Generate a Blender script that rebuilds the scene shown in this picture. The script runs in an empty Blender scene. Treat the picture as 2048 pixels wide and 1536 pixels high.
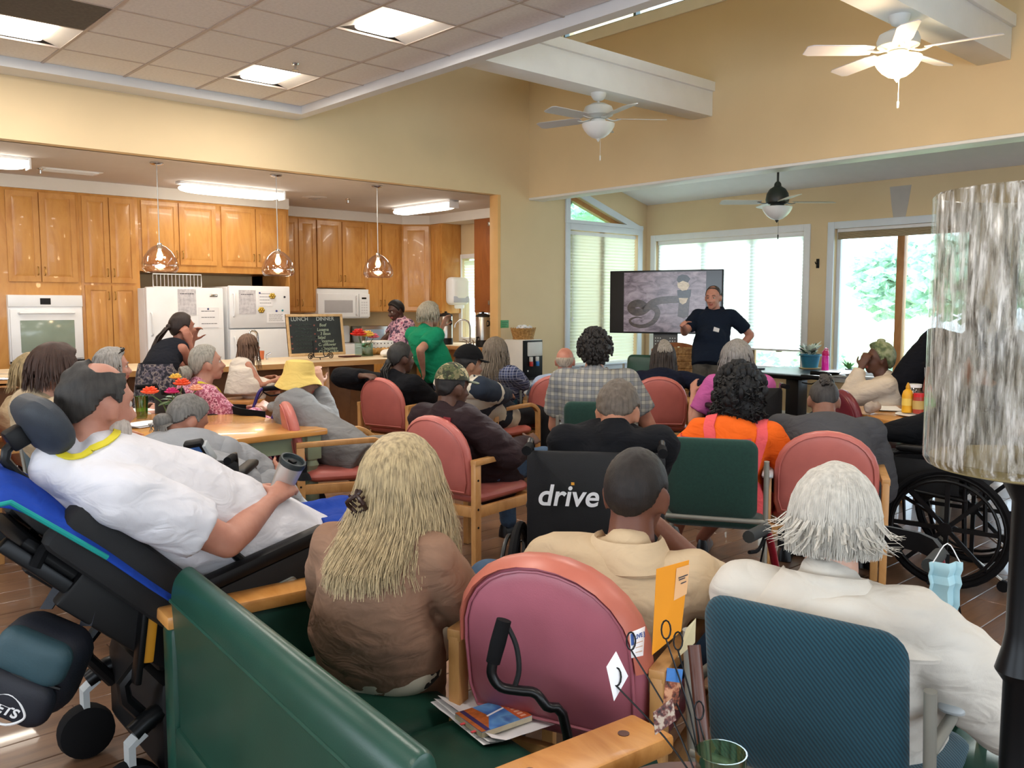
import bpy, bmesh, math, random
import numpy as np
from mathutils.bvhtree import BVHTree
from mathutils import Vector as V, Matrix, noise
from math import pi, sin, cos, radians as R, sqrt, atan2, degrees
random.seed(7)
S = bpy.context.scene
COL = S.collection

# ---------------------------------------------------------------- camera
CAMF, CAMH = 1750.0, 1.5
PITCH, AZ = math.atan(156 / CAMF), R(47.8)
FW = V((cos(AZ) * cos(PITCH), sin(AZ) * cos(PITCH), -sin(PITCH)))
RT = V((sin(AZ), -cos(AZ), 0))
UP = RT.cross(FW)
C0 = V((0, 0, CAMH))
cam = bpy.data.cameras.new('camera')
cam.sensor_width = 36
cam.lens = CAMF / 2048 * 36
cam.clip_start = .05
cam.clip_end = 400
camo = bpy.data.objects.new('camera', cam)
COL.objects.link(camo)
camo.location = C0
camo.rotation_euler = (pi / 2 - PITCH, 0, AZ - pi / 2)
S.camera = camo

# ---------------------------------------------------------------- world, sun, exposure
S.view_settings.view_transform = 'Standard'
S.view_settings.look = 'None'
S.view_settings.gamma = 1
S.view_settings.use_curve_mapping = False
S.view_settings.exposure = -0.12
w = bpy.data.worlds.new('sky')
S.world = w
w.use_nodes = True
wn = w.node_tree.nodes
bgn = wn['Background']
bgn.inputs[0].default_value = (.80, .90, 1, 1)
bgn.inputs[1].default_value = 7.0
sun = bpy.data.lights.new('sun', 'SUN')
sun.energy = 9.0
sun.angle = R(1.5)
sun.color = (1, .95, .88)
suno = bpy.data.objects.new('sun', sun)
COL.objects.link(suno)
suno.rotation_euler = V((-.74, -.22, -.63)).to_track_quat('-Z', 'Y').to_euler()
try:
    S.cycles.use_denoising = True
    S.cycles.max_bounces = 8
    S.cycles.diffuse_bounces = 4
    S.cycles.glossy_bounces = 3
    S.cycles.transmission_bounces = 6
    S.cycles.transparent_max_bounces = 12
    S.cycles.caustics_reflective = False
    S.cycles.caustics_refractive = False
    S.cycles.sample_clamp_indirect = 6
except Exception:
    pass

def area_lamp(name, loc, size, power, col, rot=(0, 0, 0), parent=None):
    l = bpy.data.lights.new(name, 'AREA')
    l.shape = 'RECTANGLE'
    l.size, l.size_y = size
    l.energy = power
    l.color = col
    o = bpy.data.objects.new(name, l)
    COL.objects.link(o)
    o.location = loc
    o.rotation_euler = rot
    if parent: o.parent = parent
    return o

# ---------------------------------------------------------------- place finding
def ray(px, py): return FW + RT * ((px - 1024) / CAMF) + UP * ((768 - py) / CAMF)
def AZ_(px, py, z): r = ray(px, py); return C0 + r * ((z - CAMH) / r.z)
def AX(px, py, x): r = ray(px, py); return C0 + r * (x / r.x)
def AY(px, py, y): r = ray(px, py); return C0 + r * (y / r.y)
def AD(px, py, d): return C0 + ray(px, py) * d

# ---------------------------------------------------------------- materials
def lin(h):
    h = h.lstrip('#')
    o = []
    for i in (0, 2, 4):
        v = int(h[i:i + 2], 16) / 255
        o.append(v / 12.92 if v <= .04045 else ((v + .055) / 1.055) ** 2.4)
    return (*o, 1)
MATS = {}
class NT:
    def __init__(s, name):
        s.m = bpy.data.materials.new(name)
        s.m.use_nodes = True
        s.t = s.m.node_tree
        s.b = s.t.nodes['Principled BSDF']
        s.co = None
    def n(s, typ, **kw):
        x = s.t.nodes.new(typ)
        for k, v in kw.items():
            if k[0] == '_': x.inputs[k[1:].replace('_', ' ')].default_value = v
            else: setattr(x, k, v)
        return x
    def l(s, a, b): s.t.links.new(a, b)
    def coord(s, scale=(1, 1, 1), kind='Object', rot=(0, 0, 0)):
        tc = s.n('ShaderNodeTexCoord')
        mp = s.n('ShaderNodeMapping')
        mp.inputs['Scale'].default_value = scale
        mp.inputs['Rotation'].default_value = rot
        s.l(tc.outputs[kind], mp.inputs[0])
        return mp.outputs[0]
    def noise(s, vec, scale, detail=3, rough=.55, dist=0):
        x = s.n('ShaderNodeTexNoise', _Scale=scale, _Detail=detail, _Roughness=rough, _Distortion=dist)
        s.l(vec, x.inputs['Vector'])
        return x.outputs['Fac']
    def ramp(s, fac, stops, const=False):
        x = s.n('ShaderNodeValToRGB')
        cr = x.color_ramp
        if const: cr.interpolation = 'CONSTANT'
        while len(cr.elements) < len(stops): cr.elements.new(.5)
        for e, (p, c) in zip(cr.elements, stops):
            e.position = p
            e.color = lin(c) if isinstance(c, str) else c
        s.l(fac, x.inputs[0])
        return x.outputs[0]
    def mix(s, fac, a, b, mode='MIX'):
        x = s.n('ShaderNodeMix', data_type='RGBA', blend_type=mode)
        for i, v in ((0, fac), (6, a), (7, b)):
            if hasattr(v, 'is_output') or hasattr(v, 'links'): s.l(v, x.inputs[i])
            else: x.inputs[i].default_value = lin(v) if isinstance(v, str) else v
        return x.outputs[2]
    def bump(s, h, strength, dist=.01):
        x = s.n('ShaderNodeBump', _Strength=strength, _Distance=dist)
        s.l(h, x.inputs['Height'])
        s.l(x.outputs[0], s.b.inputs['Normal'])
def basic(nt, rough, metal=0, spec=.5, coat=0, sheen=0):
    b = nt.b
    b.inputs['Roughness'].default_value = rough
    b.inputs['Metallic'].default_value = metal
    b.inputs['Specular IOR Level'].default_value = spec
    b.inputs['Coat Weight'].default_value = coat
    b.inputs['Sheen Weight'].default_value = sheen
def mat(name, col, rough=.6, metal=0, var=.12, vs=6, bump=0, bs=60, spec=.5, coat=0, sheen=0, emit=None, es=1, trans=0, alpha=1, ior=1.45):
    if name in MATS: return MATS[name]
    nt = NT(name)
    basic(nt, rough, metal, spec, coat, sheen)
    c = lin(col) if isinstance(col, str) else col
    if var or bump: co = nt.coord()
    if var:
        f = nt.noise(co, vs)
        d = tuple(x * (1 - var) for x in c[:3]) + (1,)
        b = tuple(min(1, x * (1 + var)) for x in c[:3]) + (1,)
        nt.l(nt.ramp(f, [(.3, d), (.7, b)]), nt.b.inputs['Base Color'])
    else:
        nt.b.inputs['Base Color'].default_value = c
    if bump: nt.bump(nt.noise(co, bs, 2), bump)
    if emit:
        nt.b.inputs['Emission Color'].default_value = lin(emit)
        nt.b.inputs['Emission Strength'].default_value = es
    nt.b.inputs['Transmission Weight'].default_value = trans
    nt.b.inputs['IOR'].default_value = ior
    nt.b.inputs['Alpha'].default_value = alpha
    MATS[name] = nt.m
    return nt.m
def wood(name, c1, c2, rough=.4, scale=(2, 2, 14), kind='Object', coat=0, rnd=0):
    if name in MATS: return MATS[name]
    nt = NT(name)
    basic(nt, rough, coat=coat)
    co = nt.coord(scale, kind)
    if rnd:
        oi = nt.n('ShaderNodeObjectInfo')
        ad = nt.n('ShaderNodeVectorMath', operation='ADD')
        mu = nt.n('ShaderNodeVectorMath', operation='SCALE')
        mu.inputs['Scale'].default_value = 40
        cb = nt.n('ShaderNodeCombineXYZ')
        for i in range(3): nt.l(oi.outputs['Random'], cb.inputs[i])
        nt.l(cb.outputs[0], mu.inputs[0])
        nt.l(co, ad.inputs[0]); nt.l(mu.outputs[0], ad.inputs[1])
        co = ad.outputs[0]
    f = nt.noise(co, 1.6, 6, .6, .8)
    col = nt.ramp(f, [(.28, c1), (.52, c2), (.75, c1)])
    if rnd:
        hs = nt.n('ShaderNodeHueSaturation')
        mr = nt.n('ShaderNodeMapRange')
        mr.inputs[3].default_value = 1 - rnd; mr.inputs[4].default_value = 1 + rnd
        nt.l(oi.outputs['Random'], mr.inputs[0])
        nt.l(mr.outputs[0], hs.inputs['Value'])
        nt.l(col, hs.inputs['Color'])
        col = hs.outputs[0]
    nt.l(col, nt.b.inputs['Base Color'])
    nt.bump(f, .05)
    MATS[name] = nt.m
    return nt.m
def ramped(name, tex, stops, scale=8, rough=.8, const=True, detail=2, bump=0, sc=(1, 1, 1)):
    nt = NT(name)
    basic(nt, rough)
    co = nt.coord(sc)
    if tex == 'noise': f = nt.noise(co, scale, detail)
    else:
        x = nt.n('ShaderNodeTexVoronoi', _Scale=scale)
        if tex == 'cell': x.feature = 'F1'
        nw = nt.n('ShaderNodeTexNoise', _Scale=scale * 1.5)
        nt.l(co, nw.inputs['Vector'])
        mx = nt.mix(.12, co, nw.outputs['Color'])
        nt.l(mx, x.inputs['Vector'])
        sp = nt.n('ShaderNodeSeparateColor')
        nt.l(x.outputs['Color'], sp.inputs[0])
        f = sp.outputs[0] if tex == 'cell' else x.outputs['Distance']
    nt.l(nt.ramp(f, stops, const), nt.b.inputs['Base Color'])
    if bump: nt.bump(f, bump)
    MATS[name] = nt.m
    return nt.m
def plaid(name, base, ca, cb, s=16, rough=.9):
    nt = NT(name)
    basic(nt, rough)
    co = nt.coord()
    def band(axis, sc, stops, add=None):
        x = nt.n('ShaderNodeTexWave', wave_type='BANDS', bands_direction=axis, _Scale=sc, _Distortion=.6, _Detail=1)
        nt.l(co, x.inputs['Vector'])
        return nt.ramp(x.outputs['Fac'], stops, False)
    w1 = band('X', s, [(.55, (0, 0, 0, 1)), (.75, (1, 1, 1, 1))])
    w2 = band('Z', s, [(.55, (0, 0, 0, 1)), (.75, (1, 1, 1, 1))])
    w3 = band('X', s * 2, [(.9, (0, 0, 0, 1)), (.96, (1, 1, 1, 1))])
    w4 = band('Z', s * 2, [(.9, (0, 0, 0, 1)), (.96, (1, 1, 1, 1))])
    def half(o):
        m = nt.n('ShaderNodeMath', operation='MULTIPLY'); m.inputs[1].default_value = .55
        nt.l(o, m.inputs[0]); return m.outputs[0]
    c = nt.mix(half(w1), base, ca)
    c = nt.mix(half(w2), c, ca)
    c = nt.mix(half(w3), c, cb)
    c = nt.mix(half(w4), c, cb)
    nt.l(c, nt.b.inputs['Base Color'])
    nt.bump(nt.noise(co, 30), .15)
    MATS[name] = nt.m
    return nt.m
def glow(name, col, strength):
    if name in MATS: return MATS[name]
    m = bpy.data.materials.new(name)
    m.use_nodes = True
    t = m.node_tree
    t.nodes.clear()
    e = t.nodes.new('ShaderNodeEmission')
    e.inputs[0].default_value = lin(col)
    e.inputs[1].default_value = strength
    o = t.nodes.new('ShaderNodeOutputMaterial')
    t.links.new(e.outputs[0], o.inputs[0])
    MATS[name] = m
    return m
def clear_glass(name, tint='ffffff', rough=0.02, refl=.08, opac=0):
    """thin pane: transparent with a fresnel mirror on top"""
    if name in MATS: return MATS[name]
    m = bpy.data.materials.new(name)
    m.use_nodes = True
    t = m.node_tree
    t.nodes.clear()
    tr = t.nodes.new('ShaderNodeBsdfTransparent'); tr.inputs[0].default_value = lin(tint)
    gl = t.nodes.new('ShaderNodeBsdfGlossy'); gl.inputs['Roughness'].default_value = rough
    lw = t.nodes.new('ShaderNodeLayerWeight'); lw.inputs[0].default_value = .25
    mp = t.nodes.new('ShaderNodeMapRange')
    mp.inputs[3].default_value = refl; mp.inputs[4].default_value = .8
    mx = t.nodes.new('ShaderNodeMixShader')
    o = t.nodes.new('ShaderNodeOutputMaterial')
    t.links.new(lw.outputs['Facing'], mp.inputs[0])
    t.links.new(mp.outputs[0], mx.inputs[0])
    t.links.new(tr.outputs[0], mx.inputs[1])
    t.links.new(gl.outputs[0], mx.inputs[2])
    t.links.new(mx.outputs[0], o.inputs[0])
    MATS[name] = m
    return m

# ---------------------------------------------------------------- mesh building
def frame_of(d, hint=V((0, 0, 1))):
    d = d.normalized()
    a = hint.cross(d)
    if a.length < 1e-4: a = V((1, 0, 0)).cross(d)
    if a.length < 1e-4: a = V((0, 1, 0)).cross(d)
    a.normalize()
    return a, d.cross(a).normalized(), d
def smooth_path(pts, n=6):
    pts = [V(p) for p in pts]
    if len(pts) < 3: return pts
    out = []
    for i in range(len(pts) - 1):
        p0 = pts[i - 1] if i else pts[0] * 2 - pts[1]
        p1, p2 = pts[i], pts[i + 1]
        p3 = pts[i + 2] if i + 2 < len(pts) else p2 * 2 - p1
        for k in range(n):
            t = k / n
            out.append(.5 * ((2 * p1) + (p2 - p0) * t + (2 * p0 - 5 * p1 + 4 * p2 - p3) * t * t + (3 * p1 - p0 - 3 * p2 + p3) * t ** 3))
    out.append(pts[-1])
    return out
class MB:
    def __init__(s): s.v = []; s.f = []
    def add(s, vs, fs):
        o = len(s.v)
        s.v += [V(p) for p in vs]
        s.f += [tuple(i + o for i in f) for f in fs]
        return s
    def box(s, x0, x1, y0, y1, z0, z1, m=None):
        vs = [V((x, y, z)) for x in (x0, x1) for y in (y0, y1) for z in (z0, z1)]
        if m: vs = [m @ p for p in vs]
        return s.add(vs, [(0, 1, 3, 2), (4, 6, 7, 5), (0, 4, 5, 1), (2, 3, 7, 6), (0, 2, 6, 4), (1, 5, 7, 3)])
    def rings(s, rings, cap=True, closed=False):
        n = len(rings[0])
        o = len(s.v)
        for r in rings: s.v += [V(p) for p in r]
        k = len(rings)
        for i in range(k if closed else k - 1):
            for j in range(n):
                a, b = o + i * n, o + ((i + 1) % k) * n
                s.f.append((a + j, a + (j + 1) % n, b + (j + 1) % n, b + j))
        if cap and not closed:
            s.f.append(tuple(o + j for j in reversed(range(n))))
            s.f.append(tuple(o + (k - 1) * n + j for j in range(n)))
        return s
    def tube(s, pts, r, n=8, sm=0, closed=False, hint=V((0, 0, 1)), cap=True):
        pts = [V(p) for p in pts]
        if sm: pts = smooth_path(pts, sm)
        k = len(pts)
        rr = r if isinstance(r, (list, tuple)) else None
        rings = []
        pa = None
        for i, p in enumerate(pts):
            if closed: d = pts[(i + 1) % k] - pts[i - 1]
            else: d = pts[min(i + 1, k - 1)] - pts[max(i - 1, 0)]
            if d.length < 1e-9: d = V((0, 0, 1))
            d.normalize()
            if pa is None: a, b, _ = frame_of(d, hint)
            else:
                a = pa - d * pa.dot(d)
                a = a.normalized() if a.length > 1e-5 else frame_of(d, hint)[0]
                b = d.cross(a)
            pa = a
            if rr:
                t = i / max(1, k - 1) * (len(rr) - 1)
                j = min(int(t), len(rr) - 2)
                q = rr[j] + (rr[j + 1] - rr[j]) * (t - j)
            else: q = r
            rings.append([p + a * (q * cos(2 * pi * m / n)) + b * (q * sin(2 * pi * m / n)) for m in range(n)])
        return s.rings(rings, cap, closed)
    def strip(s, pts, side, w, t, sm=0):
        """rectangular bar swept along a flat path; side = direction across the width"""
        pts = [V(p) for p in pts]
        if sm: pts = smooth_path(pts, sm)
        side = V(side).normalized()
        rings = []
        k = len(pts)
        for i, p in enumerate(pts):
            d = (pts[min(i + 1, k - 1)] - pts[max(i - 1, 0)]).normalized()
            b = side.cross(d).normalized()
            rings.append([p + side * (w / 2 * u) + b * (t / 2 * q) for u, q in ((-1, -1), (1, -1), (1, 1), (-1, 1))])
        return s.rings(rings)
    def cyl(s, p0, p1, r0, r1=None, n=16):
        return s.tube([p0, p1], [r0, r0 if r1 is None else r1], n)
    def lathe(s, prof, n=24, c=(0, 0, 0), m=None, cap=True):
        c = V(c)
        rings = []
        for r, z in prof:
            ring = [V((max(r, 1e-4) * cos(2 * pi * j / n), max(r, 1e-4) * sin(2 * pi * j / n), z)) for j in range(n)]
            rings.append([(m @ p if m else p) + c for p in ring])
        return s.rings(rings, cap)
    def ell(s, c, r, m=None, nu=14, nv=10):
        c = V(c)
        if not hasattr(r, '__len__'): r = (r, r, r)
        rings = []
        for i in range(1, nv):
            t = pi * i / nv
            rings.append([V((r[0] * sin(t) * cos(2 * pi * j / nu), r[1] * sin(t) * sin(2 * pi * j / nu), -r[2] * cos(t))) for j in range(nu)])
        rings = [[(m @ p if m else p) + c for p in q] for q in rings]
        return s.rings(rings)
    def prism(s, poly, t0, t1, fn):
        """poly 2D list, fn(u, v, t) -> 3D"""
        n = len(poly)
        vs = [V(fn(u, v, t0)) for u, v in poly] + [V(fn(u, v, t1)) for u, v in poly]
        fs = [tuple(reversed(range(n))), tuple(range(n, 2 * n))]
        fs += [(j, (j + 1) % n, n + (j + 1) % n, n + j) for j in range(n)]
        return s.add(vs, fs)
    def pad(s, outline, th, fn, puff=.55, steps=(1, .985, .95, .86, .7, .45, .2)):
        """cushion: 2D outline, thickness th, fn(u, v, t) -> 3D, edges rounded"""
        n = len(outline)
        cx = sum(p[0] for p in outline) / n
        cy = sum(p[1] for p in outline) / n
        def ring(q, t): return [V(fn(cx + (u - cx) * q, cy + (v - cy) * q, t)) for u, v in outline]
        rr = []
        for q in reversed(steps):
            rr.append(ring(q, -th / 2 * (1 - q ** 8) ** .5 - th * puff * .25 * (1 - q)))
        for q in steps:
            rr.append(ring(q, th / 2 * (1 - q ** 8) ** .5 + th * puff * .25 * (1 - q)))
        return s.rings(rr)
    def mesh(s, name):
        me = bpy.data.meshes.new(name)
        me.from_pydata([tuple(p) for p in s.v], [], s.f)
        return me
    def build(s, name, m=None, parent=None, bevel=0, ang=40, seg=2, flat=False, norm=True):
        me = s.mesh(name)
        if norm or bevel:
            bm = bmesh.new()
            bm.from_mesh(me)
            bmesh.ops.recalc_face_normals(bm, faces=bm.faces[:])
            if bevel:
                ed = [e for e in bm.edges if len(e.link_faces) == 2 and e.calc_face_angle(0) > R(30)]
                bmesh.ops.bevel(bm, geom=ed, offset=bevel, segments=seg, affect='EDGES', profile=.5)
            bm.to_mesh(me)
            bm.free()
        if not flat:
            me.shade_smooth()
            me.set_sharp_from_angle(angle=R(ang))
        return link(name, me, m, parent)
def link(name, me, m=None, parent=None):
    o = bpy.data.objects.new(name, me)
    COL.objects.link(o)
    if m and not (me.materials and me.materials[0]): me.materials.append(m)
    if parent: o.parent = parent
    return o
def tag(o, label, cat=None, group=None, kind=None):
    o['label'] = label
    if cat: o['category'] = cat
    if group: o['group'] = group
    if kind: o['kind'] = kind
    return o
def thing(name, label, cat, loc=(0, 0, 0), rz=0, group=None):
    o = bpy.data.objects.new(name, None)
    o.empty_display_size = .1
    COL.objects.link(o)
    o.location = loc
    o.rotation_euler = (0, 0, rz)
    return tag(o, label, cat, group)
def copy_tree(root, loc, rz, label, group=None):
    def cp(o, par):
        c = o.copy()
        COL.objects.link(c)
        if par: c.parent = par
        for ch in o.children: cp(ch, c)
        return c
    r = cp(root, None)
    r.location = loc
    r.rotation_euler = (0, 0, rz)
    r['label'] = label
    if group: r['group'] = group
    return r
def text_mesh(txt, size, depth=.001, shear=0, bold=0, align='CENTER'):
    cu = bpy.data.curves.new('lettering', 'FONT')
    cu.body = txt
    cu.size = size
    cu.extrude = depth
    cu.shear = shear
    cu.offset = bold
    cu.align_x = align
    cu.align_y = 'CENTER'
    o = bpy.data.objects.new('lettering', cu)
    me = bpy.data.meshes.new_from_object(o)
    bpy.data.objects.remove(o)
    bpy.data.curves.remove(cu)
    return me
def basis(x, y, z, o=(0, 0, 0)):
    m = Matrix((V(x), V(y), V(z))).transposed().to_4x4()
    m.translation = V(o)
    return m
def text(name, txt, size, m, mt, parent=None, **kw):
    me = text_mesh(txt, size, **kw)
    me.transform(m)
    return link(name, me, mt, parent)
def rrect(w, h, r, n=5, cx=0, cy=0):
    out = []
    for sx, sy, a0 in ((1, 1, 0), (-1, 1, 90), (-1, -1, 180), (1, -1, 270)):
        for k in range(n + 1):
            a = R(a0 + 90 * k / n)
            out.append((cx + sx * (w / 2 - r) + r * cos(a), cy + sy * (h / 2 - r) + r * sin(a)))
    return out
# ---------------------------------------------------------------- shared materials
YEL = mat('wall_paint', 'dec7a0', .75, var=.03, vs=1.5)
CEILW = mat('ceiling_paint', 'cfc9c6', .85, var=.02)
TRIMW = mat('white_trim', 'e8eaec', .45, var=.02)
WHITE = mat('white_enamel', 'eceef0', .3, var=.02)
BLACK = mat('black_plastic', '0c0c0e', .5, var=.1, spec=.3)
RUBBER = mat('black_rubber', '101012', .8, var=.1, spec=.15)
DARKM = mat('dark_metal', '1a1b1d', .35, metal=.6, var=.05)
CHROME = mat('chrome', 'c8c8ca', .18, metal=1, var=.03)
STEEL = mat('steel', 'b8b6b2', .28, metal=1, var=.05)
CABW = wood('maple', 'b27434', 'cb934e', .35, (3, 3, .8), coat=.15)
PINEW = wood('oak_light', 'b5752f', 'cf9350', .35, (6, 1.2, 6), coat=.2)
BENTW = wood('bent_beech', 'a97842', 'c3925a', .4, (5, 5, 2))
DARKW = wood('dark_wood', '3a1e14', '52291a', .4, (4, 4, 1.5))
GLASSP = clear_glass('window_glass', 'f4fbff')

def holed(name, plane, a0, a1, z0, z1, t0, t1, holes, m):
    """wall slab along axis 'x' (plane y) or 'y' (plane x) with rectangular openings (a0,a1,z0,z1)"""
    us = sorted({a0, a1, *[h[0] for h in holes], *[h[1] for h in holes]})
    zs = sorted({z0, z1, *[h[2] for h in holes], *[h[3] for h in holes]})
    b = MB()
    for i in range(len(us) - 1):
        for j in range(len(zs) - 1):
            cu, cz = (us[i] + us[i + 1]) / 2, (zs[j] + zs[j + 1]) / 2
            if any(h[0] < cu < h[1] and h[2] < cz < h[3] for h in holes): continue
            if plane == 'x': b.box(us[i], us[i + 1], t0, t1, zs[j], zs[j + 1])
            else: b.box(t0, t1, us[i], us[i + 1], zs[j], zs[j + 1])
    return b.build(name, m, flat=True)
def struct(o, label, cat): return tag(o, label, cat, kind='structure')

YK, XH, XW = 8.6, 8.1, 10.57           # kitchen-side wall, high header wall, window wall
HZ = 2.93                              # underside of the headers
# ---------------------------------------------------------------- floor with planks
FLM = wood('floor_planks', '523a2c', '735540', .34, (1.2, 9, 1), coat=.25, rnd=.16)
FLB = mat('floor_base', '4f3627', .4, var=.2, vs=3)
fl = struct(MB().box(-4, 10.7, -4, 12.1, -.2, -.004).build('floor', FLB, flat=True), 'brown wood plank floor of the day room', 'floor')
pl = MB().box(0, 1.3, 0, .178, -.012, 0).build('plank', FLM, fl, bevel=.003, seg=1)
pl.location = (.1, .2, 0)
npk = 0
for j in range(38):
    off = (j * .53) % 1.3
    for i in range(-1, 6):
        x, y = i * 1.304 + off - .3, .2 + j * .182
        # only where the picture shows floor
        cx, cy = x + .65, y + .09
        d = cx * FW.x + cy * FW.y
        if d < .9 or abs((cx * RT.x + cy * RT.y) / d) > .85: continue
        if npk == 0: pl.location = (x, y, 0)
        else:
            c = pl.copy(); COL.objects.link(c); c.location = (x, y, 0)
        npk += 1
# ---------------------------------------------------------------- walls
wk = struct(holed('wall_back', 'x', -4, 10.72, 0, 5.9, YK, YK + .15,
      [(-4, 7.6, 0, HZ), (8.88, 10.36, .66, 2.56), (8.88, 10.2, 2.66, 3.2)], YEL), 'yellow wall with wide opening to the kitchen and corner window', 'wall')
# sloping wall piece that closes the transom to a triangle
MB().prism([(8.88, 3.2), (8.88, 3.08), (10.2, 2.66), (10.2, 3.2)], YK, YK + .15, lambda u, v, t: (u, t, v)).build('gable_fill', YEL, wk, flat=True)
struct(holed('wall_header', 'y', -4, YK, HZ, 5.9, XH, XH + .22, [(-3.5, 3.0, 4.84, 5.6), (3.3, 5.6, 4.84, 5.6), (5.7, 8.0, 4.84, 5.6)], YEL),
       'tall yellow wall above the opening to the window bay', 'wall')
WIN = [(5.98, 8.42, .62, 2.47), (3.92, 5.56, .62, 2.47), (1.7, 3.5, .62, 2.47), (-1.2, 1.3, .62, 2.47)]
struct(holed('wall_right', 'y', -4, YK, 0, 3.5, XW, XW + .15, WIN, YEL), 'yellow wall of the window bay', 'wall')
struct(holed('wall_left', 'y', -4, 12.1, 0, 5.9, -4.15, -4, [(-3, 1, .7, 2.6), (2, 6, .7, 2.6)], YEL), 'yellow side wall of the day room', 'wall')
struct(holed('wall_front', 'x', -4, 10.72, 0, 5.9, -4.15, -4, [(-3.5, .5, .7, 2.6), (1, 5, .7, 2.6)], YEL), 'yellow wall opposite the kitchen', 'wall')
kb = mat('kitchen_paint', 'd9c39a', .7, var=.03)
struct(holed('wall_kitchen', 'x', -4, 9.05, 0, HZ + .1, 11.95, 12.1, [], kb), 'back wall of the kitchen', 'wall')
struct(holed('wall_kitchen_side', 'y', YK + .15, 12.1, 0, HZ + .1, 8.9, 9.05, [(10.35, 11.0, 1.0, 2.25)], kb), 'kitchen side wall with small window', 'wall')
# ceilings
struct(MB().box(-4, 9.05, YK + .12, 12.1, HZ, HZ + .1).build('ceiling_kitchen', CEILW, flat=True), 'flat ceiling of the kitchen', 'ceiling')
struct(MB().box(4.5, XH + .22, -4, YK + .15, 5.9, 6).build('ceiling_high', mat('high_ceiling', 'e6d9bf', .8, var=.02), flat=True), 'high ceiling over the beams', 'ceiling')
struct(MB().prism([(XH + .1, 3.62), (XW + .15, 2.98), (XW + .15, 3.1), (XH + .1, 3.74)], -4, YK + .1, lambda u, v, t: (u, t, v)).build('ceiling_bay', mat('bay_ceiling', 'e6e8ee', .8, var=.02), flat=True), 'sloping pale ceiling of the window bay', 'ceiling')
# underside lining of the bay header
struct(MB().box(XH, XH + .26, -4, YK - .0, HZ - .03, HZ).build('trim_1', TRIMW, bevel=.004), 'white lining under the header of the window bay', 'trim')
struct(MB().box(7.55, 7.6, YK, YK + .16, 0, HZ).build('trim_2', mat('jamb', 'e2b679', .6, var=.03), bevel=.004), 'tan jamb at the end of the kitchen opening', 'trim')
# clerestory
for i, (y0, y1) in enumerate(((5.7, 8.0), (3.3, 5.6), (-3.5, 3.0))):
    wn_ = struct(MB().box(XH + .1, XH + .106, y0, y1, 4.84, 5.6).build('window_%d' % (5 + i), GLASSP, flat=True), 'high clerestory window ' + ('nearest the kitchen wall', 'above the middle of the wall', 'at the far right of the wall')[i], 'window')
    f = MB()
    for k in range(3):
        yy = y0 + (y1 - y0) * k / 2
        f.box(XH + .04, XH + .12, yy - .02, yy + .02, 4.84, 5.6)
    f.box(XH + .03, XH + .12, y0, y1, 4.84, 4.87)
    f.build('window_frame', mat('pewter_frame', '6f8288', .4, var=.05), wn_)
struct(MB().box(XH - .03, XH, -3.6, 8.05, 4.71, 4.84).build('trim_3', mat('cream_trim', 'f4f0e2', .5, var=.02), bevel=.005), 'cream sill band under the clerestory', 'trim')
# beams
for i, (y, lab) in enumerate(((5.71, 'white ceiling beam nearer the kitchen, first fan below it'), (2.76, 'white ceiling beam at the right, lit fan below it'))):
    bt = struct(MB().box(4.66, XH, y, y + .26, 3.54, 3.80).build('ceiling_beam', mat('beam_paint', 'e9edf0', .5, var=.02), bevel=.004), lab, 'beam')
    MB().box(4.66, XH, y - .03, y + .29, 3.80, 3.90).build('cap_board', MATS['beam_paint'], bt, bevel=.004)

# ---------------------------------------------------------------- drop ceiling
TILE = ramped('ceiling_tile', 'noise', [(.3, 'dcd8d5'), (.6, 'e6e2df')], 40, .9, False, 4, .1)
GRID = mat('ceiling_grid', 'b8aaa2', .5, var=.03)
cl = struct(MB().box(-4, 4.6, -4, 8.31, 3.62, 3.72).build('ceiling', mat('ceiling_deck', '8d8580', .9, var=.03), flat=True), 'suspended ceiling of grey tiles', 'ceiling')
bd = MB()
bd.box(-4, 4.71, 8.31, YK, 3.47, 3.72)
bd.box(4.6, 4.71, -4, 8.31, 3.47, 3.72)
struct(bd.build('ceiling_border', mat('border_paint', 'd6d6d8', .7, var=.02), flat=True), 'dropped grey border around the tiled ceiling', 'ceiling')
struct(MB().box(4.62, 4.71, -4, YK, 3.72, 5.9).build('wall_upper', YEL, flat=True), 'yellow wall over the edge of the tiled ceiling', 'wall')
GX = [4.6, 4.16, 3.5, 2.84, 2.17, 1.51, .85, .19, -.47, -1.13]
GY = [8.31, 7.76, 7.14, 6.49, 5.83, 5.19, 4.52, 3.86, 3.2, 2.54, 1.88, 1.22, .56, -.1, -.76, -1.42]
GX += [-1.79, -2.45, -3.11, -4]; GY += [-2.08, -2.74, -3.4, -4]
LITE = [(1, 1), (3, 1), (1, 4), (5, 4), (1, 8), (5, 8), (9, 4), (9, 8), (1, 13), (5, 13), (9, 13)]
LITE = [(1, 1), (4, 1), (1, 4), (5, 4), (1, 8), (5, 8), (9, 4), (9, 9), (1, 13), (5, 13)]
LENS = glow('lamp_lens', 'fff1dc', 13)
REFL = mat('light_pan', 'e9e6e2', .4, var=.02)
tm = {}
LAMPN = []
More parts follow.
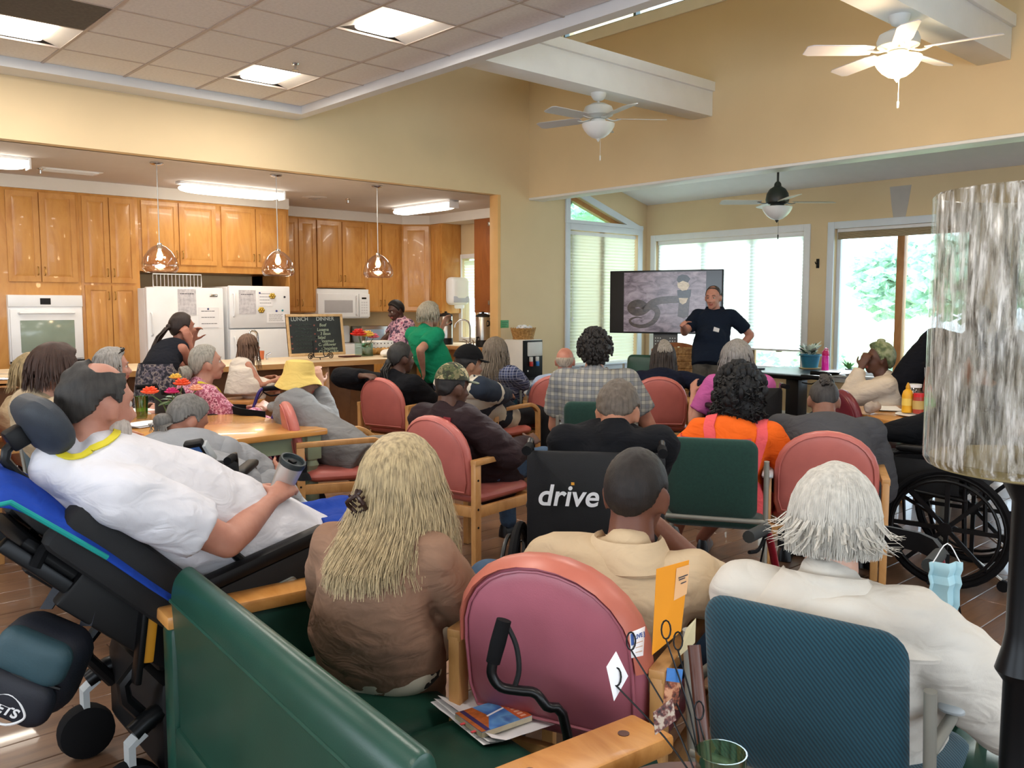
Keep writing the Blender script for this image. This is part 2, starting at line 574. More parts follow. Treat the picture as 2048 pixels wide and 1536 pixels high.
for j in range(len(GY) - 1):
    for i in range(len(GX) - 1):
        x0, x1, y0, y1 = GX[i + 1] + .012, GX[i] - .012, GY[j + 1] + .012, GY[j] - .012
        if x1 < -1.2 or y1 < 1.2:
            if (i, j) in LITE: pass
            else: continue
        if (i, j) in LITE:
            lab = {(1, 1): 'lit square ceiling light nearest the kitchen header corner', (4, 1): 'lit square ceiling light at the far left of the photo',
                   (1, 4): 'lit square ceiling light at the top centre beside the fascia'}.get((i, j), 'lit square ceiling light ' + ('over the wood table', 'over the foreground loveseat beside the fascia', 'over the power wheelchair', 'at the far left, above nobody', 'behind the photographer on the left', 'behind the photographer by the fascia', 'far behind the photographer', 'at the back wall')[len(LAMPN)])
            if lab.split()[4] != 'nearest' and (i, j) not in ((1, 1), (4, 1), (1, 4)): LAMPN.append(lab)
            t = thing('ceiling_light', lab, 'light', ((x0 + x1) / 2, (y0 + y1) / 2, 3.55), 0, 'ceiling lights')
            hx, hy = (x1 - x0) / 2, (y1 - y0) / 2
            MB().box(-hx, hx, -hy, hy, .05, .06).build('back_pan', REFL, t, flat=True)
            f = MB()
            f.prism([(-hx, 0), (-hx, .05), (-hx + .16, .05)], -hy, hy, lambda u, v, w_: (u, w_, v))
            f.build('reflector', REFL, t, flat=True)
            f = MB()
            f.prism([(hx, 0), (hx, .05), (hx - .16, .05)], -hy, hy, lambda u, v, w_: (u, w_, v))
            f.build('reflector', REFL, t, flat=True)
            MB().pad(rrect(hx * 1.1, hy * 1.96, .05), .05, lambda u, v, w_: (u, v, .03 + w_)).build('lens', LENS, t)
            area_lamp('ceiling_light_lamp', (0, 0, -.02), (hx * 1.6, hy * 1.6), 27, (1, .94, .87), parent=t)
        else:
            key = (round(x1 - x0, 2), round(y1 - y0, 2))
            if key not in tm:
                a, c_ = key
                o = MB().box(-a / 2, a / 2, -c_ / 2, c_ / 2, 0, .016).build('ceiling_tile', TILE, cl, bevel=.005, seg=1)
                tm[key] = o.data
            else:
                o = bpy.data.objects.new('ceiling_tile', tm[key]); COL.objects.link(o); o.parent = cl
            o.location = ((x0 + x1) / 2, (y0 + y1) / 2, 3.55)
            if i % 3 == 1 and j == 0 or (i, j) == (5, 2):
                pass
for x in GX[1:12]: MB().box(x - .012, x + .012, -4, 8.31, 3.545, 3.56).build('grid_bar', GRID, cl, flat=True)
for y in GY[1:]: MB().box(-4, 4.6, y - .009, y + .009, 3.547, 3.562).build('grid_bar', GRID, cl, flat=True)
# dark return grille beside the left light
t = tag(MB().box(1.52, 2.15, 6.5, 7.12, 3.545, 3.556).build('return_grille', mat('grille_grey', '5d5852', .8, var=.15, vs=40), flat=True), 'dark grey air return panel beside the left ceiling light', 'vent')
def sprinkler(p, label):
    t = thing('sprinkler_head', label, 'sprinkler', p, 0)
    MB().lathe([(.001, 0), (.035, 0), (.03, -.012), (.012, -.016), (.01, -.05), (.002, -.052)], 14).build('body', CHROME, t)
    MB().lathe([(.001, -.052), (.028, -.052), (.028, -.056), (.001, -.056)], 14).build('deflector', CHROME, t)
sprinkler((3.77, 6.9, 3.55), 'sprinkler head in the tiled ceiling beside the square light')
sprinkler((2.6, 10.2, HZ), 'sprinkler head on the kitchen ceiling at far left beside the vent')
sprinkler((6.37, 10.3, HZ), 'sprinkler head on the kitchen ceiling between two pendant lamps')

# ---------------------------------------------------------------- windows
def shade(name, x0, x1, y0, y1, z0, z1, m, parent, axis):
    n = max(6, int((z1 - z0) / .045))
    b = MB()
    for k in range(n):
        za, zb = z0 + (z1 - z0) * k / n, z0 + (z1 - z0) * (k + 1) / n
        zm = (za + zb) / 2
        if axis == 'x':   # runs along x, plane y0
            vs = [(x0, y0, za), (x1, y0, za), (x1, y0 - .012, zm), (x0, y0 - .012, zm), (x1, y0, zb), (x0, y0, zb)]
        else:
            vs = [(x0, y0, za), (x0, y1, za), (x0 - .012, y1, zm), (x0 - .012, y0, zm), (x0, y1, zb), (x0, y0, zb)]
        b.add(vs, [(0, 1, 2, 3), (3, 2, 4, 5)])
    return b.build(name, m, parent, flat=True, norm=False)
def shade_mat(name, col, tr, dif=.5):
    m = bpy.data.materials.new(name)
    m.use_nodes = True
    t = m.node_tree
    t.nodes.clear()
    d = t.nodes.new('ShaderNodeBsdfDiffuse'); d.inputs[0].default_value = lin(col)
    q = t.nodes.new('ShaderNodeBsdfTranslucent'); q.inputs[0].default_value = lin(col)
    x = t.nodes.new('ShaderNodeMixShader'); x.inputs[0].default_value = tr
    o = t.nodes.new('ShaderNodeOutputMaterial')
    t.links.new(d.outputs[0], x.inputs[1]); t.links.new(q.outputs[0], x.inputs[2]); t.links.new(x.outputs[0], o.inputs[0])
    return m
SH1 = shade_mat('shade_cream', 'e6e8d2', .42)
SH2 = shade_mat('shade_white', 'fdfdfb', .8)
OAKF = wood('window_oak', '9a6a3c', 'b98450', .45, (3, 3, 1))
def casing(b, axis, p, a0, a1, z0, z1, w=.09, t=.025, sill=True):
    def bx(u0, u1, za, zb, d=t):
        if axis == 'x': b.box(u0, u1, p - d, p, za, zb)
        else: b.box(p - d, p, u0, u1, za, zb)
    bx(a0 - w, a0, z0 - w, z1 + w); bx(a1, a1 + w, z0 - w, z1 + w); bx(a0, a1, z1, z1 + w); bx(a0, a1, z0 - w, z0)
    if sill: bx(a0 - w - .02, a1 + w + .02, z0 - .02, z0 + .01, .06)
BLUEW = mat('blue_white_trim', 'd9e1ea', .45, var=.02)
# window 1 in the back wall
w1 = struct(MB().box(8.88, 10.36, YK + .1, YK + .106, .66, 2.56).build('window_1', GLASSP, flat=True), 'tall window with pleated pale shade behind the television', 'window')
b = MB(); casing(b, 'x', YK, 8.88, 10.36, .66, 2.56); b.build('window_casing', BLUEW, w1, bevel=.006)
MB().box(9.57, 9.67, YK + .06, YK + .12, .66, 2.56).build('mullion', OAKF, w1)
shade('window_shade', 8.9, 10.34, YK + .05, 0, .69, 2.5, SH1, w1, 'x')
MB().box(8.9, 10.34, YK + .02, YK + .06, 2.5, 2.55).build('shade_rail', TRIMW, w1, bevel=.004)
MB().box(8.9, 10.34, YK + .035, YK + .065, .665, .69).build('shade_rail', TRIMW, w1, bevel=.004)
MB().tube([(8.93, YK - .02, 2.5), (8.93, YK - .02, 1.35)], .004, 6).lathe([(.004, 0), (.012, -.02), (.012, -.06), (.003, -.07)], 8, (8.93, YK - .02, 1.35)).build('shade_cord', TRIMW, w1)
w1b = struct(MB().prism([(8.88, 2.66), (10.2, 2.66), (8.88, 3.08)], YK + .1, YK + .106, lambda u, v, t_: (u, t_, v)).build('window_8', clear_glass('transom_glass', 'd8f2e4'), flat=True), 'triangular transom window under the sloping ceiling', 'window')
b = MB()
b.strip([(8.8, YK - .012, 3.155), (10.45, YK - .012, 2.63)], (0, 1, 0), .025, .09)
b.box(8.79, 10.45, YK - .027, YK, 2.652, 2.70); b.box(8.79, 8.88, YK - .024, YK, 2.70, 3.15)
b.build('window_casing', BLUEW, w1b)
MB().strip([(8.88, YK + .1, 3.05), (10.2, YK + .1, 2.63)], (0, 1, 0), .08, .07).build('window_frame', OAKF, w1b)
# windows in the right wall
for i, (y0, y1, z0, z1) in enumerate(WIN):
    wo = struct(MB().box(XW + .1, XW + .106, y0, y1, z0, z1).build('window_%d' % (i + 2), GLASSP, flat=True),
                ('wide window with glowing white shade behind the presenter', 'clear window right of the wall hook looking onto the lawn', 'bright window behind the glass cylinder lantern', 'window at the end of the bay outside the photo')[i], 'window')
    b = MB(); casing(b, 'y', XW, y0, y1, z0, z1); b.build('window_casing', BLUEW if i else TRIMW, wo, bevel=.006)
    ks = (1, 2) if i == 0 else (1,)
    nn = 3 if i == 0 else 2
    for k in ks:
        yy = y0 + (y1 - y0) * k / nn
        MB().box(XW + (.11 if i == 0 else .05), XW + .15, yy - .045, yy + .045, z0, z1).build('mullion', OAKF, wo, bevel=.005)
    f = MB()
    for yy in (y0 + .02, y1 - .02): f.box(XW + .06, XW + .12, yy - .03, yy + .03, z0, z1)
    f.box(XW + .06, XW + .12, y0, y1, z0, z0 + .06); f.box(XW + .06, XW + .12, y0, y1, z1 - .05, z1)
    f.build('window_frame', BLUEW, wo, bevel=.004)
    if i == 0:
        shade('window_shade', XW + .045, 0, y0 + .02, y1 - .02, .92, z1 - .06, SH2, wo, 'y')
        MB().box(XW + .02, XW + .06, y0 + .02, y1 - .02, z1 - .06, z1).build('shade_rail', TRIMW, wo, bevel=.004)
        MB().box(XW + .03, XW + .06, y0 + .02, y1 - .02, .895, .92).build('shade_rail', TRIMW, wo, bevel=.004)
    elif i == 1:
        st = mat('shade_stack', 'b7a98e', .8, var=.05)
        shade('window_shade', XW + .045, 0, y0 + .02, y1 - .02, z1 - .13, z1 - .04, st, wo, 'y')
        MB().box(XW + .02, XW + .06, y0 + .02, y1 - .02, z1 - .04, z1).build('shade_rail', TRIMW, wo, bevel=.004)
for nm, lab, (a, b_, c_, d_) in (('baseboard_right', 'white skirting under the bay windows', (XW - .015, XW, -4, YK)), ('baseboard_back', 'skirting of the wall behind the water cooler', (7.6, XW, YK - .015, YK))):
    struct(MB().box(a, b_, c_, d_, 0, .1).build(nm, TRIMW, bevel=.003), lab, 'baseboard')
# hook plate on the wall between the windows
hp = AX(1636, 527, XW)
t = thing('wall_hook', 'small dark metal hook plate on the wall between two windows', 'hook', (XW, hp.y, hp.z))
MB().box(-.012, 0, -.02, .02, -.06, .06).build('plate', DARKM, t, bevel=.003)
MB().tube([(-.01, 0, .0), (-.06, 0, -.005), (-.075, 0, .02)], .006, 8).build('prong', DARKM, t)
pt = AX(1800, 404, XW)
tag(MB().prism([(-.13, .19), (.13, .19), (.1, -.03), (.07, -.2), (-.07, -.2), (-.1, -.03)], 0, .002, lambda u, v, t_: (XW - .001 - t_, pt.y + u, pt.z + v)).build('plaster_patch', mat('plaster', 'b9b4b0', .9, var=.04), flat=True), 'grey plaster patch on the wall above the right window', 'patch')

# ---------------------------------------------------------------- outdoors
LAWN = mat('lawn', '8fae6a', .9, var=.2, vs=3)
struct(MB().box(10.75, 60, -40, 60, -.5, -.3).build('lawn', mat('lawn_bright', 'b9c79a', .9, var=.15, vs=.7), flat=True), 'sunlit lawn outside the windows', 'ground')
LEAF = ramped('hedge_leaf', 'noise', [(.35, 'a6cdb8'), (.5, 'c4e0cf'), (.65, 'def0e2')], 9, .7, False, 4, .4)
BARK = mat('bark', '5b4636', .9, var=.2)
def bush(c, r, n, name, label, cat, stem=None, leaf=.06, seed=1, group=None):
    rnd = random.Random(seed)
    t = thing(name, label, cat, (c[0], c[1], c[2]), 0, group)
    b = MB()
    for k in range(n):
        d = V((rnd.gauss(0, 1), rnd.gauss(0, 1), rnd.gauss(0, 1))).normalized()
        q = (rnd.random() ** .45)
        p = V((d.x * r[0] * q, d.y * r[1] * q, (d.z * .5 + .5) * r[2] * 2 * (.3 + .7 * q) if not stem else stem + r[2] + d.z * r[2] * q))
        a, e, f = frame_of(V((rnd.gauss(0, 1), rnd.gauss(0, 1), rnd.gauss(0, .6))))
        L = leaf * rnd.uniform(.7, 1.4)
        b.add([p - a * L, p + e * L * .5, p + a * L, p - e * L * .5], [(0, 1, 2, 3)])
    o = b.build('foliage', LEAF, t, flat=True, norm=False)
    o['kind'] = 'stuff'
    MB().tube([(0, 0, 0), (0, 0, (stem or 0) + r[2])], [.12 if stem else .03, .05 if stem else .01], 8).build('trunk' if stem else 'stem', BARK, t)
    return t
for k, y in enumerate((7.6, 6.5, 5.4, 4.4, 3.2, 2.0)):
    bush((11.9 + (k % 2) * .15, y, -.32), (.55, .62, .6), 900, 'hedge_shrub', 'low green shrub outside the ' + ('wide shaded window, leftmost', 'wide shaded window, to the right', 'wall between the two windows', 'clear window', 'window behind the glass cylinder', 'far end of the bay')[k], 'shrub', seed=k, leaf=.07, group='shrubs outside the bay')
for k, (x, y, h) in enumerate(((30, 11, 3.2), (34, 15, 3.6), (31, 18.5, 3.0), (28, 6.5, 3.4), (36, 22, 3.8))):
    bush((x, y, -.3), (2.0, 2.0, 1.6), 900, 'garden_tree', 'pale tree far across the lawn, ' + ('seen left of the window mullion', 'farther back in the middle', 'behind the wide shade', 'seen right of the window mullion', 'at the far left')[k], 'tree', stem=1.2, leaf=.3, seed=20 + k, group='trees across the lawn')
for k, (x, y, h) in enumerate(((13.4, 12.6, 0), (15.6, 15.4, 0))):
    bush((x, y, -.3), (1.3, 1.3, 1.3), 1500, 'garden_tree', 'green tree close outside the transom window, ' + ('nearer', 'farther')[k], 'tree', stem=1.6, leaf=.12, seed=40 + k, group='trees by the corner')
# ---------------------------------------------------------------- kitchen
KF, KU = 10.85, 11.6    # fronts: tall bank, wall units
BRASS = mat('brass', 'b69a5e', .3, metal=1, var=.05)
def door(parent, x0, x1, z0, z1, hx=None, hz=None, m=None, fn=None):
    """raised panel door at y=0 facing -y (fn maps local)"""
    m = m or CABW
    b = MB()
    w_, s_ = .055, .018
    b.box(x0, x1, -.012, 0, z0, z1)
    b.box(x0, x0 + w_, -.02, -.012, z0, z1); b.box(x1 - w_, x1, -.02, -.012, z0, z1)
    b.box(x0 + w_, x1 - w_, -.02, -.012, z0, z0 + w_); b.box(x0 + w_, x1 - w_, -.02, -.012, z1 - w_, z1)
    a0, a1, c0, c1 = x0 + w_ + .008, x1 - w_ - .008, z0 + w_ + .008, z1 - w_ - .008
    if a1 - a0 > .03:
        e = min(.03, (a1 - a0) * .3)
        b.rings([[(a0, -.012, c0), (a1, -.012, c0), (a1, -.012, c1), (a0, -.012, c1)],
                 [(a0 + e, -.02, c0 + e), (a1 - e, -.02, c0 + e), (a1 - e, -.02, c1 - e), (a0 + e, -.02, c1 - e)]])
    o = b.build('cabinet_door', m, parent, ang=20)
    if hx is not None:
        MB().tube([(hx, -.02, hz - .045), (hx, -.045, hz - .04), (hx, -.05, hz), (hx, -.045, hz + .04), (hx, -.02, hz + .045)], .005, 6, 3).build('handle', BRASS, o)
    return o
def cabinet(label, x0, x1, z0, z1, y, depth, doors, m=None, group='maple kitchen cabinets', name='kitchen_cabinet'):
    """doors: list of (px0, px1, z0, z1, handle) handle in 'lt','rt','lb','rb',None (side, end)"""
    t = thing(name, label, 'cabinet', (0, y, 0), 0, group)
    MB().box(x0, x1, 0, depth, z0, z1).build('body', m or CABW, t, bevel=.004)
    for (a, b_, c_, d_, h) in doors:
        hx = hz = None
        if h:
            hx = a + .03 if h[0] == 'l' else b_ - .03
            hz = c_ + .12 if h[1] == 'b' else d_ - .12
        door(t, a, b_, c_, d_, hx, hz, m)
    return t
def X(px, y, py=500): return AY(px, py, y).x
def Z(px, py, y): return AY(px, py, y).z
kt = 2.79
zt = kt - .03
xl, xo, xt_, xf = X(0, KF) - .02, X(160, KF), X(278, KF), X(578, KF, 480)
# soffits above cabinets
SOF = mat('soffit_paint', 'ddd6cc', .8, var=.02)
struct(MB().box(-3, xf, KF - .02, 11.95, kt, HZ).build('soffit_1', SOF, flat=True), 'white soffit above the tall oven and refrigerator cabinets', 'soffit')
b = MB()
b.prism([(xf, KU - .02), (8.15, KU - .02), (8.48, 11.3), (8.48, YK + .15), (8.9, YK + .15), (8.9, 11.95), (xf, 11.95)], kt, HZ, lambda u, v, t_: (u, v, t_))
struct(b.build('soffit_2', SOF, flat=True), 'white soffit above the wall cabinets in the kitchen corner', 'soffit')
# oven cabinet
zd = Z(40, 563, KF)
ot, ob = Z(60, 590, KF), Z(80, 727, KF)
cabinet('tall maple cabinet holding the white wall oven', xl - .4, xo, .1, kt, KF, 1.05,
        [(X(14, KF), X(79, KF), zd, zt, 'rb'), (X(81, KF), X(153, KF), zd, zt, 'lb'), (X(14, KF), X(153, KF), .15, .55, None)])
cabinet('narrow tall maple cabinet between oven and refrigerators', xo, xt_, .1, kt, KF, 1.05,
        [(X(166, KF), X(218, KF), zd, zt, 'rb'), (X(220, KF), X(271, KF), zd, zt, 'lb'),
         (X(166, KF), X(218, KF), .15, zd - .03, 'rt'), (X(220, KF), X(271, KF), .15, zd - .03, 'lt')])
zf = Z(400, 545, KF)
cabinet('maple cabinets above the two refrigerators', xt_, xf, zf, kt, KF, 1.05,
        [(X(284, KF), X(357, KF), zf + .09, zt, 'rb'), (X(359, KF), X(432, KF), zf + .09, zt, 'lb'),
         (X(443, KF), X(510, KF), zf + .09, zt, 'rb'), (X(512, KF), X(572, KF), zf + .09, zt, 'lb')])
tag(MB().box(xf - .02, xf, KF, 11.95, .0, zf).build('end_panel', CABW), 'maple side panel right of the refrigerators', 'panel')
# base cabinet at far left with worktop
cabinet('maple base cabinet at the far left edge', xl - 1.6, xl - .42, .1, .88, KF + .3, .75, [(xl - 1.1, xl - .45, .15, .86, 'rt')])
# wall units right of refrigerators
zu = Z(600, 625, KU)
x1 = [X(p, KU) for p in (577, 595, 597, 631, 634, 682, 684, 728, 734, 761, 763, 797)]
cabinet('tall narrow maple wall cabinet beside the refrigerator', xf - .02, x1[4] - .005, zu, kt, KU, .34, [(xf, x1[1], zu + .02, zt, 'rb'), (x1[2], x1[3], zu + .02, zt, 'lb')])
zm = Z(680, 573, KU)
cabinet('maple wall cabinet over the white microwave', x1[4], x1[7] + .03, zm - .02, kt, KU, .34, [(x1[4], x1[5], zm, zt, 'rb'), (x1[6], x1[7], zm, zt, 'lb')])
cabinet('maple wall cabinet right of the microwave', x1[7] + .03, 8.15, zu, kt, KU, .34, [(x1[8], x1[9], zu + .02, zt, 'rb'), (x1[10], x1[11], zu + .02, zt, 'lb')])
# diagonal corner unit
t = thing('kitchen_cabinet', 'diagonal maple corner wall cabinet in the kitchen', 'cabinet', (8.15, KU, 0), atan2(-.3, .35), 'maple kitchen cabinets')
dl = sqrt(.35 ** 2 + .3 ** 2)
MB().box(0, dl, 0, .2, zu, kt).build('body', CABW, t, bevel=.003)
door(t, .03, dl - .03, zu + .02, zt)
# side wall units (face -x)
t = thing('kitchen_cabinet', 'narrow maple cabinet with plain end panel by the kitchen window', 'cabinet', (8.5, 11.3, 0), -pi / 2, 'maple kitchen cabinets')
MB().box(0, .28, 0, .39, zu - .02, kt).build('body', CABW, t, bevel=.003)
door(t, .03, .26, zu + .02, zt)
DKCAB = wood('shaded_maple', '7a4420', '96582c', .4, (3, 3, .8))  # same maple, darkened in colour to paint in the shade on this cabinet
t = thing('kitchen_cabinet', 'maple cabinet with shade painted in at the right end of the kitchen opening', 'cabinet', (8.5, 10.22, 0), -pi / 2, 'maple kitchen cabinets')
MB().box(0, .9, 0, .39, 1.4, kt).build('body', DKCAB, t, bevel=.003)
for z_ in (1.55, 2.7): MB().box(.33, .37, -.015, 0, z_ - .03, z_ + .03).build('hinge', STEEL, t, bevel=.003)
# kitchen window
w9 = struct(MB().box(8.96, 8.966, 10.35, 11.0, 1.0, 2.25).build('window_9', GLASSP, flat=True), 'small kitchen window behind the paper towel box', 'window')
b = MB(); casing(b, 'y', 8.9, 10.35, 11.0, 1.0, 2.25, w=.07, sill=False); b.build('window_casing', TRIMW, w9, bevel=.005)
shade('window_shade', 8.93, 0, 10.37, 10.98, 1.62, 2.22, SH1, w9, 'y')
MB().box(8.92, 8.97, 10.66, 10.70, 1.0, 2.25).build('mullion', OAKF, w9)
# base units and worktops
TOPM = mat('worktop', 'd9c7a8', .35, var=.06, vs=60)
EDGE = wood('worktop_edge', 'a9743e', 'c08d55', .4, (1, 4, 4))
ckx = X(690, 11.3)
cabinet('maple base cabinet left of the cooker', xf, ckx - .40, .1, .88, 11.35, .55, [(xf + .03, ckx - .43, .15, .86, 'rt')])
cabinet('maple base cabinet right of the cooker', ckx + .40, 7.86, .1, .88, 11.35, .55, [(ckx + .43, 7.84, .15, .86, 'lt')])
tag(MB().box(xf, ckx - .39, 11.32, 11.93, .88, .92).build('worktop', TOPM, bevel=.008), 'short pale worktop between refrigerator and cooker', 'worktop')
t = tag(MB().box(ckx + .39, 7.88, 11.32, 11.93, .88, .92).build('worktop', TOPM, bevel=.008), 'pale worktop right of the cooker along the kitchen back wall', 'worktop')
t = thing('kitchen_cabinet', 'maple base cabinet under the kitchen sink window', 'cabinet', (8.2, 11.3, 0), -pi / 2, 'maple kitchen cabinets')
MB().box(0, 2.5, 0, .68, .1, .88).build('body', CABW, t, bevel=.004)
for k in range(3): door(t, .1 + k * .7, .75 + k * .7, .15, .86, .7 + k * .7, .75)
s2 = thing('worktop', 'bright worktop with sink by the kitchen window', 'worktop', (0, 0, 0))
MB().box(7.9, 8.9, 8.76, 11.95, .882, .92).build('slab', TOPM, s2, bevel=.008)
MB().box(7.88, 7.9, 8.76, 11.3, .87, .922).build('edging', EDGE, s2, bevel=.004)

# island / serving counter
IY0, IY1, IX1 = 7.95, 9.05, 5.75
isl = thing('serving_counter', 'long serving counter with wood edge and rounded end', 'counter', (0, 0, 0))
pts = [(-2.5, IY0), (IX1, IY0)] + [(IX1 + .55 * sin(a), (IY0 + IY1) / 2 - .55 * cos(a)) for a in [R(15 * k) for k in range(1, 12)]] + [(IX1, IY1), (-2.5, IY1)]
MB().prism(pts, .885, .925, lambda u, v, t_: (u, v, t_)).build('top', TOPM, isl, bevel=.005)
edge_pts = [(p[0], p[1], .905) for p in pts]
MB().strip([(-2.5, IY0 - .008, .903)] + [(p[0], p[1] - .008, .903) for p in pts[1:-1]], (0, 0, 1), .05, .018).build('wood_edge', EDGE, isl)
SKIRT = wood('counter_front', '7a4c28', '8f5c33', .5, (2, 2, 2))
MB().box(-2.5, 5.5, 8.4, 9.0, .1, .885).build('front_panel', SKIRT, isl, flat=True)
MB().box(-2.5, 5.48, 8.42, 8.98, 0, .1).build('plinth', DARKW, isl, flat=True)
for px in (718,):
    p = AZ_(px, 800, .5)
    MB().box(4.62, 4.72, 8.05, 8.4, .0, .885).build('support_panel', PINEW, isl, bevel=.006)
b = MB()
for k in range(8): b.box(.4 + k * .6, .98 + k * .6, 8.392, 8.4, .2, .84)
b.build('panel_trim', SKIRT, isl, bevel=.004)

# oven
t = thing('built_in_oven', 'white built-in wall oven with grey glass door', 'oven', (X(7, KF), KF - .03, ob))
W_, H_ = X(157, KF) - X(7, KF), ot - ob
MB().box(0, W_, -.02, .5, 0, H_).build('case', WHITE, t, bevel=.006)
MB().box(.0, W_, -.04, -.02, H_ - .13, H_).build('control_panel', WHITE, t, bevel=.006)
MB().box(W_ * .42, W_ * .56, -.043, -.04, H_ - .105, H_ - .035).build('display', mat('display_black', '12151c', .2, var=0), t)
dr = MB().box(.015, W_ - .015, -.045, -.02, .05, H_ - .155).build('oven_door', WHITE, t, bevel=.006)
MB().box(.11, W_ - .1, -.05, -.044, .13, H_ - .28).build('window_pane', mat('oven_glass', '8c9a8c', .12, var=.1, vs=3), dr, bevel=.004)
MB().tube([(.1, -.045, H_ - .2), (.1, -.085, H_ - .2), (W_ - .1, -.085, H_ - .2), (W_ - .1, -.045, H_ - .2)], .012, 10).build('handle', WHITE, dr)
MB().box(.0, W_, -.03, -.02, .01, .035).build('vent_strip', BLACK, t)

# refrigerators
def fridge(label, pl, pr, y, ptop, pgap, handle_side):
    x0, x1_ = X(pl, y), X(pr, y)
    zt_ = Z((pl + pr) / 2, ptop, y)
    t = thing('refrigerator', label, 'refrigerator', (x0, y, 0), 0, 'white refrigerators')
    w_ = x1_ - x0
    MB().box(0, w_, .07, .78, .02, zt_ - .01).build('cabinet_body', WHITE, t, bevel=.008)
    zg = Z((pl + pr) / 2, pgap, y) if pgap else None
    parts = [(.05, zg - .006, 'lower_door'), (zg + .006, zt_, 'upper_door')] if zg else [(.05, zt_, 'door')]
    for a, c_, nm in parts:
        d_ = MB().box(0, w_, 0, .065, a, c_).build(nm, WHITE, t, bevel=.014)
        hx = .05 if handle_side == 'l' else w_ - .05
        hz0, hz1 = (a + .15, min(c_ - .1, a + .55)) if nm != 'lower_door' else (c_ - .5, c_ - .1)
        if nm == 'door': hz0, hz1 = 1.15, 1.42
        MB().tube([(hx, 0, hz0), (hx, -.035, hz0 + .02), (hx, -.04, (hz0 + hz1) / 2), (hx, -.035, hz1 - .02), (hx, 0, hz1)], .011, 8, 3).build('handle', WHITE, d_)
    MB().box(.05, w_ - .05, .07, .6, 0, .03).build('foot_grille', BLACK, t)
    return t, w_, zt_
FY = 10.55
fr1, fw1, fz1 = fridge('plain white upright freezer left of the other refrigerator', 289, 444, FY, 575, None, 'l')
fr2, fw2, fz2 = fridge('white two-door refrigerator with papers and magnets', 456, 578, FY, 572, 657, 'l')
PAPER = mat('paper', 'f0f0f2', .8, var=.03)
PAPERG = ramped('paper_sleeve', 'noise', [(.35, 'b9b7bd'), (.6, 'd4d2d6')], 25, .3, False)
INK = mat('ink', '3a3b44', .8, var=0)
def sheet(y, px0, px1, py0, py1, label, m, lines=0, seed=0, group=None, title=None):
    p0, p1 = AY(px0, py0, y), AY(px1, py1, y)
    t = thing('notice', label, 'notice', (p0.x, y - .004, p1.z), 0, group)
    w_, h_ = p1.x - p0.x, p0.z - p1.z
    b = MB()
    n = 6
    b.box(0, w_, -.001, .001, 0, h_)
    b.build('sheet', m, t)
    rnd = random.Random(seed)
    if lines:
        b = MB()
        for k in range(lines):
            z_ = h_ * (.82 - .62 * k / max(1, lines - 1))
            x_ = w_ * .12
            while x_ < w_ * .8:
                l_ = rnd.uniform(.03, .08) * w_ * 2
                b.box(x_, min(x_ + l_, w_ * .9), -.0018, -.001, z_ - h_ * .014, z_ + h_ * .014)
                x_ += l_ + .02 * w_
        b.build('print', INK, t, flat=True)
    return t
sheet(FY, 355, 393, 578, 630, 'grey notice in a plastic sleeve on the freezer door', PAPERG, 1, 1)
sheet(FY, 397, 438, 615, 655, 'white notice with printed lines on the freezer door', PAPER, 3, 2)
sheet(FY, 477, 512, 580, 628, 'grey notice in a plastic sleeve on the two-door refrigerator', PAPERG, 1, 3)
sheet(FY, 515, 545, 582, 612, 'printed note between two gold magnets on the refrigerator', PAPER, 4, 4)
sheet(FY, 533, 570, 625, 645, 'wrinkled white chart low on the upper refrigerator door', PAPER, 6, 5)
GOLD = mat('gold_magnet', 'c9a94e', .35, metal=.7, var=.1)
for k, (px, py, lab) in enumerate(((544, 592, 'gold flower magnet right of the printed note'), (522, 620, 'gold flower magnet below the printed note'))):
    p = AY(px, py, FY)
    b = MB()
    for q in range(6): b.ell((.03 * cos(q * pi / 3), -.01, .024 * sin(q * pi / 3)), (.018, .01, .018), nu=8, nv=6)
    b.ell((0, -.015, 0), .014, nu=8, nv=6)
    o = b.build('fridge_magnet', GOLD); o.location = (p.x, FY - .002, p.z)
    tag(o, lab, 'magnet')
for k, (px, py, col, lab) in enumerate(((519, 586, '2b3f86', 'round blue magnet at the top of the printed note'), (565, 621, '2e8f9c', 'small teal magnet at the corner of the chart'), (553, 622, '3a4a90', 'small blue magnet holding the wrinkled chart'), (416, 618, '3c4a78', 'small navy magnet on the white freezer notice'), (569, 594, '2a2c34', 'black ring magnet at the right of the refrigerator'))):
    p = AY(px, py, FY)
    o = MB().lathe([(.001, 0), (.014, 0), (.012, .008), (.001, .008)], 12, m=Matrix.Rotation(pi / 2, 4, 'X')).build('fridge_magnet', mat('magnet_' + col, col, .4, var=0))
    o.location = (p.x, FY - .0, p.z)
    tag(o, lab, 'magnet')
p = AY(427, 591, FY)
MB().box(p.x - .05 - fr1.location.x, p.x + .05 - fr1.location.x, -.006, 0, p.z - .015, p.z + .015).build('badge', CHROME, fr1, bevel=.004)
# wire rack on top of freezer
t = thing('wire_rack', 'white wire rack standing on top of the freezer', 'rack', (X(305, FY + .1), FY + .12, fz1))
w_ = X(402, FY + .1) - X(305, FY + .1)
b = MB()
b.tube([(0, 0, .01), (0, 0, .16), (w_, 0, .16), (w_, 0, .01)], .006, 6)
for k in range(1, 13): b.tube([(w_ * k / 13, 0, .16), (w_ * k / 13, 0, .008), (w_ * k / 13, .25, .008)], .003, 5)
b.tube([(0, 0, .008), (w_, 0, .008), (w_, .25, .008), (0, .25, .008)], .005, 6, closed=True)
b.build('wires', WHITE, t)

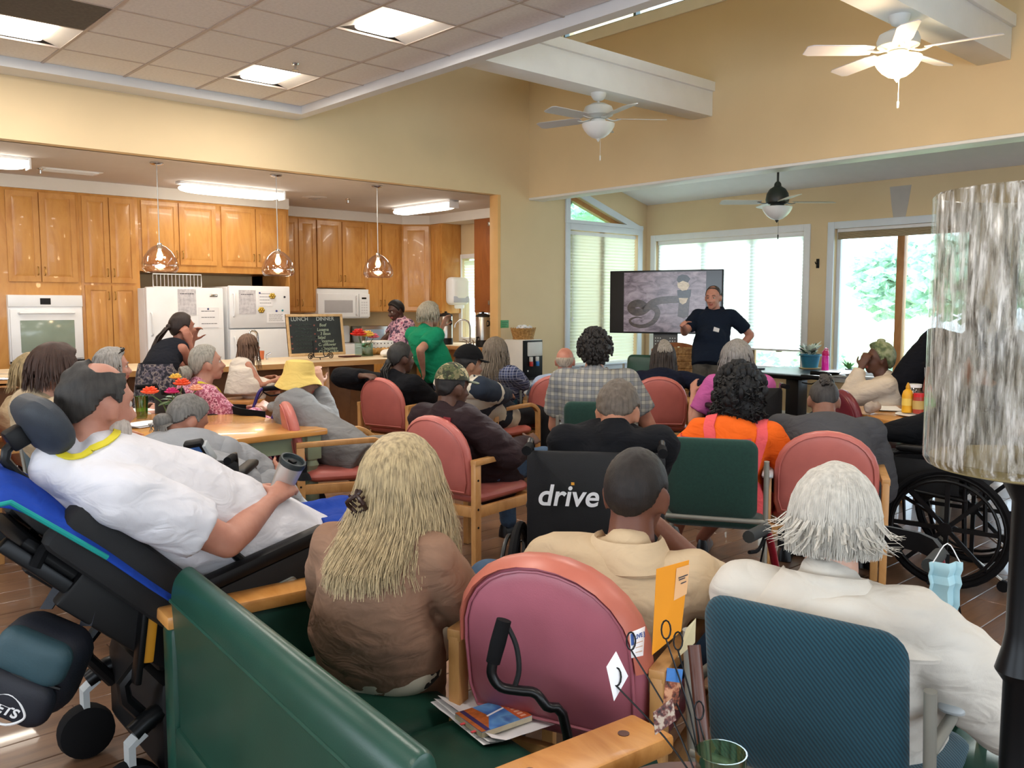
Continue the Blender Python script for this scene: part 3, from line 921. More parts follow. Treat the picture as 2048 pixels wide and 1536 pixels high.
# microwave
my = KU - .05
t = thing('microwave', 'white over-range microwave under the wall cabinet', 'microwave', (X(632, my), my, Z(680, 637, my)))
W_, H_ = X(736, my) - X(632, my), Z(680, 578, my) - Z(680, 637, my)
MB().box(0, W_, 0, .4, 0, H_).build('case', WHITE, t, bevel=.008)
d_ = MB().box(.0, W_ * .78, -.03, 0, .02, H_ - .07).build('microwave_door', WHITE, t, bevel=.008)
MB().box(W_ * .12, W_ * .66, -.034, -.029, H_ * .2, H_ * .62).build('window_pane', mat('mw_glass', 'b6b5b8', .2, var=.03), d_, bevel=.003)
MB().tube([(W_ * .73, -.03, H_ * .12), (W_ * .73, -.065, H_ * .18), (W_ * .73, -.065, H_ * .7), (W_ * .73, -.03, H_ * .76)], .012, 8, 3).build('handle', WHITE, d_)
cp = MB().box(W_ * .79, W_, -.03, 0, .02, H_ - .07).build('keypad', WHITE, t, bevel=.006)
MB().box(W_ * .84, W_ * .93, -.033, -.03, H_ * .66, H_ * .72).build('display', BLACK, cp)
b = MB()
for i in range(3):
    for j in range(5): b.box(W_ * (.83 + .045 * i), W_ * (.86 + .045 * i), -.032, -.03, H_ * (.16 + .09 * j), H_ * (.21 + .09 * j))
b.build('buttons', mat('key_grey', 'd4d4d8', .5, var=0), cp)
# range / toaster etc on back worktop
def on_top(px, py, z): return AZ_(px, py, z)
t = thing('cooker', 'white cooker with raised back panel behind the chalkboard', 'cooker', (X(690, 11.3), 11.3, 0))
MB().box(-.38, .38, 0, .6, .02, .93).build('body', WHITE, t, bevel=.008)
MB().box(-.38, .38, .5, .6, .93, 1.2).build('back_panel', WHITE, t, bevel=.03)
MB().box(-.2, .05, .495, .5, 1.05, 1.13).build('display', BLACK, t)
t = thing('toaster_oven', 'grey toaster oven on the back worktop behind the kitchen worker', 'toaster oven', (X(752, 11.5), 11.5, .92))
MB().box(-.28, .28, 0, .32, .01, .27).build('case', STEEL, t, bevel=.01)
MB().box(-.22, .12, -.012, 0, .05, .22).build('glass_door', mat('toaster_glass', '8fa0b4', .15, var=.05), t, bevel=.004)
for z_ in (.07, .13, .19): MB().lathe([(.02, 0), (.018, -.02), (.001, -.02)], 10, (.2, 0, z_), Matrix.Rotation(-pi / 2, 4, 'X')).build('knob', BLACK, t)
for sx in (-.25, .25): MB().box(sx - .02, sx + .02, .05, .09, 0, .012).build('foot', BLACK, t)

# chalkboard on easel
cb0, cb1 = AZ_(590, 716, .925), AZ_(690, 712, .925)
cy = 8.3
A, B_, C_, D_ = (AY(575, 628, cy), AY(684, 628, cy), AY(692, 708, cy), AY(584, 713, cy))
cw, ch = AY(690, 660, cy).x - AY(577, 660, cy).x, A.z - D_.z
cx_ = (A.x + B_.x + C_.x + D_.x) / 4
t = thing('chalkboard', 'wood-framed black menu chalkboard on a scrolled easel', 'chalkboard', (cx_, cy, D_.z), 0)
tilt = Matrix.Rotation(R(-8), 4, 'X')
BOARD = mat('slate', '2b2f2e', .8, var=.25, vs=5)
MB().box(-cw / 2, cw / 2, 0, .012, 0, ch, tilt).build('board', BOARD, t)
b = MB()
fwid = .028
b.box(-cw / 2, cw / 2, -.012, .016, 0, fwid, tilt); b.box(-cw / 2, cw / 2, -.012, .016, ch - fwid, ch, tilt)
b.box(-cw / 2, -cw / 2 + fwid, -.012, .016, fwid, ch - fwid, tilt); b.box(cw / 2 - fwid, cw / 2, -.012, .016, fwid, ch - fwid, tilt)
b.build('frame', wood('board_frame', 'b08a5c', 'c9a676', .5, (4, 4, 4)), t, bevel=.004)
def chalk(txt, u, v, size, col, shear=.15):
    m = tilt @ basis((1, 0, 0), (0, 0, 1), (0, -1, 0), (u * cw, -.003, v * ch))
    text('lettering', txt, size, m, mat('chalk_' + col, col, .9, var=.2, vs=30), t, shear=shear, align='LEFT', depth=.0008)
chalk('LUNCH', -.42, .88, .06, 'aeb2ac', 0)
chalk('DINNER', .02, .88, .06, 'aeb2ac', 0)
for k, (tx, v) in enumerate((('Beef', .73), ('Lasagna', .62), ('3 Bean', .52), ('Salad', .43), ('Steamed', .34), ('Cauliflower', .255), ('Chocolate', .16), ('Chip Cookie', .085))):
    chalk(tx, .02 + (.05 if k in (0, 2, 4, 6) else 0), v, .046, 'a3ad96')
rnd = random.Random(3)
b = MB()
for v in (.74, .64, .55, .46, .37, .28, .19):
    x_ = -.36
    while x_ < -.1:
        pp = [tilt @ V(((x_ + .012 * q) * cw, -.003, (v + rnd.uniform(-.02, .03)) * ch)) for q in range(4)]
        b.tube(pp, .0022, 4)
        x_ += .05
b.build('chalk_scrawl', mat('chalk_dim', '44524a', .9, var=.1), t, flat=True)['kind'] = 'stuff'
b = MB()
for u, v in ((-.43, .73), (-.43, .46), (-.43, .3), (-.43, .18), (-.02, .73), (-.02, .52), (-.02, .34), (-.02, .16)):
    for a in range(3):
        q = tilt @ V((u * cw, -.003, v * ch)); e = V((cos(a * pi / 3) * .012, 0, sin(a * pi / 3) * .012))
        b.tube([q - e, q + e], .002, 4)
b.build('chalk_stars', mat('chalk_red', '8f5a52', .9, var=.1), t, flat=True)
es = thing('easel', 'black scrolled wire easel under the chalkboard', 'easel', (cx_, cy, .925))
hz_ = D_.z - .925
b = MB()
for sx in (-1, 1):
    sp = [(sx * (.12 + .035 * (1 - k / 22) * cos(-k * .6 + 2.6)), -.06, .045 + .035 * (1 - k / 22) * sin(-k * .6 + 2.6)) for k in range(22)]
    b.tube([(sx * .05, .01, hz_ + .16), (sx * .06, -.02, hz_), (sx * .07, -.05, hz_ * .7)] + list(sp), .005, 6)
b.tube([(-.1, -.045, hz_ - .01), (0, -.05, hz_ - .02), (.1, -.045, hz_ - .01)], .005, 6, 3)
b.tube([(0, .02, hz_ + .2), (0, .16, .006)], .005, 6)
for sx in (-1, 1): b.tube([(sx * .1, -.045, hz_ - .01), (sx * .1, -.07, hz_ + .01)], .005, 6)
b.tube([(-.0, -.04, hz_ - .02), (0, -.05, .006)], .005, 6)
b.build('wire_frame', DARKM, es)

# pendants
def pendant(px, py, qx, qy, label):
    p = AZ_(px, py, HZ)
    t = thing('pendant_lamp', label, 'lamp', (p.x, p.y, HZ), 0, 'glass pendant lamps over the counter')
    MB().lathe([(.001, 0), (.065, 0), (.065, -.012), (.05, -.022), (.012, -.03), (.001, -.03)], 20).build('canopy', CHROME, t)
    zs = AD(qx, qy, (p - C0).dot(FW)).z - HZ
    MB().tube([(0, 0, -.02), (0, 0, zs)], .005, 6).build('cord', STEEL, t)
    MB().lathe([(.001, .01), (.02, .01), (.03, -.02), (.028, -.05), (.001, -.05)], 16, (0, 0, zs)).build('socket', CHROME, t)
    prof = [(.028, -.01), (.07, -.03), (.12, -.075), (.16, -.14), (.178, -.2), (.178, -.24), (.16, -.275), (.14, -.285)]
    b = MB()
    rr = [[V((r * cos(2 * pi * j / 32), r * sin(2 * pi * j / 32), z_ + zs)) for j in range(32)] for r, z_ in prof]
    b.rings(rr, cap=False)
    b.build('glass_shade', clear_glass('pendant_glass', 'f3e3d6', .04, .12), t, norm=False)
    MB().lathe([(.001, -.05), (.014, -.05), (.016, -.07), (.03, -.11), (.03, -.135), (.018, -.16), (.001, -.165)], 14, (0, 0, zs)).build('bulb', glow('bulb_glow', 'ffd9a0', 32), t)
    l = bpy.data.lights.new('pendant_lamp_light', 'POINT'); l.energy = 12; l.color = (1, .78, .5); l.shadow_soft_size = .05
    lo = bpy.data.objects.new('pendant_lamp_light', l); COL.objects.link(lo); lo.parent = t; lo.location = (0, 0, zs - .2)
pendant(313, 325, 320, 487, 'clear glass pendant lamp in front of the freezer, leftmost')
pendant(552, 349, 557, 499, 'clear glass pendant lamp in front of the two-door refrigerator')
pendant(754, 371, 757, 507, 'clear glass pendant lamp above the flowers, rightmost')
# fluorescent fittings
def tube_light(x0, y0, x1_, y1_, label):
    L_ = sqrt((x1_ - x0) ** 2 + (y1_ - y0) ** 2)
    t = thing('fluorescent_light', label, 'light', ((x0 + x1_) / 2, (y0 + y1_) / 2, HZ), atan2(y1_ - y0, x1_ - x0), 'kitchen tube lights')
    MB().box(-L_ / 2, L_ / 2, -.07, .07, -.03, 0).build('housing', WHITE, t, bevel=.004)
    MB().pad(rrect(L_ * .97, .16, .04), .09, lambda u, v, w_: (u, v, -.07 + w_)).build('diffuser', glow('tube_glow', 'fff6e6', 9), t)
    MB().box(L_ / 2 - .02, L_ / 2, -.08, .08, -.11, -.0).build('end_cap', WHITE, t, bevel=.004)
    area_lamp('fluorescent_lamp', (0, 0, -.13), (L_, .12), 15, (1, .90, .76), parent=t)
tube_light(4.02, 10.15, 5.36, 10.2, 'lit tube light above the refrigerators')
tube_light(7.45, 10.75, 7.49, 9.42, 'lit tube light at the right end of the kitchen')
t = tube_light(1.2, 9.6, 2.35, 9.6, 'lit tube light at the far left of the kitchen ceiling')
vt = thing('air_vent', 'white slatted air vent on the kitchen ceiling at left', 'vent', (2.88, 10.17, HZ))
MB().box(-.3, .3, -.12, .12, -.006, 0).build('frame', TRIMW, vt, bevel=.003)
for k in range(9): MB().box(-.26, .26, -.1 + k * .025, -.09 + k * .025, -.014, -.004, Matrix.Rotation(0, 4, 'X')).build('slat', TRIMW, vt, flat=True)
vt = thing('air_vent', 'flush air vent between the kitchen tube lights', 'vent', (5.95, 10.45, HZ))
MB().lathe([(.001, -.004), (.1, -.02), (.16, -.006), (.16, 0), (.001, 0)], 24).build('frame', CEILW, vt)
MB().lathe([(.04, -.03), (.09, -.024), (.08, -.018), (.04, -.02)], 24, cap=False).build('cone', CEILW, vt)
# ---------------------------------------------------------------- chairs
PINK = mat('salmon_vinyl', 'b9685f', .38, var=.06, vs=10, bump=.05, bs=250)
PINKR = mat('rose_vinyl', 'a8606e', .38, var=.05, vs=10, bump=.05, bs=250)
BANDV = mat('coral_band', 'bc6a58', .38, var=.05, vs=10)
GREENV = mat('green_vinyl', '1d4438', .33, var=.08, vs=8, bump=.04, bs=300)
GREENF = mat('green_fabric', '15382f', .9, var=.12, vs=80, bump=.2, bs=400, sheen=.2)
def weave(name, c1, c2):
    nt = NT(name); basic(nt, .9, sheen=.2)
    co = nt.coord()
    x = nt.n('ShaderNodeTexWave', wave_type='BANDS', bands_direction='DIAGONAL', _Scale=55, _Distortion=1)
    nt.l(co, x.inputs['Vector'])
    nt.l(nt.ramp(x.outputs['Fac'], [(.2, c1), (.8, c2)]), nt.b.inputs['Base Color'])
    nt.bump(x.outputs['Fac'], .2, .004)
    MATS[name] = nt.m
    return nt.m
TEALF = weave('teal_weave', '0a2f3c', '134757')
GREYM = mat('grey_frame', '8f8d84', .45, metal=.3, var=.05)
GREYP = mat('grey_plastic', 'a9aeb0', .45, var=.04)
def face_az(loc, az, dz=0): return V((loc[0], loc[1], dz)), az - pi / 2
def arch(w, z0, zs, z1, n=14):
    """panel outline: straight sides then an elliptical top"""
    pts = [(-w * .92, z0), (w * .92, z0), (w, z0 + .06)]
    for k in range(n + 1):
        a = pi * k / n
        pts.append((w * cos(a), zs + (z1 - zs) * sin(a) ** .85))
    pts.append((-w, z0 + .06))
    return pts
def make_pink(label, vinyl, name='armchair', group='salmon armchairs'):
    t = thing(name, label, 'chair', group=group)
    tl = R(9)
    def bk(u, v, w_):    # back panel: u across, v up, w_ thickness
        return (u, -.25 + w_ - sin(tl) * (v - .42) + .18 * u * u, v)
    bo = MB().pad(arch(.245, .46, .66, .90), .075, bk).build('backrest', vinyl, t)
    o = arch(.238, .47, .66, .892)
    MB().tube([bk(u * .93, .68 + (v - .68) * .93, -.0345) for u, v in o], .004, 6, closed=True).build('seam', vinyl, bo)
    MB().pad(rrect(.5, .5, .07), .08, lambda u, v, w_: (u, v + .02, .445 + w_), .7).build('seat', vinyl, t)
    for s_ in (-1, 1):
        x = s_ * .272
        MB().strip([(x, -.27, .0), (x, -.27, .655)], (1, 0, 0), .034, .05).build('leg', BENTW, t, bevel=.005)
        MB().strip([(x, -.295, .655), (x, .12, .665), (x, .2, .66), (x, .265, .62), (x, .285, .54), (x, .285, 0)], (1, 0, 0), .04, .032, 5).build('arm', BENTW, t, bevel=.004)
        MB().box(x - .015, x + .015, -.25, .28, .35, .41).build('rail', BENTW, t, bevel=.005)
        for (yy, zz) in ((-.272, .56), (-.272, .40), (-.272, .30)):
            MB().lathe([(.001, 0), (.007, 0), (.006, .003), (.001, .003)], 8, (x + s_ * .017, yy, zz), Matrix.Rotation(s_ * pi / 2, 4, 'Y')).build('screw', DARKM, t)
    for y in (-.255, .26): MB().box(-.26, .26, y - .015, y + .015, .345, .405).build('rail', BENTW, t, bevel=.005)
    return t
CH = {}
def seat_at(px, py, z, az, back=.29):
    p = AZ_(px, py, z)
    return V((p.x + cos(az) * back, p.y + sin(az) * back, 0))
pinks = [('camo', 872, 829, 10, 'salmon armchair of the man in the camouflage cap'),
         ('sweater', 764, 754, 14, 'salmon armchair in front of the serving counter, holding the person in black'),
         ('blackcap', 938, 758, 8, 'salmon armchair behind the camouflage cap, beside the water cooler'),
         ('hat', 582, 802, -22, 'salmon armchair at the corner of the wood table'),
         ('bald', 1112, 749, 46, 'salmon armchair of the bald man beside the tall window'),
         ('navy', 1318, 752, 40, 'salmon armchair of the woman in navy in front of the television'),
         ('mohawk', 1655, 859, 29, 'salmon armchair of the person in the grey shirt at the right')]
proto = None
for key, px, py, a, lab in pinks:
    az = R(a)
    loc = seat_at(px, py, .9, az)
    if proto is None:
        proto = make_pink(lab, PINK)
        proto.location = loc; proto.rotation_euler = (0, 0, az - pi / 2); o = proto
    else: o = copy_tree(proto, loc, az - pi / 2, lab)
    CH[key] = (loc, az)
az = R(20)
CH['polo'] = (seat_at(1100, 1128, .88, az), az)
pk = make_pink('rose-pink armchair in the foreground with coral top band', PINKR)
pk.location = CH['polo'][0]; pk.rotation_euler = (0, 0, az - pi / 2)
bk_ = [c for c in pk.children if c.name.startswith('backrest')][0]
tl = R(9)
o = arch(.251, .50, .66, .910)[3:-1]
rings = []
for (u, v) in o:
    rings.append([(u * q, -.25 + w_ - sin(tl) * (v - .42) + .18 * u * u * q * q, .66 + (v - .66) * q) for q, w_ in ((1, -.02), (1.012, 0), (1, .03), (.925, .047), (.91, .03), (.91, -.03), (.925, -.0445))])
MB().rings(rings).build('top_band', BANDV, bk_)

def make_metal(label, fab, frame=GREYM, bw=.43, z0=.5, z1=.87, group='metal-framed armchairs', armpad=GREYP):
    t = thing('armchair', label, 'chair', group=group)
    tl = R(8)
    zc = (z0 + z1) / 2
    def bk(u, v, w_): return (u, -.24 + w_ - sin(tl) * (v - .45) + .12 * u * u, v)
    MB().pad(rrect(bw, z1 - z0, .055, 5, 0, zc), .06, bk, .4).build('backrest', fab, t)
    MB().pad(rrect(.48, .48, .06), .07, lambda u, v, w_: (u, v + .02, .44 + w_), .6).build('seat', fab, t)
    for s_ in (-1, 1):
        x = s_ * .255
        MB().tube([(x, -.27, 0), (x, -.25, .44), (x, -.29, z1 - .1)], .0125, 10).build('leg', frame, t)
        MB().tube([(x, -.27, .64), (x, .2, .65), (x, .24, .63), (x, .25, .58), (x, .26, 0)], .0125, 10, 4).build('leg', frame, t)
        MB().pad(rrect(.055, .32, .025, 4, x, .04), .03, lambda u, v, w_: (u, v, .665 + w_)).build('arm_pad', armpad, t)
    MB().tube([(-.255, -.26, .47), (.255, -.26, .47)], .0125, 10).build('rail', frame, t)
    MB().tube([(-.255, .25, .39), (.255, .25, .39)], .0125, 10).build('rail', frame, t)
    return t
for key, px, py, z, a, fab, z0, z1, lab in (('teal', 1600, 1222, .87, 9, TEALF, .47, .87, 'teal woven armchair in the foreground with grey metal frame'),
        ('orange', 1424, 876, .87, 30, GREENF, .47, .87, 'dark green armchair of the woman in orange'),
        ('plaid', 1192, 803, .87, 40, GREENF, .5, .87, 'dark green armchair of the man in the checked shirt'),
        ('far', 1292, 710, .97, 200, GREENV, .5, .97, 'dark green armchair under the left end of the television'),
        ('longhair', 988, 753, .87, 25, TEALF, .5, .87, 'teal armchair beside the water cooler'),
        ('beige', 72, 852, .87, 5, TEALF, .47, .87, 'teal armchair at the left edge of the photo')):
    az = R(a)
    loc = seat_at(px, py, z, az)
    o = make_metal(lab, fab, z0=z0, z1=z1)
    o.location = loc; o.rotation_euler = (0, 0, az - pi / 2)
    CH[key] = (loc, az)

# wooden high-back rattan chair beside the presenter
p = AD(1360, 800, 10.0)
t = thing('rattan_chair', 'high-backed woven rattan chair beside the presenter', 'chair', (p.x, p.y, 0), R(228) - pi / 2)
RAT = ramped('rattan', 'noise', [(.35, '8a5f36'), (.55, 'b08450'), (.7, 'c79c66')], 30, .6, False, 3, .3)
for z_ in range(7):
    MB().pad(rrect(.5, .085, .02, 3, 0, .47 + .085 * z_), .03, lambda u, v, w_: (u, -.22 + w_ - .1 * (v - .4), v), .2).build('woven_row', RAT, t)
MB().strip([(-.27, -.29, .98), (-.15, -.295, 1.03), (0, -.3, 1.05), (.15, -.295, 1.03), (.27, -.29, .98)], (0, 1, 0), .04, .05, 4).build('top_rail', wood('rattan_rail', '8a4f2a', 'a8683a', .4, (4, 4, 4)), t)
MB().pad(rrect(.52, .5, .05), .08, lambda u, v, w_: (u, v, .44 + w_)).build('seat', RAT, t)
for s_ in (-1, 1):
    MB().tube([(s_ * .26, -.24, 0), (s_ * .26, -.22, .45), (s_ * .27, -.29, 1.0)], .02, 10).build('leg', MATS['rattan_rail'], t)
    MB().tube([(s_ * .26, .24, 0), (s_ * .26, .24, .45)], .02, 10).build('leg', MATS['rattan_rail'], t)

# ---------------------------------------------------------------- sofa in the foreground
sf = thing('loveseat', 'dark green vinyl loveseat with light wood arm rails in the foreground', 'sofa', (1.08, 1.79, 0), R(-5.4))
def sofa_parts(t, y0, y1, x0, x1, bx, bz=.82):
    for (a, c_) in ((y0 - .05, y0 + .04), (y1 - .04, y1 + .05)):
        MB().box(x0, x1, a, c_, .08, .60).build('side_panel', GREENV, t, bevel=.02)
        MB().box(x0 - .01, x1 + .02, a - .015, c_ + .015, .60, .64).build('arm_rail', PINEW, t, bevel=.008)
    MB().box(x0, x1, y0 + .04, y1 - .04, .1, .32).build('base', GREENV, t, bevel=.02)
    n = 2
    for k in range(n):
        ya, yb = y0 + .045 + (y1 - y0 - .09) * k / n, y0 + .045 + (y1 - y0 - .09) * (k + 1) / n
        MB().pad(rrect(x1 - x0 - .12, yb - ya - .005, .04, 4, (x0 + x1) / 2 + .07, (ya + yb) / 2), .15, lambda u, v, w_: (u, v, .375 + w_), .35).build('seat_cushion', GREENV, t)
    prof = [(bx, .12), (bx - .004, .5), (bx - .012, .64), (bx - .014, .70), (bx - .002, .748), (bx + .03, bz), (bx + .058, bz - .022), (bx + .078, .64), (bx + .12, .42), (bx + .13, .12)]
    pp = [V((a, 0, c_)) for a, c_ in prof]
    sp = [pp[0], pp[1]] + smooth_path(pp[1:-1], 4)[1:] + [pp[-1]]
    MB().prism([(q.x, q.z) for q in sp], y0 - .045, y1 - .05, lambda u, v, w_: (u, w_, v)).build('backrest', GREENV, t, bevel=.012)
    MB().tube([(bx - .013, y0 - .04, .685), (bx - .013, y1 - .05, .685)], .006, 6).build('piping', GREENV, t)
    for (a, c_) in ((x0 + .06, y0 + .1), (x1 - .06, y0 + .1), (x0 + .06, y1 - .1), (x1 - .06, y1 - .1)):
        MB().cyl((a, c_, 0), (a, c_, .1), .025, .03, 12).build('foot', DARKW, t)
sofa_parts(sf, -.66, .63, -.25, .35, -.235, .775)
for k, (u, v) in enumerate(((.29, -.66), (.05, -.66), (.2, .62))):
    MB().lathe([(.001, 0), (.012, 0), (.012, .0015), (.001, .0015)], 12, (u, v, .64)).build('dowel_plug', DARKW, sf)
sr = thing('vinyl_bench', 'green vinyl seat in the bottom right corner of the photo', 'bench', (2.45, .62, 0), R(12))
MB().pad(rrect(.75, .6, .05), .14, lambda u, v, w_: (u, v, .38 + w_), .3).build('seat_cushion', GREENV, sr)
MB().box(-.35, .35, -.27, .27, .08, .31).build('base', GREENV, sr, bevel=.015)
for a in (-.3, .3):
    for c_ in (-.22, .22): MB().cyl((a, c_, 0), (a, c_, .1), .025, .03, 12).build('foot', DARKW, sr)

# ---------------------------------------------------------------- tables
SAGE = mat('sage_paint', '8b9a80', .5, var=.06)
TABT = wood('table_top', 'b77d3c', 'cd9450', .25, (.8, 6, 6), coat=.3)
def turned_leg(parent, x, y, h, m):
    MB().lathe([(.03, 0), (.026, .05), (.035, .09), (.03, .12), (.04, .16), (.05, .3), (.045, h - .33), (.036, h - .3), (.05, h - .27), (.036, h - .24), (.052, h - .21), (.04, h - .18), (.05, h - .16)], 18, (x, y, 0)).build('leg', m, parent)
    MB().box(x - .05, x + .05, y - .05, y + .05, h - .17, h - .02).build('leg_block', m, parent, bevel=.005)
def table(label, loc, rz, lx, ly, top, legm, name='dining_table'):
    t = thing(name, label, 'table', loc, rz)
    MB().box(-lx / 2, lx / 2, -ly / 2, ly / 2, .70, .74).build('top', top, t, bevel=.01)
    ap = .07
    for s_ in (-1, 1):
        MB().box(-lx / 2 + ap, lx / 2 - ap, s_ * (ly / 2 - ap) - .012, s_ * (ly / 2 - ap) + .012, .6, .7).build('apron', legm, t, bevel=.004)
        MB().box(s_ * (lx / 2 - ap) - .012, s_ * (lx / 2 - ap) + .012, -ly / 2 + ap, ly / 2 - ap, .6, .7).build('apron', legm, t, bevel=.004)
        for q in (-1, 1): turned_leg(t, s_ * (lx / 2 - ap - .01), q * (ly / 2 - ap - .01), .72, legm)
    return t
T1 = table('wood table with sage green turned legs at the left', (2.1, 5.5, 0), R(3), 1.3, 1.5, TABT, SAGE)
GREYT = mat('grey_apron', '77746c', .5, var=.05)
ea = V((-.53, -.85, 0)).normalized(); eb = V((.85, -.53, 0))
pc = V((6.2, 3.27, 0)) + ea * .66 + eb * .45
T2 = table('wood table with condiments beside the glass cylinder at the right', pc, atan2(ea.y, ea.x), 1.32, .9, TABT, GREYT)
p = AZ_(1590, 742, .74)
t = thing('pedestal_table', 'black pedestal table with plant and bottle by the windows', 'table', (9.55, 5.45, 0), R(-6))
BLK = mat('black_laminate', '16181c', .3, var=.1)
MB().pad(rrect(1.15, 1.15, .12), .04, lambda u, v, w_: (u, v, .72 + w_), .1).build('top', BLK, t)
MB().box(-.09, .09, -.09, .09, .05, .7).build('column', BLK, t, bevel=.01)
MB().box(-.25, .25, -.25, .25, .64, .7).build('support_plate', BLK, t, bevel=.01)
for a in (0, 1):
    MB().box(*((-.4, .4, -.05, .05) if a == 0 else (-.05, .05, -.4, .4)), 0, .06).build('foot', BLK, t, bevel=.01)

# ---------------------------------------------------------------- wheelchairs
FABK = mat('black_nylon', '0d0e11', .7, var=.15, vs=30, bump=.1, bs=300)
def wheel_mb(R_, w_, n=36):
    b = MB(); b.tube([(0, R_ * cos(2 * pi * k / n), R_ * sin(2 * pi * k / n)) for k in range(n)], w_, 8, closed=True); return b
def big_wheel(t, x, y, s_, R_=.305, spokes=8):
    m = Matrix.Translation((x, y, R_ + .018))
    w_ = wheel_mb(R_, .018).build('rear_wheel', RUBBER, t); w_.location = (x, y, R_ + .018)
    wheel_mb(R_ * .86, .009).build('hand_rim', DARKM, w_).location = (s_ * .045, 0, 0)
    wheel_mb(R_ * .93, .010).build('rim', BLACK, w_)
    MB().cyl((-.03, 0, 0), (.05 * s_ if s_ > 0 else .03, 0, 0), .035, .03, 14).build('hub', BLACK, w_)
    for k in range(spokes):
        a = 2 * pi * k / spokes
        MB().strip([(0, .02 * cos(a), .02 * sin(a)), (0, R_ * .93 * cos(a), R_ * .93 * sin(a))], (1, 0, 0), .014, .022).build('spoke', BLACK, w_)
    for k in range(4):
        a = 2 * pi * (k + .5) / 4
        MB().tube([(s_ * .045, R_ * .86 * cos(a), R_ * .86 * sin(a)), (0, R_ * .93 * cos(a), R_ * .93 * sin(a))], .005, 5).build('rim_post', DARKM, w_)
    return w_
def caster(t, x, y, R_=.09, w_=.028, nm='caster'):
    c = MB().lathe([(.001, -w_ / 2), (R_ * .8, -w_ / 2), (R_, -w_ * .3), (R_, w_ * .3), (R_ * .8, w_ / 2), (.001, w_ / 2)], 24, (0, 0, 0), Matrix.Rotation(pi / 2, 4, 'Y')).build(nm, RUBBER, t)
    c.location = (x, y, R_)
    MB().strip([(0, 0, 0), (0, .03, R_ + .06)], (0, 1, 0), .03, .006).build('fork', DARKM, c)
    return c
def wheelchair(label, loc, az, back_z=.92, frame=DARKM, seat_w=.46, name='wheelchair'):
    t = thing(name, label, 'wheelchair', loc, az - pi / 2, 'manual wheelchairs')
    hw = seat_w / 2
    for s_ in (-1, 1):
        x = s_ * (hw + .015)
        MB().tube([(x, -.24, .2), (x, -.23, .5), (x, -.25, back_z), (x, -.30, back_z + .02), (x, -.38, back_z + .02)], .0125, 10, 3).build('back_post', frame, t)
        MB().tube([(x, -.40, back_z + .02), (x, -.30, back_z + .02)], .018, 12).build('push_handle', RUBBER, t)
        MB().tube([(x, -.24, .47), (x, .22, .5), (x, .27, .46), (x, .32, .28), (x, .40, .12)], .0125, 10, 3).build('side_frame', frame, t)
        MB().tube([(x, -.24, .2), (x, .2, .2), (x, .22, .48)], .0125, 10).build('side_frame', frame, t)
        MB().tube([(x, -.23, .66), (x, -.2, .70), (x, .1, .70), (x, .15, .64), (x, .15, .48)], .011, 10, 3).build('arm_tube', frame, t)
        MB().pad(rrect(.055, .34, .025, 4, x, -.04), .035, lambda u, v, w_: (u, v, .725 + w_)).build('arm_pad', BLACK, t)
        MB().box(x - .004, x + .004, -.2, .14, .49, .67).build('skirt_guard', FABK, t, bevel=.003)
        big_wheel(t, s_ * (hw + .075), -.16, s_)
        caster(t, s_ * (hw - .01), .26)
        MB().box(x - s_ * .17 if s_ > 0 else x, x if s_ > 0 else x + .17, .38, .54, .09, .105).build('footplate', BLACK, t, bevel=.004)
        MB().tube([(x, -.24, .2), (x, -.42, .08)], .010, 8).build('anti_tip_bar', CHROME, t)
        MB().lathe([(.001, -.012), (.03, -.012), (.03, .012), (.001, .012)], 14, (x, -.43, .05), Matrix.Rotation(pi / 2, 4, 'Y')).build('anti_tip_wheel', RUBBER, t)
    MB().tube([(-hw, -.1, .2), (hw, .1, .46)], .011, 8).build('cross_brace', frame, t)
    MB().tube([(hw, -.1, .2), (-hw, .1, .46)], .011, 8).build('cross_brace', frame, t)
    MB().pad(rrect(seat_w, .44, .03), .05, lambda u, v, w_: (u, v, .49 + w_)).build('seat', FABK, t)
    bk = MB().pad(rrect(seat_w + .06, back_z - .50, .03, 4, 0, (back_z + .50) / 2), .03, lambda u, v, w_: (u, -.255 + w_ - .05 * (1 - (u / .26) ** 2), v), .2).build('backrest', FABK, t)
    return t, bk
p = AD(1190, 1010, 3.30)
DRV = (V((p.x, p.y, 0)), R(40))
wc, bk = wheelchair('black manual wheelchair with white lettering on its back', DRV[0] + V((cos(DRV[1]), sin(DRV[1]), 0)) * .27, DRV[1], .955)
LETW = mat('white_print', 'dcdde0', .6, var=0)
text('lettering', 'drive', .112, basis((1, 0, 0), (0, 0, 1), (0, -1, 0), (-.10, -.334, .795)), LETW, bk, shear=.18, bold=.0018)
MB().box(-.086, -.074, -.3375, -.335, .84, .85).build('letter_dot', mat('orange_print', 'd9972e', .6, var=0), bk)
DRV = (DRV[0] + V((cos(DRV[1]), sin(DRV[1]), 0)) * .27, DRV[1])
WCR = (V((5.05, 2.03, 0)), R(98))
wheelchair('black wheelchair in profile below the glass cylinder at the right', WCR[0], WCR[1], .95)
p = AD(1478, 760, 6.9)
WCP = (V((p.x, p.y, 0)), R(50))
wheelchair('wheelchair of the woman in pink at the centre right', WCP[0], WCP[1], .88, CHROME)
p = AD(410, 790, 6.35)
WCB = (V((p.x, p.y, 0)), R(0))
wheelchair('wheelchair of the woman in the pink flowered blouse by the counter', WCB[0], WCB[1], .9)
p = AD(1768, 800, 7.2)
t = thing('armchair', 'wood-framed armchair with paper taped to its back, by the clear window', 'chair', (p.x, p.y, 0), R(110) - pi / 2)
REDW = wood('red_wood', '5e2a1c', '7a3a26', .4, (4, 4, 2))
SCF = (V((p.x, p.y, 0)), R(110))
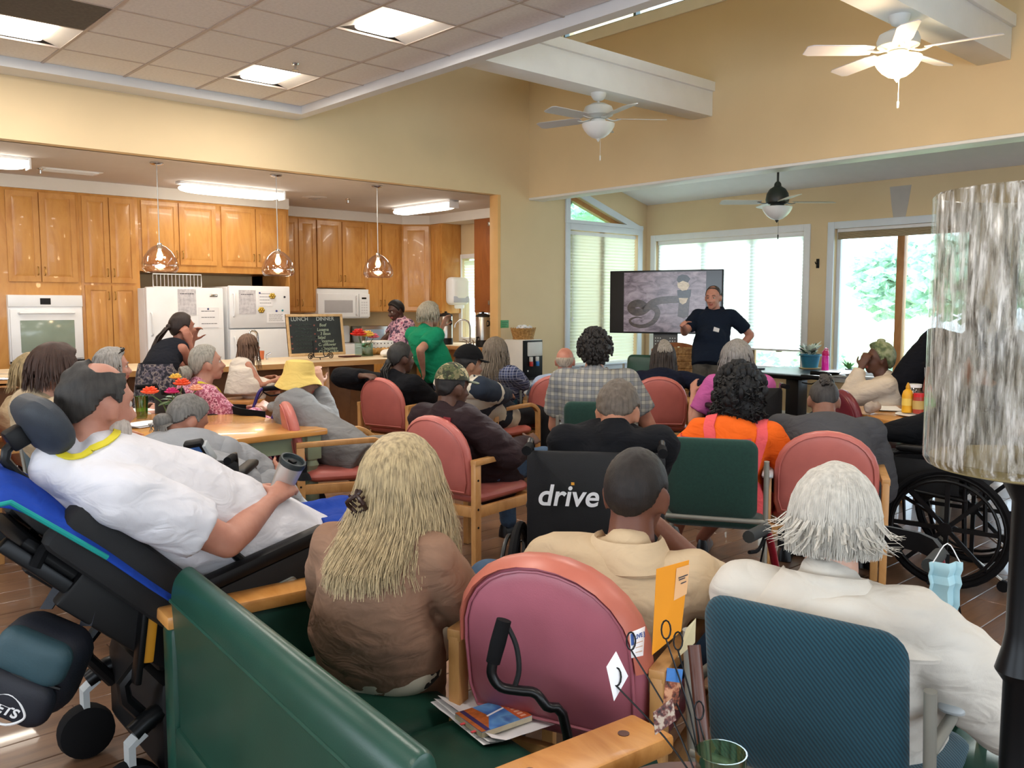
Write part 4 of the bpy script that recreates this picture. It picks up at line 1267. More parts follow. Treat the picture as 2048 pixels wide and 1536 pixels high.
for s_ in (-1, 1):
    x = s_ * .27
    MB().strip([(x, -.28, 0), (x, -.26, .45), (x, -.34, 1.03)], (1, 0, 0), .045, .04).build('leg', REDW, t, bevel=.005)
    MB().strip([(x, .26, 0), (x, .26, .64)], (1, 0, 0), .045, .04).build('leg', REDW, t, bevel=.005)
    MB().strip([(x, -.29, .64), (x, .3, .66)], (1, 0, 0), .055, .03).build('arm', REDW, t, bevel=.005)
    MB().box(x - .015, x + .015, -.26, .26, .36, .42).build('rail', REDW, t)
MB().pad(rrect(.5, .55, .03, 4, 0, .74), .05, lambda u, v, w_: (u, -.27 + w_ - .14 * (v - .45), v), .3).build('backrest', mat('dark_blue_fabric', '1c2836', .8, var=.1), t)
MB().pad(rrect(.5, .5, .05), .08, lambda u, v, w_: (u, v, .45 + w_)).build('seat', MATS['dark_blue_fabric'], t)
MB().box(-.18, .16, -.355, -.352, .62, 1.0, Matrix.Rotation(R(-3), 4, 'X')).build('taped_sheet', PAPER, t)
# maroon chair tucked at the right table
az = R(150)
pq = AZ_(1768, 893, .48)
mr = make_pink('dark red armchair with sunlit seat at the right table', mat('maroon_vinyl', '6b2630', .35, var=.08), group='red armchair')
mr.location = (pq.x, pq.y, 0); mr.rotation_euler = (0, 0, R(-40) - pi / 2)

# ---------------------------------------------------------------- rollators
def rollator(label, loc, az, frame, grip=RUBBER, name='rollator', seat=True, h=.88):
    t = thing(name, label, 'walker', loc, az - pi / 2, 'rolling walkers')
    for s_ in (-1, 1):
        x = s_ * .25
        MB().tube([(x, .28, .12), (x, .02, .6), (x, -.08, h - .03), (x, -.13, h)], .0125, 10, 4).build('front_tube', frame, t)
        MB().tube([(x, -.30, .12), (x, -.10, .5), (x, .02, .6)], .0125, 10, 3).build('rear_tube', frame, t)
        MB().tube([(x, -.11, h), (x, -.26, h + .005)], .019, 12).build('grip', grip, t)
        MB().tube([(x, -.11, h - .02), (x, -.17, h - .055), (x, -.25, h - .045)], .006, 6, 3).build('brake_lever', RUBBER, t)
        MB().tube([(x, -.11, h - .03), (x + s_ * .05, -.02, h - .2), (x, -.05, .45), (x, -.28, .15)], .003, 5, 4).build('brake_cable', RUBBER, t)
        caster(t, x, .30, .095); caster(t, x, -.31, .095)
        MB().tube([(x, -.20, .32), (x, .17, .32)], .01, 8).build('side_brace', frame, t)
    MB().tube([(-.25, .02, .6), (.25, .02, .6)], .011, 8).build('cross_bar', frame, t)
    if seat: MB().pad(rrect(.44, .3, .04, 4, 0, -.02), .035, lambda u, v, w_: (u, v, .575 + w_)).build('seat', BLACK, t)
    MB().strip([(-.25, .02, .74), (-.15, .16, .76), (.15, .16, .76), (.25, .02, .74)], (0, 0, 1), .06, .015, 3).build('back_strap', RUBBER, t)
    return t
PURP = mat('purple_paint', '33256b', .3, metal=.3, var=.05)
REDP = mat('red_paint', '8e1f2a', .3, metal=.3, var=.05)
p = AD(515, 790, 6.3)
rollator('purple framed rolling walker in front of the seated woman with a bun', (p.x, p.y, 0), R(170), PURP)
p = AD(1712, 1150, 2.72)
RW = V((p.x, p.y, 0))
rollator('red framed rolling walker in front of the white-haired woman', RW, R(12), REDP, mat('grey_foam', '2b2d2c', .85, var=.1), h=.80)
p = AD(1672, 770, 7.75)
rollator('black rolling walker with blue bag in front of the woman in the green head wrap', (p.x, p.y, 0), R(-70), DARKM)

# ---------------------------------------------------------------- power wheelchair of the man in white
PWO = AD(190, 800, 2.55)
PW = (V((PWO.x + .52, PWO.y + .08, 0)), R(-2))
t = thing('power_wheelchair', 'black reclining power wheelchair in the left foreground', 'wheelchair', PW[0], PW[1] - pi / 2)
PWT = t
MB().box(-.27, .27, -.42, .30, .10, .40).build('motor_base', BLACK, t, bevel=.04)
for s_ in (-1, 1):
    MB().box(s_ * .25 - .05, s_ * .25 + .05, -.06, .10, .02, .56, Matrix.Translation((0, -.27, .52)) @ Matrix.Rotation(R(46), 4, 'X')).build('side_bolster', FABK, t, bevel=.03)
    MB().strip([(s_ * .2, -.2, .40), (s_ * .2, -.36, .50), (s_ * .2, -.62, .74)], (1, 0, 0), .06, .16).build('tilt_frame', BLACK, t, bevel=.01)
MB().box(-.2, .2, -.40, -.18, .40, .56).build('battery_box', BLACK, t, bevel=.02)
MB().box(-.2, .2, -.25, .2, .34, .44).build('seat_lift', DARKM, t, bevel=.02)
for s_ in (-1, 1):
    w_ = MB().lathe([(.001, -.05), (.11, -.05), (.165, -.04), (.175, -.02), (.175, .02), (.165, .04), (.11, .05), (.001, .05)], 30, (0, 0, 0), Matrix.Rotation(pi / 2, 4, 'Y')).build('drive_wheel', RUBBER, t)
    w_.location = (s_ * .31, .02, .176)
    MB().lathe([(.001, -.053), (.09, -.053), (.1, -.045)], 20, (0, 0, 0), Matrix.Rotation(pi / 2, 4, 'Y')).build('hub', GREYP, w_)
    for y in (-.5, .45):
        c = MB().lathe([(.001, -.035), (.06, -.035), (.085, -.028), (.09, 0), (.085, .028), (.06, .035), (.001, .035)], 24, (0, 0, 0), Matrix.Rotation(pi / 2, 4, 'Y')).build('caster', RUBBER, t)
        c.location = (s_ * .24, y, .09)
        MB().strip([(0, 0, 0), (0, 0, .14), (0, .04, .17)], (1, 0, 0), .05, .02).build('fork', GREYP, c)
        MB().tube([(s_ * .2, y * .5, .26), (s_ * .23, y * .8, .30), (s_ * .24, y * .98, .26)], .03, 10, 4).build('swing_arm', DARKM, t)
# tilted seat
tl = Matrix.Translation((0, 0, .5)) @ Matrix.Rotation(R(12), 4, 'X')
MB().pad(rrect(.5, .52, .05), .1, lambda u, v, w_: tl @ V((u, v, w_)), .5).build('seat', FABK, t)
bt = Matrix.Translation((0, -.27, .52)) @ Matrix.Rotation(R(46), 4, 'X')
MB().pad(rrect(.46, .62, .08, 5, 0, .31), .09, lambda u, v, w_: bt @ V((u, -w_ + .35 * u * u, v)), .4).build('backrest', FABK, t)
MB().box(-.2, .2, -.10, -.055, .0, .58, bt).build('back_shell', BLACK, t, bevel=.02)
for s_ in (-1, 1):
    MB().box(s_ * .2 - .02, s_ * .2 + .02, -.13, -.09, -.05, .62, bt).build('back_cane', DARKM, t, bevel=.008)
    MB().box(s_ * .29 - .03, s_ * .29 + .03, -.12, .3, .70, .745, Matrix.Rotation(R(14), 4, 'X')).build('arm_pad', BLACK, t, bevel=.015)
    MB().box(s_ * .3 - .012, s_ * .3 + .012, -.2, .40, .42, .70, Matrix.Rotation(R(14), 4, 'X')).build('side_guard', FABK, t, bevel=.01)
    MB().box(s_ * .318 - .004, s_ * .318 + .004, .0, .15, .60, .635, Matrix.Rotation(R(14), 4, 'X')).build('reflector_strip', mat('grey_tape', 'a7a9a2', .5, var=.05), t, bevel=.01)
    MB().tube([(s_ * .22, -.32, .6), (s_ * .24, -.28, .82), (s_ * .27, -.16, .72)], .014, 8, 3).build('arm_link', DARKM, t)
    MB().tube(([(s_ * .23, -.58, .9), (s_ * .23, -.68, .86), (s_ * .23, -.72, .80)]), .016, 8, 3).build('push_handle', RUBBER, t)
    MB().tube([(s_ * .21, -.3, .55), (s_ * .2, -.5, .4), (s_ * .2, -.42, .25)], .02, 8, 3).build('tilt_strut', DARKM, t)
MB().box(.24, .262, -.52, -.49, .40, .66, Matrix.Rotation(R(-8), 4, 'X')).build('orange_strap', mat('orange_strap', 'c98a1e', .6, var=.1), t, bevel=.006)
MB().box(.225, .27, -.54, -.52, .34, .72, Matrix.Rotation(R(-8), 4, 'X')).build('strap_bracket', DARKM, t, bevel=.006)
MB().box(-.2, .2, .36, .62, .2, .24).build('footplate', BLACK, t, bevel=.01)
MB().strip([(0, .26, .5), (0, .38, .42), (0, .45, .22)], (1, 0, 0), .3, .05).build('leg_rest', BLACK, t, bevel=.01)
MB().lathe([(.03, 0), (.022, .02), (.012, .03), (.014, .07), (.001, .075)], 12, (-.3, .34, .82)).build('joystick', RUBBER, t)
MB().box(.262, .27, .33, .345, .60, .615).build('tail_light', glow('red_led', 'ff2a3a', 2), t)
# headrest behind the man's head
hq = Matrix.Rotation(-(PW[1] - pi / 2), 4, 'Z') @ (V((PWO.x, PWO.y, PWO.z)) - PW[0])
hm = Matrix.Translation(hq + V((.0, -.15, -.06))) @ Matrix.Rotation(R(28), 4, 'X')
HRM = mat('slate_headrest', '2a3038', .6, var=.1, vs=40, bump=.1, bs=300)
MB().pad(rrect(.30, .17, .075, 6), .075, lambda u, v, w_: hm @ V((u, -w_ + 1.3 * u * u, v)), .5).build('headrest', HRM, t)
MB().tube([hm @ V((0, -.05, 0)), hm @ V((0, -.12, -.04)), hm @ V((0, -.10, -.2)), bt @ V((0, -.1, .5))], .014, 8, 3).build('headrest_stem', DARKM, t)
MB().box(-.03, .03, -.09, -.04, -.03, .03, hm).build('headrest_joint', BLACK, t, bevel=.008)
# ---------------------------------------------------------------- people
def remesh(b, voxel, smooth=5, fac=.5):
    me = b.mesh('tmp')
    o = bpy.data.objects.new('tmp', me)
    COL.objects.link(o)
    m = o.modifiers.new('r', 'REMESH'); m.mode = 'VOXEL'; m.voxel_size = voxel
    if smooth:
        s_ = o.modifiers.new('s', 'SMOOTH'); s_.iterations = smooth; s_.factor = fac
    dg = bpy.context.evaluated_depsgraph_get()
    r = bpy.data.meshes.new_from_object(o.evaluated_get(dg))
    bpy.data.objects.remove(o)
    bpy.data.meshes.remove(me)
    return r
def vnoise(P):
    i = np.floor(P).astype(np.int64); f = P - i
    u = f * f * f * (f * (f * 6 - 15) + 10)
    def g(o):
        q = i + np.array(o)
        h = (q[:, 0] * 374761393 + q[:, 1] * 668265263 + q[:, 2] * 2147483647) & 0x7fffffff
        h = ((h ^ (h >> 13)) * 1274126177) & 0x7fffffff
        h = h ^ (h >> 16)
        v = np.stack([((h >> s_) & 255) / 127.5 - 1 for s_ in (0, 8, 16)], 1)
        return (v * (f - np.array(o))).sum(1)
    r = 0
    for a in (0, 1):
        for b in (0, 1):
            for c in (0, 1):
                w_ = (u[:, 0] if a else 1 - u[:, 0]) * (u[:, 1] if b else 1 - u[:, 1]) * (u[:, 2] if c else 1 - u[:, 2])
                r = r + w_ * g((a, b, c))
    return r
def wrinkle(me, amp, f=(9, 9, 16), seed=0, fold=0):
    me.update()
    n = len(me.vertices)
    co = np.empty(n * 3); nr = np.empty(n * 3, dtype=np.float32)
    me.vertices.foreach_get('co', co); me.vertex_normals.foreach_get('vector', nr)
    co = co.reshape(-1, 3); nr = nr.reshape(-1, 3)
    q = co * np.array(f) + np.array((seed * 7.3, seed * 3.1, seed * 5.7))
    a = vnoise(q) + .5 * vnoise(q * 2.1)
    if fold: a = 1 - np.abs(a) * 2.2
    co = co + nr * (amp * a)[:, None]
    me.vertices.foreach_set('co', co.ravel())
    me.update()
def on_mesh(o, pts, off=.004):
    """nearest points on a mesh object (own coordinates) pushed out along the surface"""
    bv = BVHTree.FromPolygons([v.co for v in o.data.vertices], [p.vertices[:] for p in o.data.polygons])
    out = []
    for p in pts:
        c, n, _, _ = bv.find_nearest(V(p))
        out.append((c + n * off, n))
    return out
def ribbon(o, pts, width, m, name, parent, off=.005, th=.003, sm=4):
    q = on_mesh(o, smooth_path(pts, sm), off)
    k = len(q)
    rg = []
    for i, (c, n) in enumerate(q):
        d = (q[min(i + 1, k - 1)][0] - q[max(0, i - 1)][0]).normalized()
        s_ = d.cross(n).normalized() * width / 2
        rg.append([c - s_ - n * th, c + s_ - n * th, c + s_ + n * th, c - s_ + n * th])
    return MB().rings(rg).build(name, m, parent)
def part(t, nm): return [c for c in t.children if c.name.split('.')[0] == nm][0]
def limb(b, pts, rr, n=12):
    pts = [V(p) for p in pts]
    b.tube(pts, rr, n)
    k = len(pts)
    for i, p in enumerate(pts):
        b.ell(p, rr[i] * .995, nu=n, nv=8)
def ik(a, t, l1, l2, pole):
    d = t - a
    L = min(d.length, (l1 + l2) * .995)
    u = d.normalized()
    x = (l1 * l1 - l2 * l2 + L * L) / (2 * L)
    h = sqrt(max(0, l1 * l1 - x * x))
    p = pole - u * pole.dot(u)
    p = p.normalized() if p.length > 1e-4 else V((0, 0, -1))
    return a + u * x + p * h, a + u * L
def hand(b, w, d, n, th, curl=.5, sc=1.0):
    """w wrist, d finger direction, n palm normal (out of the palm), th=+1/-1 thumb side along d x n"""
    d = d.normalized(); n = (n - d * n.dot(d)).normalized(); s_ = d.cross(n) * th
    L = .085 * sc
    rg = []
    for t_, hw, ht in ((-.02, .026, .022), (.02, .032, .02), (.06, .040, .017), (L / sc, .040, .014)):
        c = w + d * (t_ * sc)
        rg.append([c + s_ * (hw * sc * cos(a)) + n * (ht * sc * sin(a)) for a in [2 * pi * k / 12 for k in range(12)]])
    b.rings(rg)
    for i, (o, l) in enumerate(((.031, .072), (.0105, .082), (-.0105, .076), (-.031, .058))):
        p = w + d * (L - .006) + s_ * (o * sc)
        pts = [p]
        a = curl * .35
        for k, q in enumerate((.45, .32, .26)):
            dd = d * cos(a) + n * sin(a) + s_ * (o * 1.2)
            p = p + dd.normalized() * (l * q * sc)
            pts.append(p)
            a += curl * .95
        limb(b, pts, [.0098 * sc, .009 * sc, .0084 * sc, .007 * sc], 8)
    p = w + d * (.018 * sc) + s_ * (.028 * sc)
    dd = (d * .55 + s_ * .75 + n * (.15 + curl * .5)).normalized()
    p2 = p + dd * (.042 * sc)
    d3 = (d * .8 + s_ * .25 + n * (.1 + curl * .7)).normalized()
    limb(b, [p, p2, p2 + d3 * (.032 * sc), p2 + d3 * (.055 * sc) + n * (.01 * curl)], [.0145 * sc, .0115 * sc, .0100 * sc, .008 * sc], 8)
SKULL_C, SKULL_R = V((0, -.008, .022)), V((.077, .097, .100))
def scalp(th, ph, k=1.0):
    return V((SKULL_R.x * k * sin(th) * cos(ph), SKULL_R.y * k * cos(th) * cos(ph), SKULL_R.z * k * sin(ph))) + SKULL_C
HL = [(0, 40), (35, 36), (55, 26), (72, 6), (80, -12), (88, -10), (96, 2), (108, -4), (122, -26), (150, -42), (180, -48)]
def hairline(th):
    a = abs(degrees(th))
    for (a0, h0), (a1, h1) in zip(HL, HL[1:]):
        if a <= a1: return h0 + (h1 - h0) * (a - a0) / (a1 - a0)
    return HL[-1][1]
def head_prims(b, M, jaw=1.0, nose=1.0, ears=True):
    def e(c, r, rot=None): b.ell(M @ V(c), r, M.to_3x3().to_4x4() @ rot if rot else M.to_3x3().to_4x4(), 16, 12)
    e(SKULL_C, SKULL_R)
    e((0, .03, -.025), (.062 * jaw, .060, .075))
    e((0, .045, -.075), (.045 * jaw, .042, .035))
    e((0, .062, -.097), (.022, .022, .018))
    e((0, .075, .028), (.052, .022, .018))          # brow
    e((.030, .07, -.028), (.022, .022, .022)); e((-.030, .07, -.028), (.022, .022, .022))
    nz = [(0, .090, .012), (0, .103, -.012), (0, .112 + .006 * nose, -.034), (0, .098, -.042)]
    b.tube([M @ V(p) for p in nz], [.008, .010, .0135, .011], 10)
    e((0, .108, -.033), (.014, .011, .010)); e((.012, .1, -.036), (.008, .01, .008)); e((-.012, .1, -.036), (.008, .01, .008))
    e((0, .092, -.062), (.021, .011, .006)); e((0, .091, -.070), (.018, .011, .007))
    if ears:
        for s_ in (-1, 1):
            e((s_ * .079, -.008, -.012), (.009, .020, .033), Matrix.Rotation(R(-s_ * 18), 4, 'Z'))
            e((s_ * .082, -.014, .002), (.008, .017, .02), Matrix.Rotation(R(-s_ * 25), 4, 'Z'))
def hair_mat(col, dark=.6):
    k = 'hair_' + col
    if k in MATS: return MATS[k]
    nt = NT(k); basic(nt, .55, spec=.35)
    co = nt.coord((30, 30, 5))
    c = lin(col)
    d = tuple(x * dark for x in c[:3]) + (1,)
    li = tuple(min(1, x * 1.2) for x in c[:3]) + (1,)
    f = nt.noise(co, 3, 3)
    nt.l(nt.ramp(f, [(.3, d), (.55, c), (.75, li)]), nt.b.inputs['Base Color'])
    nt.bump(nt.noise(nt.coord((160, 160, 20)), 3), .35, .004)
    MATS[k] = nt.m
    return nt.m
def hair_cap(b, M, thick, shift=0, bald=None, amp=0, fq=30, seed=0, top=1.0, k0=1.0):
    nt_, np_ = 72, 40
    rings = []
    for j in range(np_):
        ph = R(-62 + (89.5 + 62) * j / (np_ - 1))
        ring = []
        for i in range(nt_):
            th = -pi + 2 * pi * i / nt_
            t_ = (degrees(ph) - hairline(th) - shift) / 9
            t_ = max(0, min(1, t_ + .5)); t_ = t_ * t_ * (3 - 2 * t_)
            if bald:
                u = max(0, min(1, (degrees(ph) - bald(degrees(th))) / 10)); t_ *= 1 - u
            off = -.014 + (thick + .014) * t_ * (1 + (top - 1) * max(0, sin(ph)))
            p = scalp(th, ph, k0)
            n = (p - SKULL_C).normalized()
            if amp: off += amp * t_ * noise.noise(p * fq + V((seed, seed, seed)))
            ring.append(M @ (p + n * off))
        rings.append(ring)
    b.rings(rings)
def strand(b, pts, r0, r1, flat=.45):
    k = len(pts)
    o = len(b.v)
    for i, p in enumerate(pts):
        d = pts[min(i + 1, k - 1)] - pts[max(0, i - 1)]
        a, c, _ = frame_of(d)
        q = r0 + (r1 - r0) * (i / (k - 1)) ** 1.5
        b.v += [p + a * q, p + c * q * flat, p - a * q]
    for i in range(k - 1):
        e = o + i * 3
        b.f += [(e, e + 1, e + 4, e + 3), (e + 1, e + 2, e + 5, e + 4)]
def hair_strands(b, M, n, length, thick=.02, front=55, wave=.006, flare=.02, r=.007, seed=1, tip=.0007, part=None, cut=.15, phi_end=-8, wfreq=22, drape=0):
    rnd = random.Random(seed)
    for _ in range(n):
        th = R(rnd.uniform(front, 360 - front)); th = th if th < pi else th - 2 * pi
        ph0 = R(rnd.choice((rnd.uniform(55, 86), rnd.uniform(20, 80))))
        pe = R(phi_end + rnd.uniform(-12, 10))
        pts = []
        k = 5
        tk = thick * rnd.uniform(.75, 1.2)
        for i in range(k + 1):
            ph = ph0 + (pe - ph0) * i / k
            p = scalp(th, ph); nn = (p - SKULL_C).normalized()
            pts.append(p + nn * (tk * (.5 + .5 * i / k)))
        L = length * rnd.uniform(1 - cut, 1 + cut * .4)
        zz = pts[-1].z
        out = V((sin(th), cos(th), 0))
        m_ = max(3, int(L / .04))
        q1, q2 = rnd.uniform(0, 6.28), rnd.uniform(-1, 1)
        base = pts[-1].copy()
        for i in range(1, m_ + 1):
            t_ = i / m_
            z_ = zz - (L + zz) * t_ if zz > -L else zz
            w_ = wave * sin(q1 + wfreq * (zz - z_))
            dr = drape * max(0, min(1, (-.07 - z_) / .10)) * max(0, -out.y + .2)
            pts.append(base + V((0, -dr, z_ - zz)) + out * (flare * t_ * (1 + .4 * q2) + w_) + V((-out.y, out.x, 0)) * (w_ * q2 + .01 * q2 * t_))
        strand(b, [M @ p for p in pts], r * rnd.uniform(.7, 1.2), tip)
SKIN = {}
def skin(col):
    if col in SKIN: return SKIN[col]
    nt = NT('skin_' + col); basic(nt, .5, spec=.4)
    c = lin(col)
    d = (c[0] * .82, c[1] * .72, c[2] * .7, 1)
    nt.l(nt.ramp(nt.noise(nt.coord(), 14), [(.3, d), (.7, c)]), nt.b.inputs['Base Color'])
    nt.b.inputs['Subsurface Weight'].default_value = .08
    nt.b.inputs['Subsurface Radius'].default_value = (.02, .008, .005)
    nt.bump(nt.noise(nt.coord(), 90), .08, .004)
    SKIN[col] = nt.m
    return nt.m
EYEW = mat('eye_white', 'b9aea6', .35, var=0)
EYED = mat('iris', '241a14', .2, var=0)
LIP = mat('lip', '9a5248', .5, var=.05)
def person(label, loc, az, top, hd=0, pitch=0, roll=0, seat=.56, k=1.0, hs=1.0, skincol='c68f74',
           shirt=None, shirt_name='shirt', sleeve='s', pants=None, shoes=None, hair=None, face=False, slouch=.03, belly=0,
           R_=None, L_=None, curl=.45, stand=False, voxel=.0115, loose=.014, wr=.006, legs=True, feet=None, collar=None, hname='hair',
           hips=0, neckf=.035, nk=.06, pdy=0, dress=None, Rn=None, Ln=None, shoulder=1.0, lower=None, knee_spread=.12, sdown=.058):
    """loc: seat/stand point, az: body heading, top: world position of the crown, hd: head heading relative to body (deg, + left)"""
    t = thing('person', label, 'person', (loc[0], loc[1], 0), az - pi / 2, 'people in the day room')
    Wi = (Matrix.Translation((loc[0], loc[1], 0)) @ Matrix.Rotation(az - pi / 2, 4, 'Z')).inverted()
    def Lc(p): return Wi @ V(p)
    HMr = Matrix.Rotation(R(hd), 4, 'Z') @ Matrix.Rotation(R(-pitch), 4, 'X') @ Matrix.Rotation(R(roll), 4, 'Y')
    crown = Lc(top)
    hc = crown - HMr @ V((0, -.01, .122 * hs))
    M = Matrix.Translation(hc) @ HMr @ Matrix.Scale(hs, 4)
    P = V((0, pdy + (0 if stand else .05), seat))
    nb = hc + HMr @ V((0, -.04 * hs, -.075 * hs))               # skull base
    tdir = (hc - P).normalized()
    N = nb + (V((0, -neckf, -nk * hs)))                          # base of neck
    mid = (P + N) / 2 + V((0, -slouch - (.02 if not stand else 0), 0))
    sp = smooth_path([P, mid, N], 8)
    right = V((1, 0, 0))
    sw = .168 * k ** .8 * shoulder * hs
    def torso(b, g, f=1.0, low=.12, top_=True):
        prof = [(0, .165 + hips, .125), (.18, .17 + hips * .8, .125), (.4, .152 + hips * .3 + belly * .25, .115 + belly * .5), (.6, .158, .118 + belly * .25), (.78, .168, .115), (.88, .165, .098), (.95, .12, .082), (1, .075, .07)]
        rg = []
        d0 = (sp[1] - sp[0]).normalized()
        c0 = sp[0] - d0 * low
        secs = [(c0, d0, .15 + hips, .11)]
        for u, rx, ry in prof:
            q = u * (len(sp) - 1); i = min(int(q), len(sp) - 2)
            c = sp[i].lerp(sp[i + 1], q - i)
            d = (sp[min(i + 1, len(sp) - 1)] - sp[max(i - 0, 0)]).normalized()
            secs.append((c, d, rx, ry))
        for c, d, rx, ry in secs:
            fy = right.cross(d).normalized() * -1
            fx = d.cross(fy)
            fwd_ = belly * .35 if ry > .115 else 0
            rg.append([c + fx * ((rx * k * f * hs + g) * cos(a)) + fy * ((ry * k * f * hs + g) * sin(a)) for a in [2 * pi * j / 20 for j in range(20)]])
        b.rings(rg)
        if belly: b.ell(sp[6] + V((0, .06 + belly * .5, -.02)), (.14 * k + belly * .4 + g, .11 + belly * .8 + g, .15 + g))
    dn = (sp[-5] - N).normalized() * (sdown * hs)
    SR, SL = N + dn + V((sw, -.005, 0)), N + dn + V((-sw, -.005, 0))
    ua, fa = .285 * hs * (.5 + .5 * k), .255 * hs
    arms = {}
    for s_, S_, tg, pn in ((1, SR, R_, Rn), (-1, SL, L_, Ln)):
        if tg is None: tg = P + V((s_ * .13, .30, .12)) if not stand else S_ + V((s_ * .06, .06, -.5))
        else: tg = Lc(tg)
        pole = V((s_ * .6, -.35, -.8)) if pn is None else V(pn)
        E_, W_ = ik(S_, tg, ua, fa, pole)
        arms[s_] = (S_, E_, W_)
    # body -------------------------------------------------
    b = MB()
    torso(b, -.006, .9)
    limb(b, [N + V((0, .0, -.02)), nb + V((0, .01, -.03)), nb + V((0, .012, .03))], [.068 * hs * (.7 + .3 * k), .060 * hs * (.7 + .3 * k), .055 * hs])
    head_prims(b, M)
    for s_, (S_, E_, W_) in arms.items():
        limb(b, [N + V((s_ * .05, 0, -.05)), S_], [.045 * hs, .055 * hs * k])
        limb(b, [S_, S_.lerp(E_, .5), E_], [.053 * k * hs, .046 * k * hs, .038 * k * hs])
        limb(b, [E_, E_.lerp(W_, .35), W_], [.038 * k * hs, .038 * k * hs, .025 * hs])
        d = (W_ - E_).normalized()
        c_ = curl[0 if s_ > 0 else 1] if isinstance(curl, tuple) else curl
        nn = V((-s_ * .75, .1, -.65))
        cr = d.cross(nn)
        want = V((0, .3, 1)) if abs(d.z) < .8 else V((0, 1, 0))
        th = 1 if cr.dot(want) > 0 else -1
        hand(b, W_ + d * .012, d, nn, th, c_, .98 * hs)
    lg = {}
    for s_ in (-1, 1):
        hp = P + V((s_ * (.085 + hips * .4) * k, .02, -.02))
        if stand:
            fo = V((s_ * .10, -.02, .07)); kn = hp.lerp(fo, .5) + V((0, .03, 0))
        else:
            kn = hp + V((s_ * knee_spread * .5, .42 * hs, .02)); kn.z = max(kn.z, .5) if hs > .9 else kn.z
            fo = V((kn.x + s_ * .01, kn.y + .04, .075)) if hs > .9 else kn + V((0, .02, -.36 * hs))
        if feet and feet.get(s_): fo = Lc(feet[s_])
        lg[s_] = (hp, kn, fo)
        if legs and not pants:
            limb(b, [hp, hp.lerp(kn, .5), kn], [.082 * k * hs, .07 * k * hs, .055 * k * hs])
            limb(b, [kn, kn.lerp(fo, .35), fo], [.052 * k * hs, .05 * k * hs, .034 * hs])
            b.ell(fo + V((s_ * .01, .07, -.035)), (.042 * hs, .12 * hs, .035 * hs))
    me = remesh(b, voxel, 3)
    me.materials.append(skin(skincol))
    if face:
        me.materials.append(LIP)
        Mi = M.inverted()
        for pl_ in me.polygons:
            q = Mi @ pl_.center
            if abs(q.x) < .022 and .08 < q.y and -.0765 < q.z < -.0575: pl_.material_index = 1
    me.shade_smooth()
    link('body', me, None, t)
    if face:
        for s_ in (-1, 1):
            e_ = MB().ell(M @ V((s_ * .030, .0725, .004)), .0125 * hs, None, 12, 8).build('eye', EYEW, t)
            MB().ell(M @ V((s_ * .030, .0815, .004)), .0058 * hs, None, 10, 8).build('iris', EYED, e_)
        bcol = hair_mat(hair['col']) if hair else EYED
        for s_ in (-1, 1):
            MB().tube([M @ V((s_ * .016, .093, .026)), M @ V((s_ * .032, .092, .032)), M @ V((s_ * .047, .080, .027))], [.003, .0036, .0018], 6, 3).build('eyebrow', bcol, t)
    # clothes ----------------------------------------------
    if shirt:
        b = MB()
        torso(b, loose, 1.0, .14 if lower is None else lower)
        limb(b, [N + V((0, 0, -.035)), N + V((0, .006, .0))], [.080 * hs * (.7 + .3 * k), .066 * hs * (.7 + .3 * k)])
        for s_, (S_, E_, W_) in arms.items():
            if sleeve != 'n': limb(b, [N + V((s_ * .06, 0, -.05)), S_], [.052 * hs + loose * .5, .062 * k * hs + loose * .6])
            else: limb(b, [N + V((s_ * .05, .02, -.08)), N.lerp(S_, .62) + V((0, -.005, .0))], [.05 * hs, .05 * hs])
            if sleeve in 'sl':
                e1 = .72 if sleeve == 's' else 1
                rr = [.060 * k * hs + loose * .5, .056 * k * hs + loose, .052 * k * hs + loose]
                b.tube([S_, S_.lerp(E_, .5 * e1), S_.lerp(E_, e1)], rr, 14); b.ell(S_, rr[0])
                if sleeve == 'l':
                    b.ell(E_, .046 * k * hs + loose)
                    b.tube([E_, E_.lerp(W_, .45), E_.lerp(W_, .96)], [.046 * k * hs + loose, .044 * k * hs + loose * .8, .034 * hs + loose * .4], 14)
        if dress:
            rg = []
            for q, (zz, rx, ry, oy) in enumerate(dress): rg.append([V((rx * cos(a), oy + ry * sin(a), zz)) for a in [2 * pi * j / 24 for j in range(24)]])
            b.rings(rg)
        me = remesh(b, voxel * 1.25, 5)
        wrinkle(me, wr, seed=len(label) % 17)
        wrinkle(me, wr * .8, (5, 5, 13), seed=len(label) % 11, fold=1)
        me.shade_smooth()
        so = link(shirt_name, me, shirt, t)
        if collar:
            rg = []
            for q, (rr_, dz, dy) in enumerate(((.078, .0, 0), (.076, .036, .0), (.082, .044, -.002), (.088, .038, -.004), (.118, -.022, -.016), (.112, -.030, -.016), (.09, -.01, -.006))):
                rg.append([N + V((rr_ * hs * 1.05 * cos(a), dy + rr_ * hs * 1.0 * sin(a) + .005, dz - .028 * (sin(a) > .5))) for a in [2 * pi * j / 26 for j in range(26)]])
            MB().rings(rg, cap=False, closed=False).build('collar', collar, so)
    if pants and legs:
        b = MB()
        b.ell(P + V((0, 0, -.02)), (.175 * k * hs + hips + .01, .135 * k * hs + .01, .12 * hs))
        for s_, (hp, kn, fo) in lg.items():
            limb(b, [hp, hp.lerp(kn, .5), kn], [.094 * k * hs, .082 * k * hs, .068 * k * hs])
            limb(b, [kn, kn.lerp(fo, .5), kn.lerp(fo, .93)], [.066 * k * hs, .062 * k * hs, .055 * hs])
        me = remesh(b, voxel * 1.7, 3)
        wrinkle(me, wr, seed=3)
        me.shade_smooth()
        link('trousers', me, pants, t)
